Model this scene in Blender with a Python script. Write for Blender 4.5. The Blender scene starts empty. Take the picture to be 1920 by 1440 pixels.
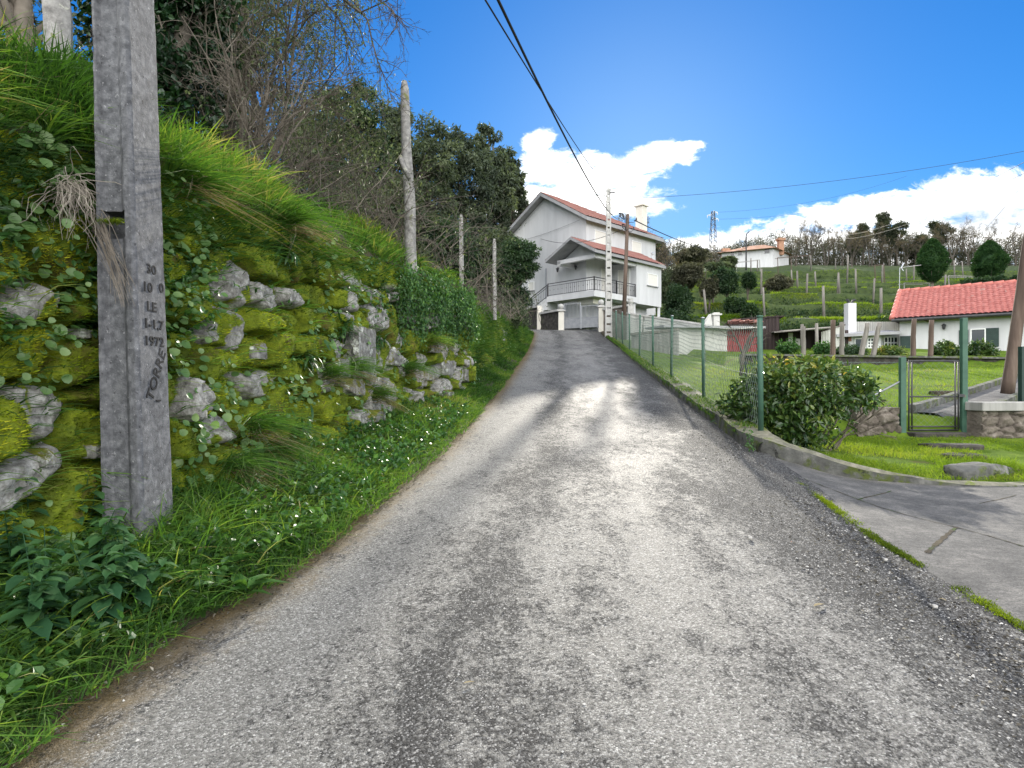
import bpy, math
import numpy as np
from mathutils import Vector

# ------------------------------------------------------------------ basics
SC = bpy.context.scene
COL = SC.collection
rng = np.random.default_rng(11)
F, EYE = 1160.0, 1.6            # focal length in photo pixels, eye height
R = math.radians
DENOISE = True


def P(px, py, d):
    """real point seen at a photo position, d metres ahead"""
    return np.array([(px - 960) / F * d, d, EYE + (720 - py) / F * d])


def X(px, d):
    return (px - 960) / F * d


def Zp(py, d):
    return EYE + (720 - py) / F * d


def unit(v):
    v = np.asarray(v, float)
    n = np.linalg.norm(v, axis=-1, keepdims=True)
    return v / np.maximum(n, 1e-9)


def sstep(a, b, x):
    t = np.clip((np.asarray(x, float) - a) / (b - a), 0, 1)
    return t * t * (3 - 2 * t)


# ---- value noise
_perm = np.random.default_rng(5).random((64, 64, 64)).astype(np.float32)


def vnoise(x, y, z=0.0):
    x, y, z = np.broadcast_arrays(np.asarray(x, float), np.asarray(y, float), np.asarray(z, float))
    xi, yi, zi = np.floor(x).astype(int), np.floor(y).astype(int), np.floor(z).astype(int)
    fx, fy, fz = x - xi, y - yi, z - zi
    fx, fy, fz = [f * f * (3 - 2 * f) for f in (fx, fy, fz)]
    o = 0
    for dx in (0, 1):
        for dy in (0, 1):
            for dz in (0, 1):
                w = (fx if dx else 1 - fx) * (fy if dy else 1 - fy) * (fz if dz else 1 - fz)
                o = o + w * _perm[(xi + dx) & 63, (yi + dy) & 63, (zi + dz) & 63]
    return o


def fbm(x, y, z=0.0, oct=4):
    o, a, s, t = 0, 1.0, 1.0, 0
    for k in range(oct):
        o = o + a * vnoise(np.asarray(x) * s + 7.3 * k, np.asarray(y) * s + 3.1 * k, np.asarray(z) * s)
        t += a
        a *= .5
        s *= 2.03
    return o / t


# ------------------------------------------------------------------ mesh building
class MB:
    def __init__(s):
        s.V, s.Fc, s.T, s.n = [], [], [], 0

    def add(s, V, faces, tint=0.5, mi=0):
        V = np.asarray(V, float).reshape(-1, 3)
        if isinstance(faces, np.ndarray):
            faces = [faces]
        for f in faces:
            f = np.atleast_2d(np.asarray(f, np.int64))
            s.Fc.append((f + s.n, mi))
        t = np.broadcast_to(np.asarray(tint, float), (len(V),)) if np.ndim(tint) < 2 else tint
        s.V.append(V)
        s.T.append(np.array(t, float))
        s.n += len(V)

    # ---- primitives
    def hexa(s, c, tint=.5, mi=0):
        """c: 8 corners, bottom ring 0-3 then top ring 4-7"""
        s.add(c, np.array([[0, 3, 2, 1], [4, 5, 6, 7], [0, 1, 5, 4], [1, 2, 6, 5], [2, 3, 7, 6], [3, 0, 4, 7]]), tint, mi)

    def box(s, c, size, Rm=None, tint=.5, mi=0):
        h = np.asarray(size, float) / 2
        k = np.array([[-1, -1, -1], [1, -1, -1], [1, 1, -1], [-1, 1, -1], [-1, -1, 1], [1, -1, 1], [1, 1, 1], [-1, 1, 1]]) * h
        if Rm is not None:
            k = k @ np.asarray(Rm).T
        s.hexa(k + np.asarray(c, float), tint, mi)

    def beam(s, a, b, w, h=None, tint=.5, mi=0, up=(0, 0, 1)):
        a, b = np.asarray(a, float), np.asarray(b, float)
        h = w if h is None else h
        d = unit(b - a)
        u = np.cross(d, up)
        if np.linalg.norm(u) < 1e-3:
            u = np.cross(d, (1, 0, 0))
        u = unit(u)
        v = np.cross(u, d)
        c = []
        for q in (a, b):
            for i, j in ((-1, -1), (1, -1), (1, 1), (-1, 1)):
                c.append(q + u * i * w / 2 + v * j * h / 2)
        s.hexa(np.array(c), tint, mi)

    def tube(s, path, rad, sides=6, cap=True, tint=.5, mi=0):
        path = np.asarray(path, float)
        n = len(path)
        rad = np.broadcast_to(np.asarray(rad, float), (n,))
        t = np.gradient(path, axis=0)
        t = unit(t)
        ref = np.array([0, 0, 1.0]) if abs(t[0][2]) < .9 else np.array([1.0, 0, 0])
        u = unit(np.cross(t, ref))
        v = np.cross(t, u)
        a = np.arange(sides) * 2 * math.pi / sides
        V = path[:, None, :] + rad[:, None, None] * (np.cos(a)[None, :, None] * u[:, None, :] + np.sin(a)[None, :, None] * v[:, None, :])
        i = np.arange(n - 1)[:, None] * sides
        j = np.arange(sides)[None, :]
        j2 = (j + 1) % sides
        q = np.stack([i + j, i + sides + j, i + sides + j2, i + j2], -1).reshape(-1, 4)
        fs = [q]
        if cap:
            fs.append(np.arange(sides)[None, :])
            fs.append((n - 1) * sides + np.arange(sides)[::-1][None, :])
        s.add(V.reshape(-1, 3), fs, tint, mi)

    def lathe(s, c, prof, sides=16, tint=.5, mi=0):
        """prof: (r, z) list around vertical axis at c"""
        a = np.arange(sides) * 2 * math.pi / sides
        V = np.array([[r * math.cos(t), r * math.sin(t), z] for r, z in prof for t in a]) + np.asarray(c, float)
        n = len(prof)
        i = np.arange(n - 1)[:, None] * sides
        j = np.arange(sides)[None, :]
        j2 = (j + 1) % sides
        q = np.stack([i + j, i + j2, i + sides + j2, i + sides + j], -1).reshape(-1, 4)
        s.add(V, [q, np.arange(sides)[::-1][None, :], (n - 1) * sides + np.arange(sides)[None, :]], tint, mi)

    def grid(s, Pts, tint=.5, mi=0, mask=None, flip=False):
        """Pts (m,n,3)"""
        m, n = Pts.shape[:2]
        i = np.arange(m - 1)[:, None] * n
        j = np.arange(n - 1)[None, :]
        q = np.stack([i + j, i + j + 1, i + n + j + 1, i + n + j], -1).reshape(-1, 4)
        if flip:
            q = q[:, ::-1]
        if mask is not None:
            q = q[mask.reshape(-1)]
        s.add(Pts.reshape(-1, 3), q, np.asarray(tint).reshape(-1) if np.ndim(tint) else tint, mi)

    def prism(s, poly, off, tint=.5, mi=0):
        """polygon (k,3) extruded by vector off"""
        poly = np.asarray(poly, float)
        k = len(poly)
        V = np.concatenate([poly, poly + np.asarray(off, float)])
        fs = [np.arange(k)[::-1][None, :], (np.arange(k) + k)[None, :]]
        i = np.arange(k)
        j = (i + 1) % k
        fs.append(np.stack([i, j, j + k, i + k], -1))
        s.add(V, fs, tint, mi)


OFF = {}


def mesh_data(mb, name, mats, off=(0, 0, 0), smooth=False):
    V = (np.concatenate(mb.V) - np.asarray(off, float)).astype(np.float32)
    me = bpy.data.meshes.new(name)
    loops = np.concatenate([f.reshape(-1) for f, _ in mb.Fc]).astype(np.int32)
    tot = np.concatenate([np.full(len(f), f.shape[1]) for f, _ in mb.Fc]).astype(np.int32)
    mi = np.concatenate([np.full(len(f), m) for f, m in mb.Fc]).astype(np.int32)
    start = np.concatenate([[0], np.cumsum(tot)[:-1]]).astype(np.int32)
    me.vertices.add(len(V))
    me.vertices.foreach_set('co', V.reshape(-1))
    me.loops.add(len(loops))
    me.loops.foreach_set('vertex_index', loops)
    me.polygons.add(len(tot))
    me.polygons.foreach_set('loop_start', start)
    me.polygons.foreach_set('loop_total', tot)
    me.polygons.foreach_set('material_index', mi)
    me.polygons.foreach_set('use_smooth', np.full(len(tot), bool(smooth)))
    at = me.attributes.new('tint', 'FLOAT', 'POINT')
    at.data.foreach_set('value', np.concatenate(mb.T).astype(np.float32))
    me.update(calc_edges=True)
    me.validate(verbose=False)
    for m in (mats if isinstance(mats, (list, tuple)) else [mats]):
        me.materials.append(M[m] if isinstance(m, str) else m)
    return me


def tag(o, label=None, cat=None, group=None, kind=None):
    if label:
        o['label'] = label
    if cat:
        o['category'] = cat
    if group:
        o['group'] = group
    if kind:
        o['kind'] = kind
    return o


def obj(name, mb, mats, parent=None, smooth=False, label=None, cat=None, group=None, kind=None, bevel=0, origin=None):
    off = OFF[parent.name] if parent is not None else (np.zeros(3) if origin is None else np.asarray(origin, float))
    me = mesh_data(mb, name, mats, off, smooth)
    o = bpy.data.objects.new(name, me)
    COL.objects.link(o)
    if parent is not None:
        o.parent = parent
    elif origin is not None:
        o.location = origin
    OFF[o.name] = np.asarray(off, float)
    if bevel:
        b = o.modifiers.new('bevel', 'BEVEL')
        b.width = bevel
        b.segments = 2
        b.limit_method = 'ANGLE'
    return tag(o, label, cat, group, kind)


def thing(name, label, cat, loc=(0, 0, 0), group=None):
    o = bpy.data.objects.new(name, None)
    o.empty_display_size = .2
    COL.objects.link(o)
    o.location = loc
    OFF[o.name] = np.asarray(loc, float)
    return tag(o, label, cat, group)


def dup(root, loc, rz=0.0, scale=1.0, label=None, group=None):
    """copy of a thing with copies of its parts and sub-parts"""
    def rec(o, par):
        c = o.copy()
        COL.objects.link(c)
        if par is not None:
            c.parent = par
        for ch in list(o.children):
            rec(ch, c)
        return c
    r = rec(root, None)
    r.location = loc
    r.rotation_euler = (0, 0, rz)
    r.scale = (scale,) * 3 if np.ndim(scale) == 0 else scale
    if label:
        r['label'] = label
    if group:
        r['group'] = group
    return r


ORD = 'first second third fourth fifth sixth seventh eighth ninth tenth eleventh twelfth thirteenth fourteenth fifteenth sixteenth seventeenth eighteenth nineteenth twentieth'.split()

# ---- foliage primitives -------------------------------------------------


def blades(mb, pts, up, L, W, lean=.35, droop=.5, segs=3, tint=.5, tvar=.15, pref=None):
    """curved tapering grass blades"""
    n = len(pts)
    if n == 0:
        return
    pts = np.asarray(pts, float)
    up = np.broadcast_to(np.asarray(up, float), (n, 3))
    a = rng.random(n) * 2 * math.pi
    h = np.stack([np.cos(a), np.sin(a), np.zeros(n)], -1)
    if pref is not None:
        h = unit(h + np.asarray(pref, float))
    d0 = unit(up + h * (lean * rng.random(n))[:, None])
    L = np.broadcast_to(L, (n,)) * (.55 + .75 * rng.random(n))
    W = np.broadcast_to(W, (n,)) * (.6 + .8 * rng.random(n))
    side = unit(np.cross(d0, h) + .4 * rng.normal(size=(n, 3)))
    dr = droop * (.3 + rng.random(n))
    t = np.linspace(0, 1, segs + 1)
    cent = pts[:, None, :] + d0[:, None, :] * (L[:, None] * t)[:, :, None] \
        + (h * .75 + np.array([0, 0, -.62]))[:, None, :] * ((L * dr)[:, None] * t ** 2)[:, :, None]
    wt = (1 - t[:-1] ** 1.6)
    wt = wt * .5
    lft = cent[:, :-1] - side[:, None, :] * (W[:, None] * wt)[:, :, None]
    rgt = cent[:, :-1] + side[:, None, :] * (W[:, None] * wt)[:, :, None]
    k = 2 * segs + 1
    V = np.empty((n, k, 3))
    V[:, 0:2 * segs:2] = lft
    V[:, 1:2 * segs:2] = rgt
    V[:, -1] = cent[:, -1]
    b = np.arange(n)[:, None] * k
    qs = [np.stack([b[:, 0] + 2 * i, b[:, 0] + 2 * i + 1, b[:, 0] + 2 * i + 3, b[:, 0] + 2 * i + 2], -1) for i in range(segs - 1)]
    tri = np.stack([b[:, 0] + 2 * segs - 2, b[:, 0] + 2 * segs - 1, b[:, 0] + 2 * segs], -1)
    tt = np.clip(np.broadcast_to(tint, (n,)) + tvar * rng.normal(size=n), 0, 1)
    mb.add(V.reshape(-1, 3), ([np.concatenate(qs)] if qs else []) + [tri], np.repeat(tt, k))


def tufts(mb, cents, per, r, L, W, lean=.5, droop=.6, segs=3, tint=.5, tvar=.1, tilt=None):
    """tufts of blades fanning out from each centre"""
    m = len(cents)
    c = np.repeat(np.asarray(cents, float), per, 0)
    a = rng.random(m * per) * 2 * math.pi
    q = rng.random(m * per) ** .6
    rad = np.stack([np.cos(a), np.sin(a), 0 * a], -1)
    rr = np.repeat(np.broadcast_to(r, (m,)), per)
    up = np.array([0, 0, 1.0]) + rad * (lean * q * .8)[:, None]
    if tilt is not None:
        up = up + np.repeat(np.broadcast_to(tilt, (m, 3)), per, 0)
    LL = np.repeat(np.broadcast_to(L, (m,)) * (.65 + .7 * rng.random(m)), per)
    WW = np.repeat(np.broadcast_to(W, (m,)), per)
    tt = np.repeat(np.clip(np.broadcast_to(tint, (m,)) + .09 * rng.normal(size=m), 0, 1), per)
    blades(mb, c + rad * (rr * q)[:, None], unit(up), LL, WW, .35, droop, segs, tint=tt, tvar=tvar, pref=rad * 1.3)


def leaves(mb, pts, axis, nrm, L, W, tint=.5, tvar=.15, fold=.18, curl=.15, shape=4):
    """leaf blades: shape 4 = folded rhombus, 6 = fuller leaf with midrib"""
    n = len(pts)
    if n == 0:
        return
    pts = np.asarray(pts, float)
    ax = unit(axis)
    sd = unit(np.cross(ax, nrm))
    up = np.cross(sd, ax)
    L = (np.broadcast_to(L, (n,)))[:, None]
    W = (np.broadcast_to(W, (n,)))[:, None]
    tt = np.clip(np.broadcast_to(tint, (n,)) + tvar * rng.normal(size=n), 0, 1)
    if shape == 4:
        V = np.stack([pts, pts + ax * L * .45 - sd * W * .5 + up * W * fold, pts + ax * L - up * L * curl, pts + ax * L * .45 + sd * W * .5 + up * W * fold], 1)
        b = np.arange(n)[:, None] * 4
        f = [np.concatenate([b + np.array([[0, 3, 2]]), b + np.array([[0, 2, 1]])])]
        k = 4
    else:
        V = np.stack([pts, pts + ax * L * .28 - sd * W * .42 + up * W * fold, pts + ax * L * .66 - sd * W * .40 + up * (W * fold - L * curl * .4),
                      pts + ax * L - up * L * curl, pts + ax * L * .66 + sd * W * .40 + up * (W * fold - L * curl * .4),
                      pts + ax * L * .28 + sd * W * .42 + up * W * fold, pts + ax * L * .5 - up * L * curl * .15], 1)
        b = np.arange(n)[:, None] * 7
        f = [np.concatenate([b + np.array([q]) for q in ([0, 5, 6], [5, 4, 6], [4, 3, 6], [3, 2, 6], [2, 1, 6], [1, 0, 6])])]
        k = 7
    mb.add(V.reshape(-1, 3), f, np.repeat(tt, k))


def rdir(n, zb=0.0):
    v = rng.normal(size=(n, 3))
    v[:, 2] += zb
    return unit(v)


def clumps(mb, cents, rad, per, L, W, tint=.5, tvar=.12, cvar=.15, zb=0.0, flat=.8, shape=4, droop=0.0, core=.0):
    """leaf clusters round each centre"""
    cents = np.asarray(cents, float)
    m = len(cents)
    rad = np.broadcast_to(rad, (m,))
    ct = np.clip(np.broadcast_to(tint, (m,)) + cvar * rng.normal(size=m), 0, 1)
    c = np.repeat(cents, per, 0)
    d = rdir(m * per)
    rr = np.repeat(rad, per) * (core + (1 - core) * rng.random(m * per) ** .5)
    p = c + d * rr[:, None] * np.array([1, 1, flat])
    ax = unit(d * .8 + rng.normal(size=d.shape) * .6 + np.array([0, 0, -droop]))
    nm = unit(rng.normal(size=d.shape) * .7 + np.array([0, 0, 1.0]) + d * .4)
    leaves(mb, p, ax, nm, L * (.6 + .8 * rng.random(len(p))), W * (.6 + .8 * rng.random(len(p))), np.repeat(ct, per), tvar, shape=shape)


def grow(mb, p, d, L, r, lvl, spec, tips, sides=6, tint=.5):
    """recursive branching; spec: dict with wander, nch, ratio, angle, up, minr"""
    n = spec.get('n', 5) if lvl > 0 else 3
    pts = [np.asarray(p, float)]
    dd = unit(d)
    for k in range(n):
        dd = unit(dd + rng.normal(size=3) * spec['wander'] + np.array([0, 0, spec.get('up', 0)]))
        pts.append(pts[-1] + dd * L / n)
    pts = np.array(pts)
    rad = np.linspace(r, r * (spec.get('taper', .55) if lvl > 0 else .35), n + 1)
    mb.tube(pts, rad, max(3, sides), cap=False, tint=tint)
    tips.append((pts[-1], dd, lvl))
    if lvl == 0:
        return
    nc = spec['nch'][lvl - 1] if isinstance(spec['nch'], (list, tuple)) else spec['nch']
    for k in range(nc):
        t = spec.get('start', .3) + (1 - spec.get('start', .3)) * (k + rng.random()) / nc
        q = t * n
        i = min(int(q), n - 1)
        bp = pts[i] + (pts[i + 1] - pts[i]) * (q - i)
        bd = unit(pts[i + 1] - pts[i])
        ang = R(spec['angle']) * (.6 + .7 * rng.random())
        az = rng.random() * 2 * math.pi
        u = unit(np.cross(bd, (.3, .2, 1)))
        v = np.cross(bd, u)
        nd = bd * math.cos(ang) + (u * math.cos(az) + v * math.sin(az)) * math.sin(ang)
        br = max(rad[i] * spec.get('rr', .55), spec.get('minr', .003))
        grow(mb, bp, nd, L * spec['ratio'] * (.7 + .5 * rng.random()) * (1.1 - .45 * t), br, lvl - 1, spec, tips, sides - 1, tint)


# ------------------------------------------------------------------ materials
M = {}


class NT:
    def __init__(s, tree):
        s.t = tree
        s.nodes = tree.nodes
        s.links = tree.links

    def n(s, typ, **kw):
        nd = s.nodes.new(typ)
        for k, v in kw.items():
            setattr(nd, k, v)
        return nd

    def put(s, sock, v):
        if v is None:
            return
        if isinstance(v, bpy.types.NodeSocket):
            s.links.new(v, sock)
        else:
            if sock.type == 'RGBA' and len(v) == 3:
                v = (*v, 1)
            sock.default_value = v

    def m(s, op, a, b=None, c=None, clamp=False):
        nd = s.n('ShaderNodeMath', operation=op, use_clamp=clamp)
        s.put(nd.inputs[0], a)
        s.put(nd.inputs[1], b)
        s.put(nd.inputs[2], c)
        return nd.outputs[0]

    def ss(s, a, b, x):
        nd = s.n('ShaderNodeMapRange', interpolation_type='SMOOTHSTEP')
        s.put(nd.inputs['Value'], x)
        nd.inputs['From Min'].default_value = a
        nd.inputs['From Max'].default_value = b
        return nd.outputs[0]

    def noise(s, vec, scale, detail=4, rough=.55, dist=0.0, out=0):
        nd = s.n('ShaderNodeTexNoise')
        s.put(nd.inputs['Vector'], vec)
        nd.inputs['Scale'].default_value = scale
        nd.inputs['Detail'].default_value = detail
        nd.inputs['Roughness'].default_value = rough
        nd.inputs['Distortion'].default_value = dist
        return nd.outputs[out]

    def vor(s, vec, scale, feature='F1', out='Distance', rnd=1.0):
        nd = s.n('ShaderNodeTexVoronoi', feature=feature)
        s.put(nd.inputs['Vector'], vec)
        nd.inputs['Scale'].default_value = scale
        nd.inputs['Randomness'].default_value = rnd
        return nd.outputs[out]

    def ramp(s, fac, stops, interp='LINEAR'):
        nd = s.n('ShaderNodeValToRGB')
        e = nd.color_ramp
        e.interpolation = interp
        while len(e.elements) < len(stops):
            e.elements.new(.5)
        for el, (p, c) in zip(e.elements, stops):
            el.position = p
            el.color = (*c, 1)
        s.put(nd.inputs[0], fac)
        return nd.outputs[0]

    def mix(s, fac, a, b, mode='MIX'):
        nd = s.n('ShaderNodeMix', data_type='RGBA', blend_type=mode)
        s.put(nd.inputs[0], fac)
        s.put(nd.inputs[6], a)
        s.put(nd.inputs[7], b)
        return nd.outputs[2]

    def bump(s, h, strength=.5, dist=.02, nrm=None):
        nd = s.n('ShaderNodeBump')
        s.put(nd.inputs['Height'], h)
        nd.inputs['Strength'].default_value = strength
        nd.inputs['Distance'].default_value = dist
        s.put(nd.inputs['Normal'], nrm)
        return nd.outputs[0]

    def mapping(s, vec, scale=(1, 1, 1), rot=(0, 0, 0)):
        nd = s.n('ShaderNodeMapping')
        s.put(nd.inputs[0], vec)
        nd.inputs['Scale'].default_value = scale
        nd.inputs['Rotation'].default_value = rot
        return nd.outputs[0]

    def attr(s, name='tint'):
        return s.n('ShaderNodeAttribute', attribute_name=name).outputs['Fac']


def newmat(name):
    m = bpy.data.materials.new(name)
    m.use_nodes = True
    nt = NT(m.node_tree)
    b = nt.nodes['Principled BSDF']
    b.inputs['Specular IOR Level'].default_value = .35
    M[name] = m
    obc = nt.n('ShaderNodeTexCoord').outputs['Object']
    return nt, b, obc


def mottle(name, stops, scale=4, rough=.85, bump=.3, bscale=30, bdist=.01, metal=0.0, detail=6, stretch=(1, 1, 1), spots=None, spec=.35):
    """noise-mottled surface; spots = (colour, scale, threshold, softness) for lichen, rust or dirt patches"""
    nt, b, c = newmat(name)
    v = nt.mapping(c, stretch)
    n1 = nt.noise(v, scale, detail, .6)
    col = nt.ramp(n1, stops)
    if spots:
        for (sc, ss, th, so) in spots:
            n2 = nt.noise(v, ss, 5, .65, .4)
            col = nt.mix(nt.ss(th, th + so, n2), col, sc)
    nt.put(b.inputs['Base Color'], col)
    b.inputs['Roughness'].default_value = rough
    b.inputs['Metallic'].default_value = metal
    b.inputs['Specular IOR Level'].default_value = spec
    if bump:
        h = nt.noise(v, bscale, 6, .65)
        nt.put(b.inputs['Normal'], nt.bump(h, bump, bdist))
    return M[name]


def leafmat(name, stops, transl=.4, rough=.45, spec=.35, tcol=(1.2, 1.25, .6), vein=0):
    nt, b, c = newmat(name)
    t = nt.attr()
    n = nt.noise(c, 9.0, 3)
    f = nt.m('ADD', t, nt.m('MULTIPLY', nt.m('SUBTRACT', n, .5), .35))
    col = nt.ramp(f, stops)
    nt.put(b.inputs['Base Color'], col)
    b.inputs['Roughness'].default_value = rough
    b.inputs['Specular IOR Level'].default_value = spec
    tr = nt.n('ShaderNodeBsdfTranslucent')
    nt.put(tr.inputs[0], nt.mix(1.0, col, tcol, 'MULTIPLY'))
    mx = nt.n('ShaderNodeMixShader')
    mx.inputs[0].default_value = transl
    nt.links.new(b.outputs[0], mx.inputs[1])
    nt.links.new(tr.outputs[0], mx.inputs[2])
    nt.links.new(mx.outputs[0], nt.nodes['Material Output'].inputs[0])
    return M[name]


# foliage
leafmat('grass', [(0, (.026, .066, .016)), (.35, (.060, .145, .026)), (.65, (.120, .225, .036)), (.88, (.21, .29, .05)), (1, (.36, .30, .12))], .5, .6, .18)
leafmat('grass_lit_colour', [(0, (.09, .16, .010)), (.5, (.19, .28, .026)), (.85, (.29, .34, .045)), (1, (.32, .30, .08))], .58, .7, .1)  # brighter copy of grass with its sunlit look put into the colour
leafmat('weed_leaf', [(0, (.020, .060, .020)), (.5, (.045, .120, .030)), (1, (.105, .210, .045))], .35, .4, .4)
leafmat('nettle_leaf', [(0, (.014, .050, .022)), (.5, (.030, .090, .036)), (1, (.07, .16, .045))], .3, .45, .35)
leafmat('pennywort_leaf', [(0, (.055, .13, .035)), (.5, (.12, .22, .07)), (1, (.23, .32, .13))], .35, .38, .4)
leafmat('moss_blade', [(0, (.05, .08, .008)), (.4, (.15, .21, .012)), (.75, (.29, .37, .016)), (1, (.40, .40, .03))], .3, .8, .1)
leafmat('ivy_leaf', [(0, (.006, .022, .009)), (.5, (.015, .045, .016)), (1, (.035, .08, .024))], .2, .35, .45)
leafmat('tree_leaf', [(0, (.042, .056, .036)), (.5, (.085, .112, .064)), (1, (.15, .18, .095))], .38, .55, .3)
leafmat('scrub_leaf', [(0, (.045, .047, .034)), (.5, (.092, .094, .064)), (1, (.16, .155, .10))], .3, .6, .2)
leafmat('eucalyptus_leaf', [(0, (.048, .064, .046)), (.5, (.095, .122, .082)), (1, (.16, .19, .12))], .38, .5, .3)
leafmat('dark_leaf', [(0, (.014, .036, .016)), (.5, (.034, .070, .028)), (1, (.068, .115, .042))], .28, .45, .35)
leafmat('camellia_leaf', [(0, (.018, .046, .014)), (.40, (.060, .115, .026)), (.62, (.14, .19, .042)), (.88, (.24, .24, .05)), (1, (.48, .34, .04))], .25, .28, .5)
leafmat('conifer_leaf', [(0, (.012, .040, .012)), (.5, (.026, .075, .018)), (1, (.055, .115, .028))], .25, .6, .25)
leafmat('pine_leaf', [(0, (.03, .042, .026)), (.5, (.065, .08, .048)), (1, (.12, .13, .075))], .35, .6, .25)
leafmat('dry_leaf', [(0, (.11, .085, .055)), (.5, (.22, .17, .10)), (1, (.42, .35, .22))], .3, .7, .2)
leafmat('litter_leaf', [(0, (.030, .026, .020)), (.45, (.085, .075, .060)), (.8, (.22, .20, .165)), (1, (.40, .37, .32))], .1, .8, .2)
# bark, twigs
mottle('bark', [(.3, (.030, .025, .020)), (.7, (.11, .095, .075))], 6, .9, .6, 25, .02, stretch=(1, 1, .3))
mottle('twig', [(.3, (.075, .062, .050)), (.7, (.21, .180, .145))], 5, .9, 0)
mottle('dark_twig', [(.3, (.040, .036, .030)), (.7, (.13, .112, .092))], 5, .9, 0)
mottle('dry_root', [(.3, (.19, .165, .135)), (.7, (.38, .34, .285))], 8, .9, 0)
# stone, concrete
mottle('granite', [(.28, (.20, .185, .17)), (.5, (.40, .385, .36)), (.72, (.62, .61, .58))], 9, .9, .7, 45, .015,
       spots=[((.70, .72, .68), 5, .57, .08), ((.075, .07, .06), 7, .62, .10), ((.16, .155, .03), 3.2, .60, .10)])
mottle('lichen_granite', [(.3, (.13, .125, .12)), (.5, (.26, .25, .24)), (.75, (.40, .39, .37))], 14, .92, .7, 60, .01,
       spots=[((.45, .45, .38), 11, .58, .08), ((.16, .17, .07), 5, .58, .1)])
mottle('concrete_post', [(.30, (.058, .060, .066)), (.5, (.110, .112, .121)), (.70, (.19, .193, .205))], 22, .88, .8, 110, .006,
       spots=[((.30, .30, .31), 50, .62, .06), ((.03, .03, .033), 34, .61, .08), ((.17, .172, .178), 4.5, .54, .2)], stretch=(1, 1, .95))
mottle('lettering_dirt_shade', [(.3, (.008, .008, .009)), (.7, (.020, .020, .022))], 20, .9, .3, 80, .004)  # dirt plus the recess shade of the letters, both put into this colour
mottle('pale_concrete', [(.3, (.34, .335, .32)), (.7, (.50, .49, .47))], 5, .85, .25, 60, .006)
mottle('kerb_stone', [(.3, (.05, .050, .045)), (.55, (.12, .12, .11)), (.75, (.25, .24, .22))], 5, .9, .7, 35, .02,
       spots=[((.075, .095, .02), 3.5, .50, .12), ((.02, .021, .018), 4.6, .58, .1)])
mottle('mossy_kerb_top', [(.3, (.10, .10, .07)), (.55, (.20, .19, .14)), (.75, (.34, .31, .26))], 8, .9, .7, 45, .02,
       spots=[((.13, .16, .03), 4, .52, .12), ((.05, .05, .04), 9, .6, .1)])
mottle('dark_stone', [(.3, (.020, .018, .016)), (.6, (.06, .054, .047)), (.8, (.14, .125, .11))], 5, .92, .8, 18, .04,
       spots=[((.05, .07, .02), 3, .58, .1)])
mottle('rubble_stone', [(.3, (.075, .06, .05)), (.55, (.17, .145, .12)), (.75, (.30, .27, .24))], 4, .92, .8, 20, .04)
mottle('soil', [(.3, (.030, .024, .016)), (.55, (.060, .048, .030)), (.75, (.10, .08, .05))], 6, .95, .8, 40, .03,
       spots=[((.04, .07, .012), 2.4, .52, .1)])
mottle('turf_soil', [(.3, (.022, .036, .010)), (.6, (.045, .068, .016)), (.8, (.080, .085, .030))], 1.6, .95, .8, 30, .03)
# painted, metal, wood
mottle('white_plaster', [(.3, (.49, .49, .50)), (.7, (.59, .59, .60))], 1.2, .85, .12, 60, .004, stretch=(1.6, 1.6, .3), spots=[((.46, .455, .43), 1.1, .58, .16), ((.40, .395, .37), 4.5, .66, .1)])
mottle('cream_plaster', [(.3, (.60, .57, .50)), (.7, (.70, .67, .60))], 1.2, .8, .12, 60, .004)
mottle('grey_eave', [(.3, (.25, .25, .26)), (.7, (.34, .34, .35))], 2, .75, .1, 40, .004)
mottle('stained_white', [(.3, (.35, .345, .33)), (.55, (.56, .55, .53)), (.75, (.66, .65, .63))], 1.4, .85, .2, 30, .006, stretch=(1.4, 1.4, .35),
       spots=[((.13, .13, .11), 2.4, .56, .12)])
mottle('weathered_white', [(.3, (.40, .40, .37)), (.7, (.60, .60, .56))], 2, .8, .2, 30, .006, stretch=(1, 1, .3), spots=[((.30, .29, .24), 3.2, .62, .1)])
mottle('concrete_panel', [(.3, (.17, .165, .155)), (.55, (.28, .275, .26)), (.75, (.40, .39, .37))], 2.2, .88, .35, 40, .008, stretch=(2.2, 2.2, .3))
mottle('roof_tile', [(.3, (.25, .070, .062)), (.5, (.34, .115, .10)), (.7, (.42, .17, .15))], 5, .8, .15, 40, .004, spots=[((.17, .06, .055), 9, .58, .1), ((.33, .22, .19), 3, .62, .1)])
mottle('old_roof_tile', [(.3, (.30, .16, .10)), (.7, (.46, .27, .18))], .8, .8, .2, 10, .02)
mottle('orange_tile', [(.3, (.20, .085, .068)), (.7, (.30, .15, .125))], 2.2, .75, .15, 40, .004)
mottle('ridge_tile', [(.3, (.40, .12, .095)), (.7, (.54, .20, .17))], 4, .75, .15, 40, .004)
mottle('green_paint', [(.3, (.035, .085, .060)), (.7, (.060, .130, .090))], 6, .5, .15, 60, .003, spots=[((.14, .09, .06), 9, .68, .05)])
mottle('dark_green_paint', [(.3, (.012, .030, .026)), (.7, (.022, .048, .040))], 5, .45, .1, 60, .002)
mottle('fence_wire', [(.3, (.07, .10, .085)), (.7, (.18, .22, .19))], 12, .6, 0, metal=.2)
mottle('dark_iron', [(.3, (.035, .035, .038)), (.7, (.075, .075, .08))], 8, .5, .1, 60, .002, metal=.3)
mottle('grey_metal', [(.3, (.22, .23, .25)), (.7, (.34, .35, .37))], 4, .5, .05, 40, .002, metal=.2)
mottle('galvanised', [(.3, (.34, .36, .38)), (.7, (.52, .54, .56))], 6, .45, .05, 60, .002, metal=.6)
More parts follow.
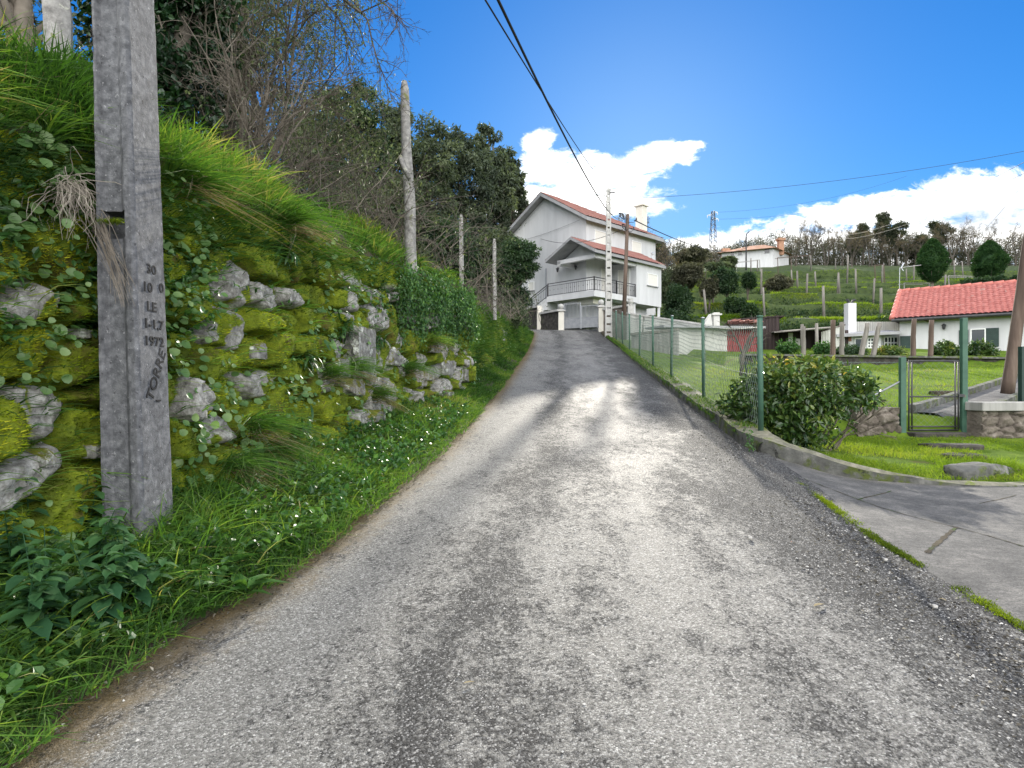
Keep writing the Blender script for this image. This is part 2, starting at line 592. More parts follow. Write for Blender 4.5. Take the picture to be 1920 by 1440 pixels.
mottle('cable', [(.3, (.012, .012, .013)), (.7, (.035, .035, .036))], 4, .7, 0)
mottle('old_timber', [(.3, (.055, .038, .030)), (.55, (.115, .082, .064)), (.8, (.20, .155, .125))], 5, .9, .6, 22, .02, stretch=(1, 1, .12))
mottle('grey_timber', [(.3, (.10, .090, .080)), (.55, (.19, .175, .155)), (.8, (.30, .28, .25))], 5, .9, .6, 22, .02, stretch=(1, 1, .12))
mottle('red_boards', [(.3, (.17, .022, .026)), (.7, (.28, .045, .048))], 4, .75, .3, 20, .01, stretch=(6, 6, .4))
mottle('dark_boards', [(.3, (.022, .017, .017)), (.55, (.055, .040, .038)), (.8, (.11, .08, .075))], 3, .9, .5, 14, .02, stretch=(5, 5, .25))
mottle('white_paint', [(.3, (.74, .74, .73)), (.7, (.82, .82, .81))], 3, .5, .05, 40, .002)
mottle('shutter_cream', [(.3, (.62, .60, .55)), (.7, (.70, .68, .63))], 3, .6, .2, 20, .004, stretch=(.2, .2, 9))
mottle('blue_paint', [(.3, (.10, .30, .50)), (.7, (.20, .45, .66))], 3, .4, 0)
mottle('brick_red', [(.3, (.20, .085, .055)), (.7, (.34, .16, .11))], 6, .9, .4, 22, .02)
mottle('quartz_pebble', [(.3, (.30, .29, .27)), (.7, (.60, .58, .55))], 20, .85, .3, 60, .004)
nt, b, c = newmat('wall_stone')
n1_ = nt.noise(c, 11, 6, .7)
col = nt.ramp(n1_, [(.3, (.065, .060, .054)), (.5, (.185, .18, .168)), (.68, (.37, .365, .345))])
col = nt.mix(nt.ss(.56, .66, nt.noise(c, 5, 5, .65, .4)), col, (.58, .60, .55))
geo = nt.n('ShaderNodeNewGeometry')
sxn = nt.n('ShaderNodeSeparateXYZ')
nt.links.new(geo.outputs['Normal'], sxn.inputs[0])
mz = nt.m('ADD', nt.m('MULTIPLY', sxn.outputs[2], .5), nt.m('MULTIPLY', nt.m('SUBTRACT', nt.noise(c, 7, 5, .7), .5), 1.7))
col = nt.mix(nt.ss(.12, .30, mz), col, nt.ramp(n1_, [(.3, (.05, .055, .008)), (.7, (.20, .21, .014))]))
nt.put(b.inputs['Base Color'], col)
b.inputs['Roughness'].default_value = .92
nt.put(b.inputs['Normal'], nt.bump(nt.noise(c, 40, 6, .7), .9, .02))
nt, b, c = newmat('window_glass')
b.inputs['Base Color'].default_value = (.02, .025, .03, 1)
b.inputs['Roughness'].default_value = .06
b.inputs['Specular IOR Level'].default_value = .6

# ---- world --------------------------------------------------------------
SUN_AZ, SUN_EL = R(11.5), R(20.5)      # azimuth to the right of +Y
w = bpy.data.worlds.new('World')
SC.world = w
w.use_nodes = True
wt = NT(w.node_tree)
bg = wt.nodes['Background']
sky = wt.n('ShaderNodeTexSky', sky_type='NISHITA')
sky.sun_disc = False
sky.sun_elevation = SUN_EL
sky.sun_rotation = SUN_AZ
sky.altitude = 300
sky.air_density = 1.0
sky.dust_density = .16
sky.ozone_density = 2.5
hs = wt.n('ShaderNodeHueSaturation')
hs.inputs['Saturation'].default_value = 1.38
hs.inputs['Value'].default_value = .95
wt.links.new(sky.outputs[0], hs.inputs['Color'])
skyb = wt.mix(1.0, hs.outputs[0], (.56, .85, 1.08), 'MULTIPLY')
lumn = wt.n('ShaderNodeRGBToBW')
wt.links.new(skyb, lumn.inputs[0])
comp = wt.m('DIVIDE', 1.0, wt.m('ADD', 1.0, wt.m('MULTIPLY', lumn.outputs[0], .12)))
vm = wt.n('ShaderNodeVectorMath', operation='SCALE')
wt.links.new(skyb, vm.inputs[0])
wt.put(vm.inputs['Scale'], comp)
skycol = vm.outputs[0]
gen = wt.n('ShaderNodeTexCoord').outputs['Generated']
sx = wt.n('ShaderNodeSeparateXYZ')
wt.links.new(gen, sx.inputs[0])
yy = wt.m('MAXIMUM', sx.outputs[1], .05)
cu = wt.m('DIVIDE', sx.outputs[0], yy)
cv = wt.m('DIVIDE', sx.outputs[2], yy)
cvec = wt.n('ShaderNodeCombineXYZ')
wt.put(cvec.inputs[0], cu)
wt.put(cvec.inputs[1], wt.m('MULTIPLY', cv, 1.9))
n1 = wt.noise(cvec.outputs[0], 20.0, 10, .68, .35)
n2 = wt.noise(cvec.outputs[0], 3.0, 5, .5, .2)


def blob(u0, v0, a, b_, sl=0.0):
    du = wt.m('SUBTRACT', cu, u0)
    dv = wt.m('SUBTRACT', wt.m('SUBTRACT', cv, v0), wt.m('MULTIPLY', du, sl))
    q = wt.m('ADD', wt.m('POWER', wt.m('ABSOLUTE', wt.m('DIVIDE', du, a)), 2.0), wt.m('POWER', wt.m('ABSOLUTE', wt.m('DIVIDE', dv, b_)), 2.0))
    return wt.m('SUBTRACT', 1.0, q)


def uv(px, py):
    return (px - 960) / F, (720 - py) / F


CL = [(1012, 266, 40, 24, .2), (1030, 318, 64, 46, 0), (1120, 330, 120, 46, .1), (1215, 302, 100, 32, .22), (1280, 276, 42, 13, .1), (985, 385, 100, 60, 0), (1120, 375, 150, 40, 0), (1600, 500, 420, 36, 0), (2100, 500, 320, 60, 0),
      (1700, 388, 300, 36, .14), (1880, 372, 210, 58, .05), (1580, 452, 380, 30, .03), (1900, 440, 260, 55, 0), (1330, 462, 120, 20, 0),
      (2080, 410, 260, 90, 0), (2500, 380, 330, 60, .1), (-150, 430, 420, 40, .05), (-700, 300, 380, 60, 0)]
mm = None
for (px, py, a, b_, sl) in CL:
    u0, v0 = uv(px, py)
    q = blob(u0, v0, a / F, b_ / F, sl)
    mm = q if mm is None else wt.m('MAXIMUM', mm, q)
mm = wt.m('MAXIMUM', mm, -2.0)
den = wt.ss(-.15, .85, wt.m('ADD', mm, wt.m('MULTIPLY', wt.m('SUBTRACT', n1, .5), 3.4)))
thin = wt.m('MULTIPLY', wt.ss(.56, .80, n2), .10)
front = wt.ss(.06, .15, sx.outputs[1])
den = wt.m('MULTIPLY', den, front)
# added unseen bright cloud behind the camera, as fill light for facing surfaces
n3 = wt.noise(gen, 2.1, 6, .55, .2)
rear_fill = wt.m('MULTIPLY', wt.ss(.36, .52, n3), wt.m('MULTIPLY', wt.ss(.10, -.25, sx.outputs[1]), wt.ss(.0, .12, sx.outputs[2])))
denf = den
den = wt.m('MAXIMUM', den, rear_fill)
# grey belly of the bank at the far right
ug, vg = uv(1860, 408)
belly = wt.ss(0, .9, blob(ug, vg, 130 / F, 34 / F, .05))
ccol = wt.mix(wt.m('MULTIPLY', belly, .72), (1.0, .99, .97), (.30, .34, .40))
ccol = wt.mix(wt.m('MULTIPLY', wt.ss(.45, .75, n1), .22), ccol, (.60, .68, .80))
bgc = wt.n('ShaderNodeBackground')
wt.put(bgc.inputs[0], ccol)
wt.put(bgc.inputs[1], wt.m('ADD', 1.15, wt.m('MULTIPLY', rear_fill, 1.75)))
wt.put(bg.inputs[0], skycol)
bg.inputs[1].default_value = .105
mx = wt.n('ShaderNodeMixShader')
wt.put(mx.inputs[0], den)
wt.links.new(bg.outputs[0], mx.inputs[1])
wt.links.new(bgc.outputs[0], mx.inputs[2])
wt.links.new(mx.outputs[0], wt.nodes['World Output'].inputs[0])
w.cycles.sampling_method = 'MANUAL'
w.cycles.sample_map_resolution = 1024

sl = bpy.data.lights.new('sun', 'SUN')
sl.energy = 3.8
sl.angle = R(.9)
sl.color = (1.0, .93, .80)
so = bpy.data.objects.new('sun', sl)
COL.objects.link(so)
sdir = Vector((math.sin(SUN_AZ) * math.cos(SUN_EL), math.cos(SUN_AZ) * math.cos(SUN_EL), math.sin(SUN_EL)))
so.rotation_euler = sdir.to_track_quat('Z', 'Y').to_euler()
so.location = (8, 30, 40)

cam = bpy.data.cameras.new('camera')
cam.sensor_width = 36
cam.lens = 36 * F / 1920
cam.clip_end = 6000
cam.clip_start = .05
co = bpy.data.objects.new('camera', cam)
COL.objects.link(co)
co.location = (0, 0, EYE)
co.rotation_euler = (R(90), 0, 0)
SC.camera = co
SC.view_settings.view_transform = 'Standard'
SC.view_settings.look = 'None'
SC.view_settings.exposure = .85
SC.view_settings.gamma = 1
SC.cycles.use_denoising = DENOISE
SC.cycles.max_bounces = 6
SC.cycles.transparent_max_bounces = 4
SC.cycles.caustics_reflective = False
SC.cycles.caustics_refractive = False
SC.cycles.sample_clamp_indirect = 6
# ------------------------------------------------------------------ ground heights
_d = np.arange(-8, 62, .25)
_z = np.interp(_d, [-8, 0, 4.64, 8.4, 11.6, 15.5, 25.7, 32, 36, 39, 44, 55, 62], [-.85, .05, .47, .78, 1.12, 1.58, 2.85, 3.75, 4.4, 5.0, 5.5, 6.3, 6.9])
_k = np.ones(11) / 11
_zs = np.convolve(np.pad(_z, 5, mode='edge'), _k, 'valid')


def zr(y):
    return np.interp(y, _d, _zs)


def road_hit(px, py):
    d = np.arange(1.0, 41, .01)
    f = zr(d) - (EYE + (720 - py) / F * d)
    i = np.argmax(f > 0)
    return X(px, d[i]), d[i]


EL = [road_hit(*q) for q in ((0, 1410), (121, 1309), (300, 1190), (475, 1100), (640, 985), (820, 844), (925, 740), (985, 662))]
EL = [(-2.7, -6), (-2.35, .8)] + EL + [(1.05, 33.5), (1.25, 37), (1.1, 39), (-1.2, 40.3), (-9, 41.4)]
ER = [(2.55, -6), (2.62, 1.5)] + [road_hit(*q) for q in ((1920, 1165), (1640, 1000), (1480, 884), (1405, 830), (1330, 782), (1240, 712))] + [(4.5, 23), (5.0, 28), (5.3, 34), (5.4, 38), (5.4, 44)]
ELy = np.array([q[1] for q in EL])
ELx = np.array([q[0] for q in EL])
ERy = np.array([q[1] for q in ER])
ERx = np.array([q[0] for q in ER])


def xl(y):
    return np.interp(y, ELy, ELx)


def xr(y):
    return np.interp(y, ERy, ERx)


FENCE = [(3.44, 8.55, .97), (3.78, 12.2, 1.34), (4.17, 16.2, 1.82), (4.36, 19.1, 2.16), (4.8, 23.3, 2.66), (5.1, 26.8, 3.08), (5.4, 30.2, 3.55), (5.6, 33.2, 3.98), (5.72, 35.6, 4.35)]
FY = np.array([q[1] for q in FENCE])


def fx(y):
    return np.interp(y, FY, [q[0] for q in FENCE])


def fz(y):
    return np.interp(y, FY, [q[2] for q in FENCE])


def yk(x):      # line of the kerb between driveway and plot
    return np.interp(x, [3.1, 3.35, 3.6, 4.08, 4.6, 5.0, 5.8, 6.8, 9, 16], [8.2, 7.95, 7.73, 7.42, 7.12, 6.98, 6.92, 7.1, 8.0, 10.5])


def zd(x, y):   # driveway
    t = sstep(-.15, 1.15, np.asarray(x) - xr(y))
    return (zr(y) - .042) * (1 - t) + (.42 + .015 * (np.clip(y, -2, 12) - 5)) * t


GW_Y = 10.9     # line of gate and stone wall
DW0, DW1 = np.array([8.2, 21.9]), np.array([30.0, 27.2])   # dark garden wall


def zl(x, y):   # lawn
    x, y = np.broadcast_arrays(np.asarray(x, float), np.asarray(y, float))
    back = 1.04 + .1034 * (y - 11.6)
    fence = np.clip(fz(y) - .10, 0, 9)
    w = sstep(0, 5, x - fx(y))
    back = back * w + np.maximum(fence, back - .4) * (1 - w)
    yw = DW0[1] + (x - DW0[0]) * (DW1[1] - DW0[1]) / (DW1[0] - DW0[0])
    back = back + .30 * sstep(-.15, .2, y - yw) * sstep(7.9, 8.3, x)
    frontz = .45 + .062 * (y - 7) + .40 * np.exp(-np.clip(x - 3.35, 0, 9) / .45) * sstep(7.4, 8.3, y)
    t = sstep(GW_Y - .12, GW_Y + .25, y)
    return frontz * (1 - t) + back * t


TERR = [(44, 4.3), (47.2, 4.6), (49, 6.8), (58.9, 7.3), (60.5, 9.5), (70.5, 10.0), (72, 12.2), (80.6, 12.7), (82, 14.5), (88.6, 14.8), (90, 16.4), (103, 18.0), (104.5, 19.4), (118.5, 21.0), (120, 23.4), (136, 27.3), (146, 29.6), (160, 30.6), (200, 31)]


def hz(x, y):   # hillside beyond the gardens
    x, y = np.broadcast_arrays(np.asarray(x, float), np.asarray(y, float))
    wob = (fbm(x * .045, y * 0 + 3.3, 0, 3) - .5) * 5 + (vnoise(x * .35, y * .05) - .5) * .7
    ty = y + wob * sstep(46, 60, y)
    zt = np.interp(ty, [q[0] for q in TERR], [q[1] for q in TERR])
    zs = 6.0 + .232 * (y - 45)
    w = sstep(9.5, 15, x)
    z = zs * (1 - w) + zt * w
    return z + (fbm(x * .6, y * .6, 0, 3) - .5) * .35


# ------------------------------------------------------------------ setting: road, ground, lawn, hill
ys = np.concatenate([np.arange(-6, 12, .12), np.arange(12, 39, .3), np.arange(39, 44.6, .25)])
us = np.linspace(0, 1, 61)
Yg, Ug = np.meshgrid(ys, us, indexing='ij')
xa = xl(ys) - .45
xb = xr(ys) + .12
Xg = xa[:, None] + (xb - xa)[:, None] * Ug
Zg = zr(Yg) - .05 * np.abs((Ug - .5) * 2) ** 2.5 + (fbm(Xg * .7, Yg * .5, 1, 3) - .5) * .045
Zg = Zg + (fbm(Xg * 9, Yg * 9, 3, 3) - .5) * .012
uu = (Xg - xl(Yg)) / (xr(Yg) - xl(Yg))
b_ = MB()
b_.grid(np.stack([Xg, Yg, Zg], -1), tint=np.clip(uu * .8 + .1, 0, 1), flip=True)
nt, bs, c = newmat('road_surface')
u_ = nt.m('MULTIPLY', nt.m('SUBTRACT', nt.attr(), .1), 1.25)
st = nt.mapping(c, (1.0, .34, 1.0))
big = nt.noise(st, 1.7, 5, .62, .4)
mid = nt.noise(nt.mapping(c, (1, .7, 1)), 8.5, 8, .78, .6)
fin = nt.noise(c, 38, 5, .75)
trk = nt.n('ShaderNodeValToRGB')
e = trk.color_ramp
e.interpolation = 'EASE'
for p_, v_ in ((.0, .30), (.10, .02), (.24, .12), (.36, .66), (.46, .22), (.60, .06), (.72, .42), (.84, .82), (1.0, .92)):
    el = e.elements.new(p_)
    el.color = (v_, v_, v_, 1)
e.elements.remove(e.elements[0])
wob = nt.m('ADD', u_, nt.m('MULTIPLY', nt.m('SUBTRACT', nt.noise(nt.mapping(c, (.4, .22, 1)), 1.2, 2), .5), .16))
nt.put(trk.inputs[0], wob)
f = nt.m('ADD', nt.m('MULTIPLY', trk.outputs[0], .60), nt.m('MULTIPLY', nt.m('SUBTRACT', big, .5), 1.3))
f = nt.m('ADD', f, nt.m('MULTIPLY', nt.m('SUBTRACT', mid, .5), 2.0))
f = nt.m('ADD', f, nt.m('MULTIPLY', nt.m('SUBTRACT', fin, .5), 2.2))
dk = nt.ss(-.02, .50, f)
vc = nt.vor(c, 130, out='Color')
sepv = nt.n('ShaderNodeSeparateColor')
nt.links.new(vc, sepv.inputs[0])
chip = nt.ramp(sepv.outputs[0], [(0, (.095, .093, .088)), (.5, (.195, .191, .180)), (.82, (.265, .260, .246)), (1, (.44, .435, .42))])
dchip = nt.ramp(sepv.outputs[1], [(0, (.018, .018, .018)), (.6, (.055, .054, .053)), (.9, (.13, .13, .128)), (1, (.36, .35, .34))])
col = nt.mix(dk, chip, dchip)
col = nt.mix(.18, col, nt.ramp(mid, [(.3, (.12, .12, .12)), (.7, (.9, .9, .9))]), 'OVERLAY')
edge = nt.m('SUBTRACT', 1.0, nt.ss(.00, .10, nt.m('ADD', u_, nt.m('MULTIPLY', nt.m('SUBTRACT', nt.m('ADD', nt.m('MULTIPLY', mid, .6), nt.m('MULTIPLY', fin, .4)), .5), .26))))
col = nt.mix(nt.m('MULTIPLY', edge, .88), col, nt.ramp(fin, [(.3, (.10, .070, .030)), (.7, (.25, .18, .085))]))
nt.put(bs.inputs['Base Color'], col)
nt.put(bs.inputs['Roughness'], nt.m('ADD', .66, nt.m('MULTIPLY', dk, .18)))
bs.inputs['Specular IOR Level'].default_value = .17
hgt = nt.m('ADD', nt.m('MULTIPLY', nt.vor(c, 130), -.8), nt.m('ADD', nt.m('MULTIPLY', fin, .9), nt.m('MULTIPLY', mid, 1.4)))
nt.put(bs.inputs['Normal'], nt.bump(hgt, .75, .014))
obj('road', b_, 'road_surface', smooth=True, kind='structure', label='worn grey lane with dark stained wheel strips climbing to the white house')

# far ground sheet, reaches the horizon
gx = np.array([-990, -600, -250, -140, -80, -40, -15, 0, 15, 40, 80, 140, 250, 600, 990.])
gy = np.array([-300, -60, -20, 0, 20, 40, 60, 100, 140, 170, 200, 300, 600, 1090.])
gz = np.array([-6, -3.5, -2.5, -2, -.5, 1.5, 5, 16, 25, 29, 30.5, 30.5, 32, 36.])
GX, GY = np.meshgrid(gx, gy)
b_ = MB()
b_.grid(np.stack([GX, GY, np.broadcast_to(gz[:, None], GX.shape)], -1))
mottle('hill_turf', [(.3, (.055, .095, .014)), (.55, (.10, .16, .018)), (.75, (.15, .20, .03))], 1.6, .95, .8, 30, .03, spec=.05, spots=[((.095, .080, .040), .9, .57, .1)])
obj('ground', b_, 'turf_soil', kind='structure')

hx = np.concatenate([np.arange(-130, 8, 2.0), np.arange(8, 75, .5), np.arange(75, 280, 2.5)])
hy = np.concatenate([np.arange(44, 92, .35), np.arange(92, 124, .5), np.arange(124, 200, 2)])
HX, HY = np.meshgrid(hx, hy)
b_ = MB()
b_.grid(np.stack([HX, HY, hz(HX, HY)], -1), tint=fbm(HX * .2, HY * .2, 2))
obj('hillside', b_, 'turf_soil', smooth=True, kind='structure', label='green terraced hillside rising behind the gardens')

# driveway with open joints
ys2 = np.arange(-6, 10.4, .1)
ts = np.linspace(0, 1, 90) ** 1.3
Yd, Td = np.meshgrid(ys2, ts, indexing='ij')
Xd = xr(Yd) + (16 - xr(Yd)) * Td
Zd = zd(Xd, Yd) + (fbm(Xd * 1.2, Yd * 1.2, 4, 3) - .5) * .02
cy = (Yd[:-1, :-1] + Yd[1:, 1:]) / 2
cx = (Xd[:-1, :-1] + Xd[1:, 1:]) / 2
b_ = MB()
b_.grid(np.stack([Xd, Yd, Zd], -1), mask=cy < yk(cx) + .22, flip=True)


def drive_hit(px, py):
    d = np.arange(2, 9, .01)
    x = X(px, d)
    f = zd(x, d) - (EYE + (720 - py) / F * d)
    i = np.argmax(f > 0)
    return np.array([x[i], d[i]])


jl = [[(1488, 890), (1548, 914), (1611, 938), (1652, 953), (1720, 972), (1795, 990), (1860, 1008), (1925, 1027)], [(1608, 938), (1640, 930), (1671, 921)],
      [(1738, 1037), (1765, 1014), (1793, 990)], [(1836, 945), (1870, 938), (1905, 928)]]
for ln, wd in zip(jl, (.012, .015, .032, .012)):
    q = np.array([drive_hit(*p_) for p_ in ln])
    tt_ = np.linspace(0, len(q) - 1, 40)
    xs_ = np.interp(tt_, range(len(q)), q[:, 0])
    ys_ = np.interp(tt_, range(len(q)), q[:, 1])
    dxy = unit(np.gradient(np.stack([xs_, ys_], -1), axis=0))
    nn = np.stack([-dxy[:, 1], dxy[:, 0]], -1) * (wd * (.5 + .9 * rng.random(40)))[:, None] / 2
    a1, a2 = np.stack([xs_, ys_], -1) + nn, np.stack([xs_, ys_], -1) - nn
    zz = [zd(a[:, 0], a[:, 1]) + (fbm(a[:, 0] * 1.2, a[:, 1] * 1.2, 4, 3) - .5) * .02 + .004 for a in (a1, a2)]
    b_.grid(np.stack([np.column_stack([a1, zz[0]]), np.column_stack([a2, zz[1]])], 0), mi=1)
nt, bs, c = newmat('driveway_concrete')
n1_ = nt.noise(c, 2.2, 6, .65, .3)
n2_ = nt.noise(nt.mapping(c, (1, 1.6, 1), (0, 0, .5)), 14, 6, .7)
vv = nt.vor(c, 130, out='Color')
col = nt.ramp(nt.m('ADD', nt.m('MULTIPLY', n1_, .65), nt.m('MULTIPLY', n2_, .4)), [(.30, (.040, .040, .039)), (.52, (.105, .102, .097)), (.70, (.20, .19, .175))])
sv_ = nt.n('ShaderNodeSeparateColor')
nt.links.new(vv, sv_.inputs[0])
col = nt.mix(.35, col, nt.ramp(sv_.outputs[0], [(0, (.1, .1, .1)), (1, (.9, .9, .9))]), 'OVERLAY')
nt.put(bs.inputs['Base Color'], col)
bs.inputs['Roughness'].default_value = .82
bs.inputs['Specular IOR Level'].default_value = .2
nt.put(bs.inputs['Normal'], nt.bump(nt.m('ADD', n2_, nt.m('MULTIPLY', nt.noise(c, 90, 4), .6)), .5, .01))
obj('driveway', b_, ['driveway_concrete', 'soil'], smooth=True, kind='structure', label='grey concrete driveway with dark joints')

# lawn: plot before the gate and garden behind it
ly = np.concatenate([np.arange(6.6, 11.6, .1), np.arange(11.6, 46.5, .4)])
lt = np.linspace(0, 1, 110) ** 1.5
Yl, Tl = np.meshgrid(ly, lt, indexing='ij')
x0_ = np.where(Yl < 8.6, 3.42, fx(Yl) + .06)
Xl_ = x0_ + (70 - x0_) * Tl
Zl_ = zl(Xl_, Yl) + (fbm(Xl_ * .9, Yl * .9, 8, 3) - .5) * .06
cy = (Yl[:-1, :-1] + Yl[1:, 1:]) / 2
cx = (Xl_[:-1, :-1] + Xl_[1:, 1:]) / 2
b_ = MB()
b_.grid(np.stack([Xl_, Yl, Zl_], -1), mask=cy > yk(cx) + .12, flip=True)
obj('lawn', b_, 'hill_turf', smooth=True, kind='structure', label='lawn behind the wire fence and garden gate')

# soil strips beside the road
b_ = MB()
vy = np.concatenate([np.arange(-6, 14, .15), np.arange(14, 40, .4)])
vt = np.linspace(-.06, 1.25, 16)
Yv, Tv = np.meshgrid(vy, vt, indexing='ij')

WB = np.array([(-3.9, -6), (-3.5, 0), (-3.12, 2.0), (-2.75, 3.26), (-2.37, 5.1), (-1.93, 8.4), (-1.40, 11.2), (-.86, 13.5), (-1.14, 14.1), (-.98, 15.5), (-.62, 18.1), (-.14, 22.5), (.28, 27), (.72, 34), (.72, 37.5), (.1, 39.4), (-2.6, 40.4), (-7, 41.0)])


def wx(y):
    return np.interp(y, WB[:, 1], WB[:, 0])


Xv = xl(Yv) + (wx(Yv) - .35 - xl(Yv)) * Tv
Zv = zr(Yv) + .03 + .22 * sstep(.0, 1.0, Tv) + .05 * sstep(0, .5, Tv) + (fbm(Xv * 2, Yv * 2, 5, 3) - .5) * .12 * sstep(0, .2, Tv) + (fbm(Xv * 9, Yv * 9, 2, 3) - .5) * .06
Zv = np.where(Tv < 0, zr(Yv) - .08, Zv)
b_.grid(np.stack([Xv, Yv, Zv], -1))
obj('verge', b_, 'soil', smooth=True, kind='structure', label='grassy soil verge along the left road edge')


def zv(x, y):
    t = (x - xl(y)) / (wx(y) - .35 - xl(y))
    return zr(y) + .03 + .22 * sstep(.0, 1.0, t) + .05 * sstep(0, .5, t)


b_ = MB()
vy = np.concatenate([np.arange(8.06, 20, .15), np.arange(20, 38, .4)])
Yv, Tv = np.meshgrid(vy, np.linspace(-.05, 1, 8), indexing='ij')
Xv = xr(Yv) + (fx(Yv) - .18 - xr(Yv)) * Tv
Xv = np.where(Yv < 8.55, xr(Yv) + (np.interp(Yv, [7.6, 8.0, 8.55], [3.55, 3.3, 3.3]) - xr(Yv)) * Tv, Xv)
Zv = zr(Yv) + .0 + .05 * sstep(0, .3, Tv) + .04 * Tv + (fbm(Xv * 3, Yv * 3, 6, 3) - .5) * .06
Zv = np.where(Tv < 0, zr(Yv) - .12, Zv)
b_.grid(np.stack([Xv, Yv, Zv], -1), flip=True)
obj('road_edge_soil', b_, 'soil', smooth=True, kind='structure', label='weedy soil strip along the fence kerb')

# ------------------------------------------------------------------ kerb under the fence and round the plot
kp = [(7.4, 7.32, .47, .34), (6.6, 7.05, .475, .34), (5.8, 6.92, .48, .34), (5.0, 6.98, .49, .34), (4.6, 7.14, .53, .33), (4.08, 7.42, .62, .34), (3.6, 7.74, .78, .36), (3.24, 8.02, .90, .45), (3.17, 8.5, .95, .60)]
kp += [(fx(y) - .26, y, fz(y) - .015, zr(y) - .1) for y in (9.5, 11, 12.2, 14, 16.2, 19.1, 23.3, 26.8, 30.2, 33.2, 35.8)]
kp = np.array(kp)
sl_ = np.concatenate([[0], np.cumsum(np.linalg.norm(np.diff(kp[:, :2], axis=0), axis=1))])
ss_ = np.concatenate([np.arange(0, 12, .06), np.arange(12, sl_[-1], .2)])
kx, ky, kzt, kzb = [np.interp(ss_, sl_, kp[:, i]) for i in range(4)]
sm = lambda a: np.convolve(np.pad(a, 4, mode='edge'), np.ones(9) / 9, 'valid')
kx, ky, kzt = sm(kx), sm(ky), sm(kzt)
tg = unit(np.gradient(np.stack([kx, ky], -1), axis=0))
inn = np.stack([tg[:, 1], -tg[:, 0]], -1)     # towards the garden side
wdt = np.interp(ss_, [0, 3, 4.2, 5.2, 40], [.10, .11, .30, .36, .38])
prof = []
for (o, kind_) in ((0, 'b'), (.0, 'm'), (.02, 't'), (.3, 't2'), (.7, 't2'), (1.0, 't2'), (1.02, 'b')):
    xy = np.stack([kx, ky], -1) + inn * (o * wdt)[:, None]
    z = kzb if kind_ == 'b' else (kzb * .45 + kzt * .55 if kind_ == 'm' else kzt - (.015 if kind_ == 't' else 0))
    jj = (fbm(ss_ * 4 + o * 13, o * 9.0 + 0 * ss_, 0, 3) - .5)
    xy = xy + inn * (jj * .05)[:, None]
    prof.append(np.column_stack([xy, z + (0 if kind_ == 'b' else (fbm(ss_ * 2.5, o * 3.0 + 0 * ss_, 4, 4) - .5) * .05)]))
t = thing('kerb_wall', 'low mossy concrete kerb carrying the green wire fence', 'kerb wall', (kx[0], ky[0], kzb[0]))
pr = np.array(prof)
b_ = MB()
b_.grid(pr[:3])
b_.grid(pr[5:])
obj('kerb_face', b_, 'kerb_stone', t, smooth=True)
b_ = MB()
b_.grid(pr[2:6])
obj('kerb_top', b_, 'mossy_kerb_top', t, smooth=True)

# ------------------------------------------------------------------ dry stone wall and grassy bank on the left
seg = np.concatenate([[0], np.cumsum(np.linalg.norm(np.diff(WB, axis=0), axis=1))])
s_near = np.interp([1.5, 14.0], WB[:, 1], seg)
S = np.concatenate([np.arange(0, s_near[0], .15), np.arange(s_near[0], s_near[1], .024), np.arange(s_near[1], seg[-1], .11)])
bx, by = np.interp(S, seg, WB[:, 0]), np.interp(S, seg, WB[:, 1])
kk = np.ones(13) / 13
bxs = np.convolve(np.pad(bx, 6, mode='edge'), kk, 'valid')
bys = np.convolve(np.pad(by, 6, mode='edge'), kk, 'valid')
Sw = np.interp(S, seg, WB[:, 1])
tg = unit(np.stack([np.gradient(bxs), np.gradient(bys)], -1))
# smooth normals over a metre so that the bank does not fold over itself
tgs = tg.copy()
for _ in range(3):
    tgs = np.stack([np.convolve(np.pad(tgs[:, i], 20, mode='edge'), np.ones(41) / 41, 'valid') for i in (0, 1)], -1)
tgs = unit(tgs)
out = np.stack([tg[:, 1], -tg[:, 0]], -1)
outs = np.stack([tgs[:, 1], -tgs[:, 0]], -1)
zt_ = np.interp(bys, [-6, 3, 5.1, 8.4, 11, 13.4, 14.3, 18, 27, 36, 41], [2.7, 3.0, 3.2, 3.38, 3.52, 3.62, 3.5, 3.75, 4.4, 5.2, 5.6])
zb_ = zr(bys) + .08
v = np.linspace(0, 1, 124)
SS, VV = np.meshgrid(S, v, indexing='ij')
H = (zt_ - zb_)[:, None] * VV
far = sstep(13.8, 15.0, bys)[:, None]
inset = H * (.07 + .13 * far)
# rubble pattern: jittered cells in (s, h)
su = SS / .46 + (fbm(SS * 1.3, H * 1.3, 0, 3) - .5) * 1.4
hv = H / .30 + (fbm(SS * 1.3, H * 1.3, 9, 3) - .5) * 1.4
iu, iv = np.floor(su).astype(int), np.floor(hv).astype(int)
f1 = np.full(su.shape, 9.0)
f2 = np.full(su.shape, 9.0)
cid = np.zeros(su.shape, int)
rj = np.random.default_rng(3).random((512, 64, 3))
for du in (-1, 0, 1):
    for dv in (-1, 0, 1):
        a, c_ = (iu + du) % 512, (iv + dv) % 64
        px_ = iu + du + .15 + .7 * rj[a, c_, 0] + .5 * ((iv + dv) % 2)
        py_ = iv + dv + .2 + .6 * rj[a, c_, 1]
        dd = np.hypot(su - px_, hv - py_)
        new = dd < f1
        f2 = np.where(new, f1, np.minimum(f2, dd))
        cid = np.where(new, a * 64 + c_, cid)
        f1 = np.where(new, dd, f1)
gap = f2 - f1
cr = rj.reshape(-1, 3)[cid]
fade = 1 - sstep(.80, 1.0, VV)
disp = (.19 * sstep(.0, .30, gap) - .13 + (cr[..., 2] - .5) * .15) * fade * (1 - .5 * far) + (fbm(SS * 3.2, H * 3.2, 2, 4) - .5) * .16 + (fbm(SS * 14, H * 14, 2, 3) - .5) * .06 + (fbm(SS * 34, H * 34, 5, 2) - .5) * .03
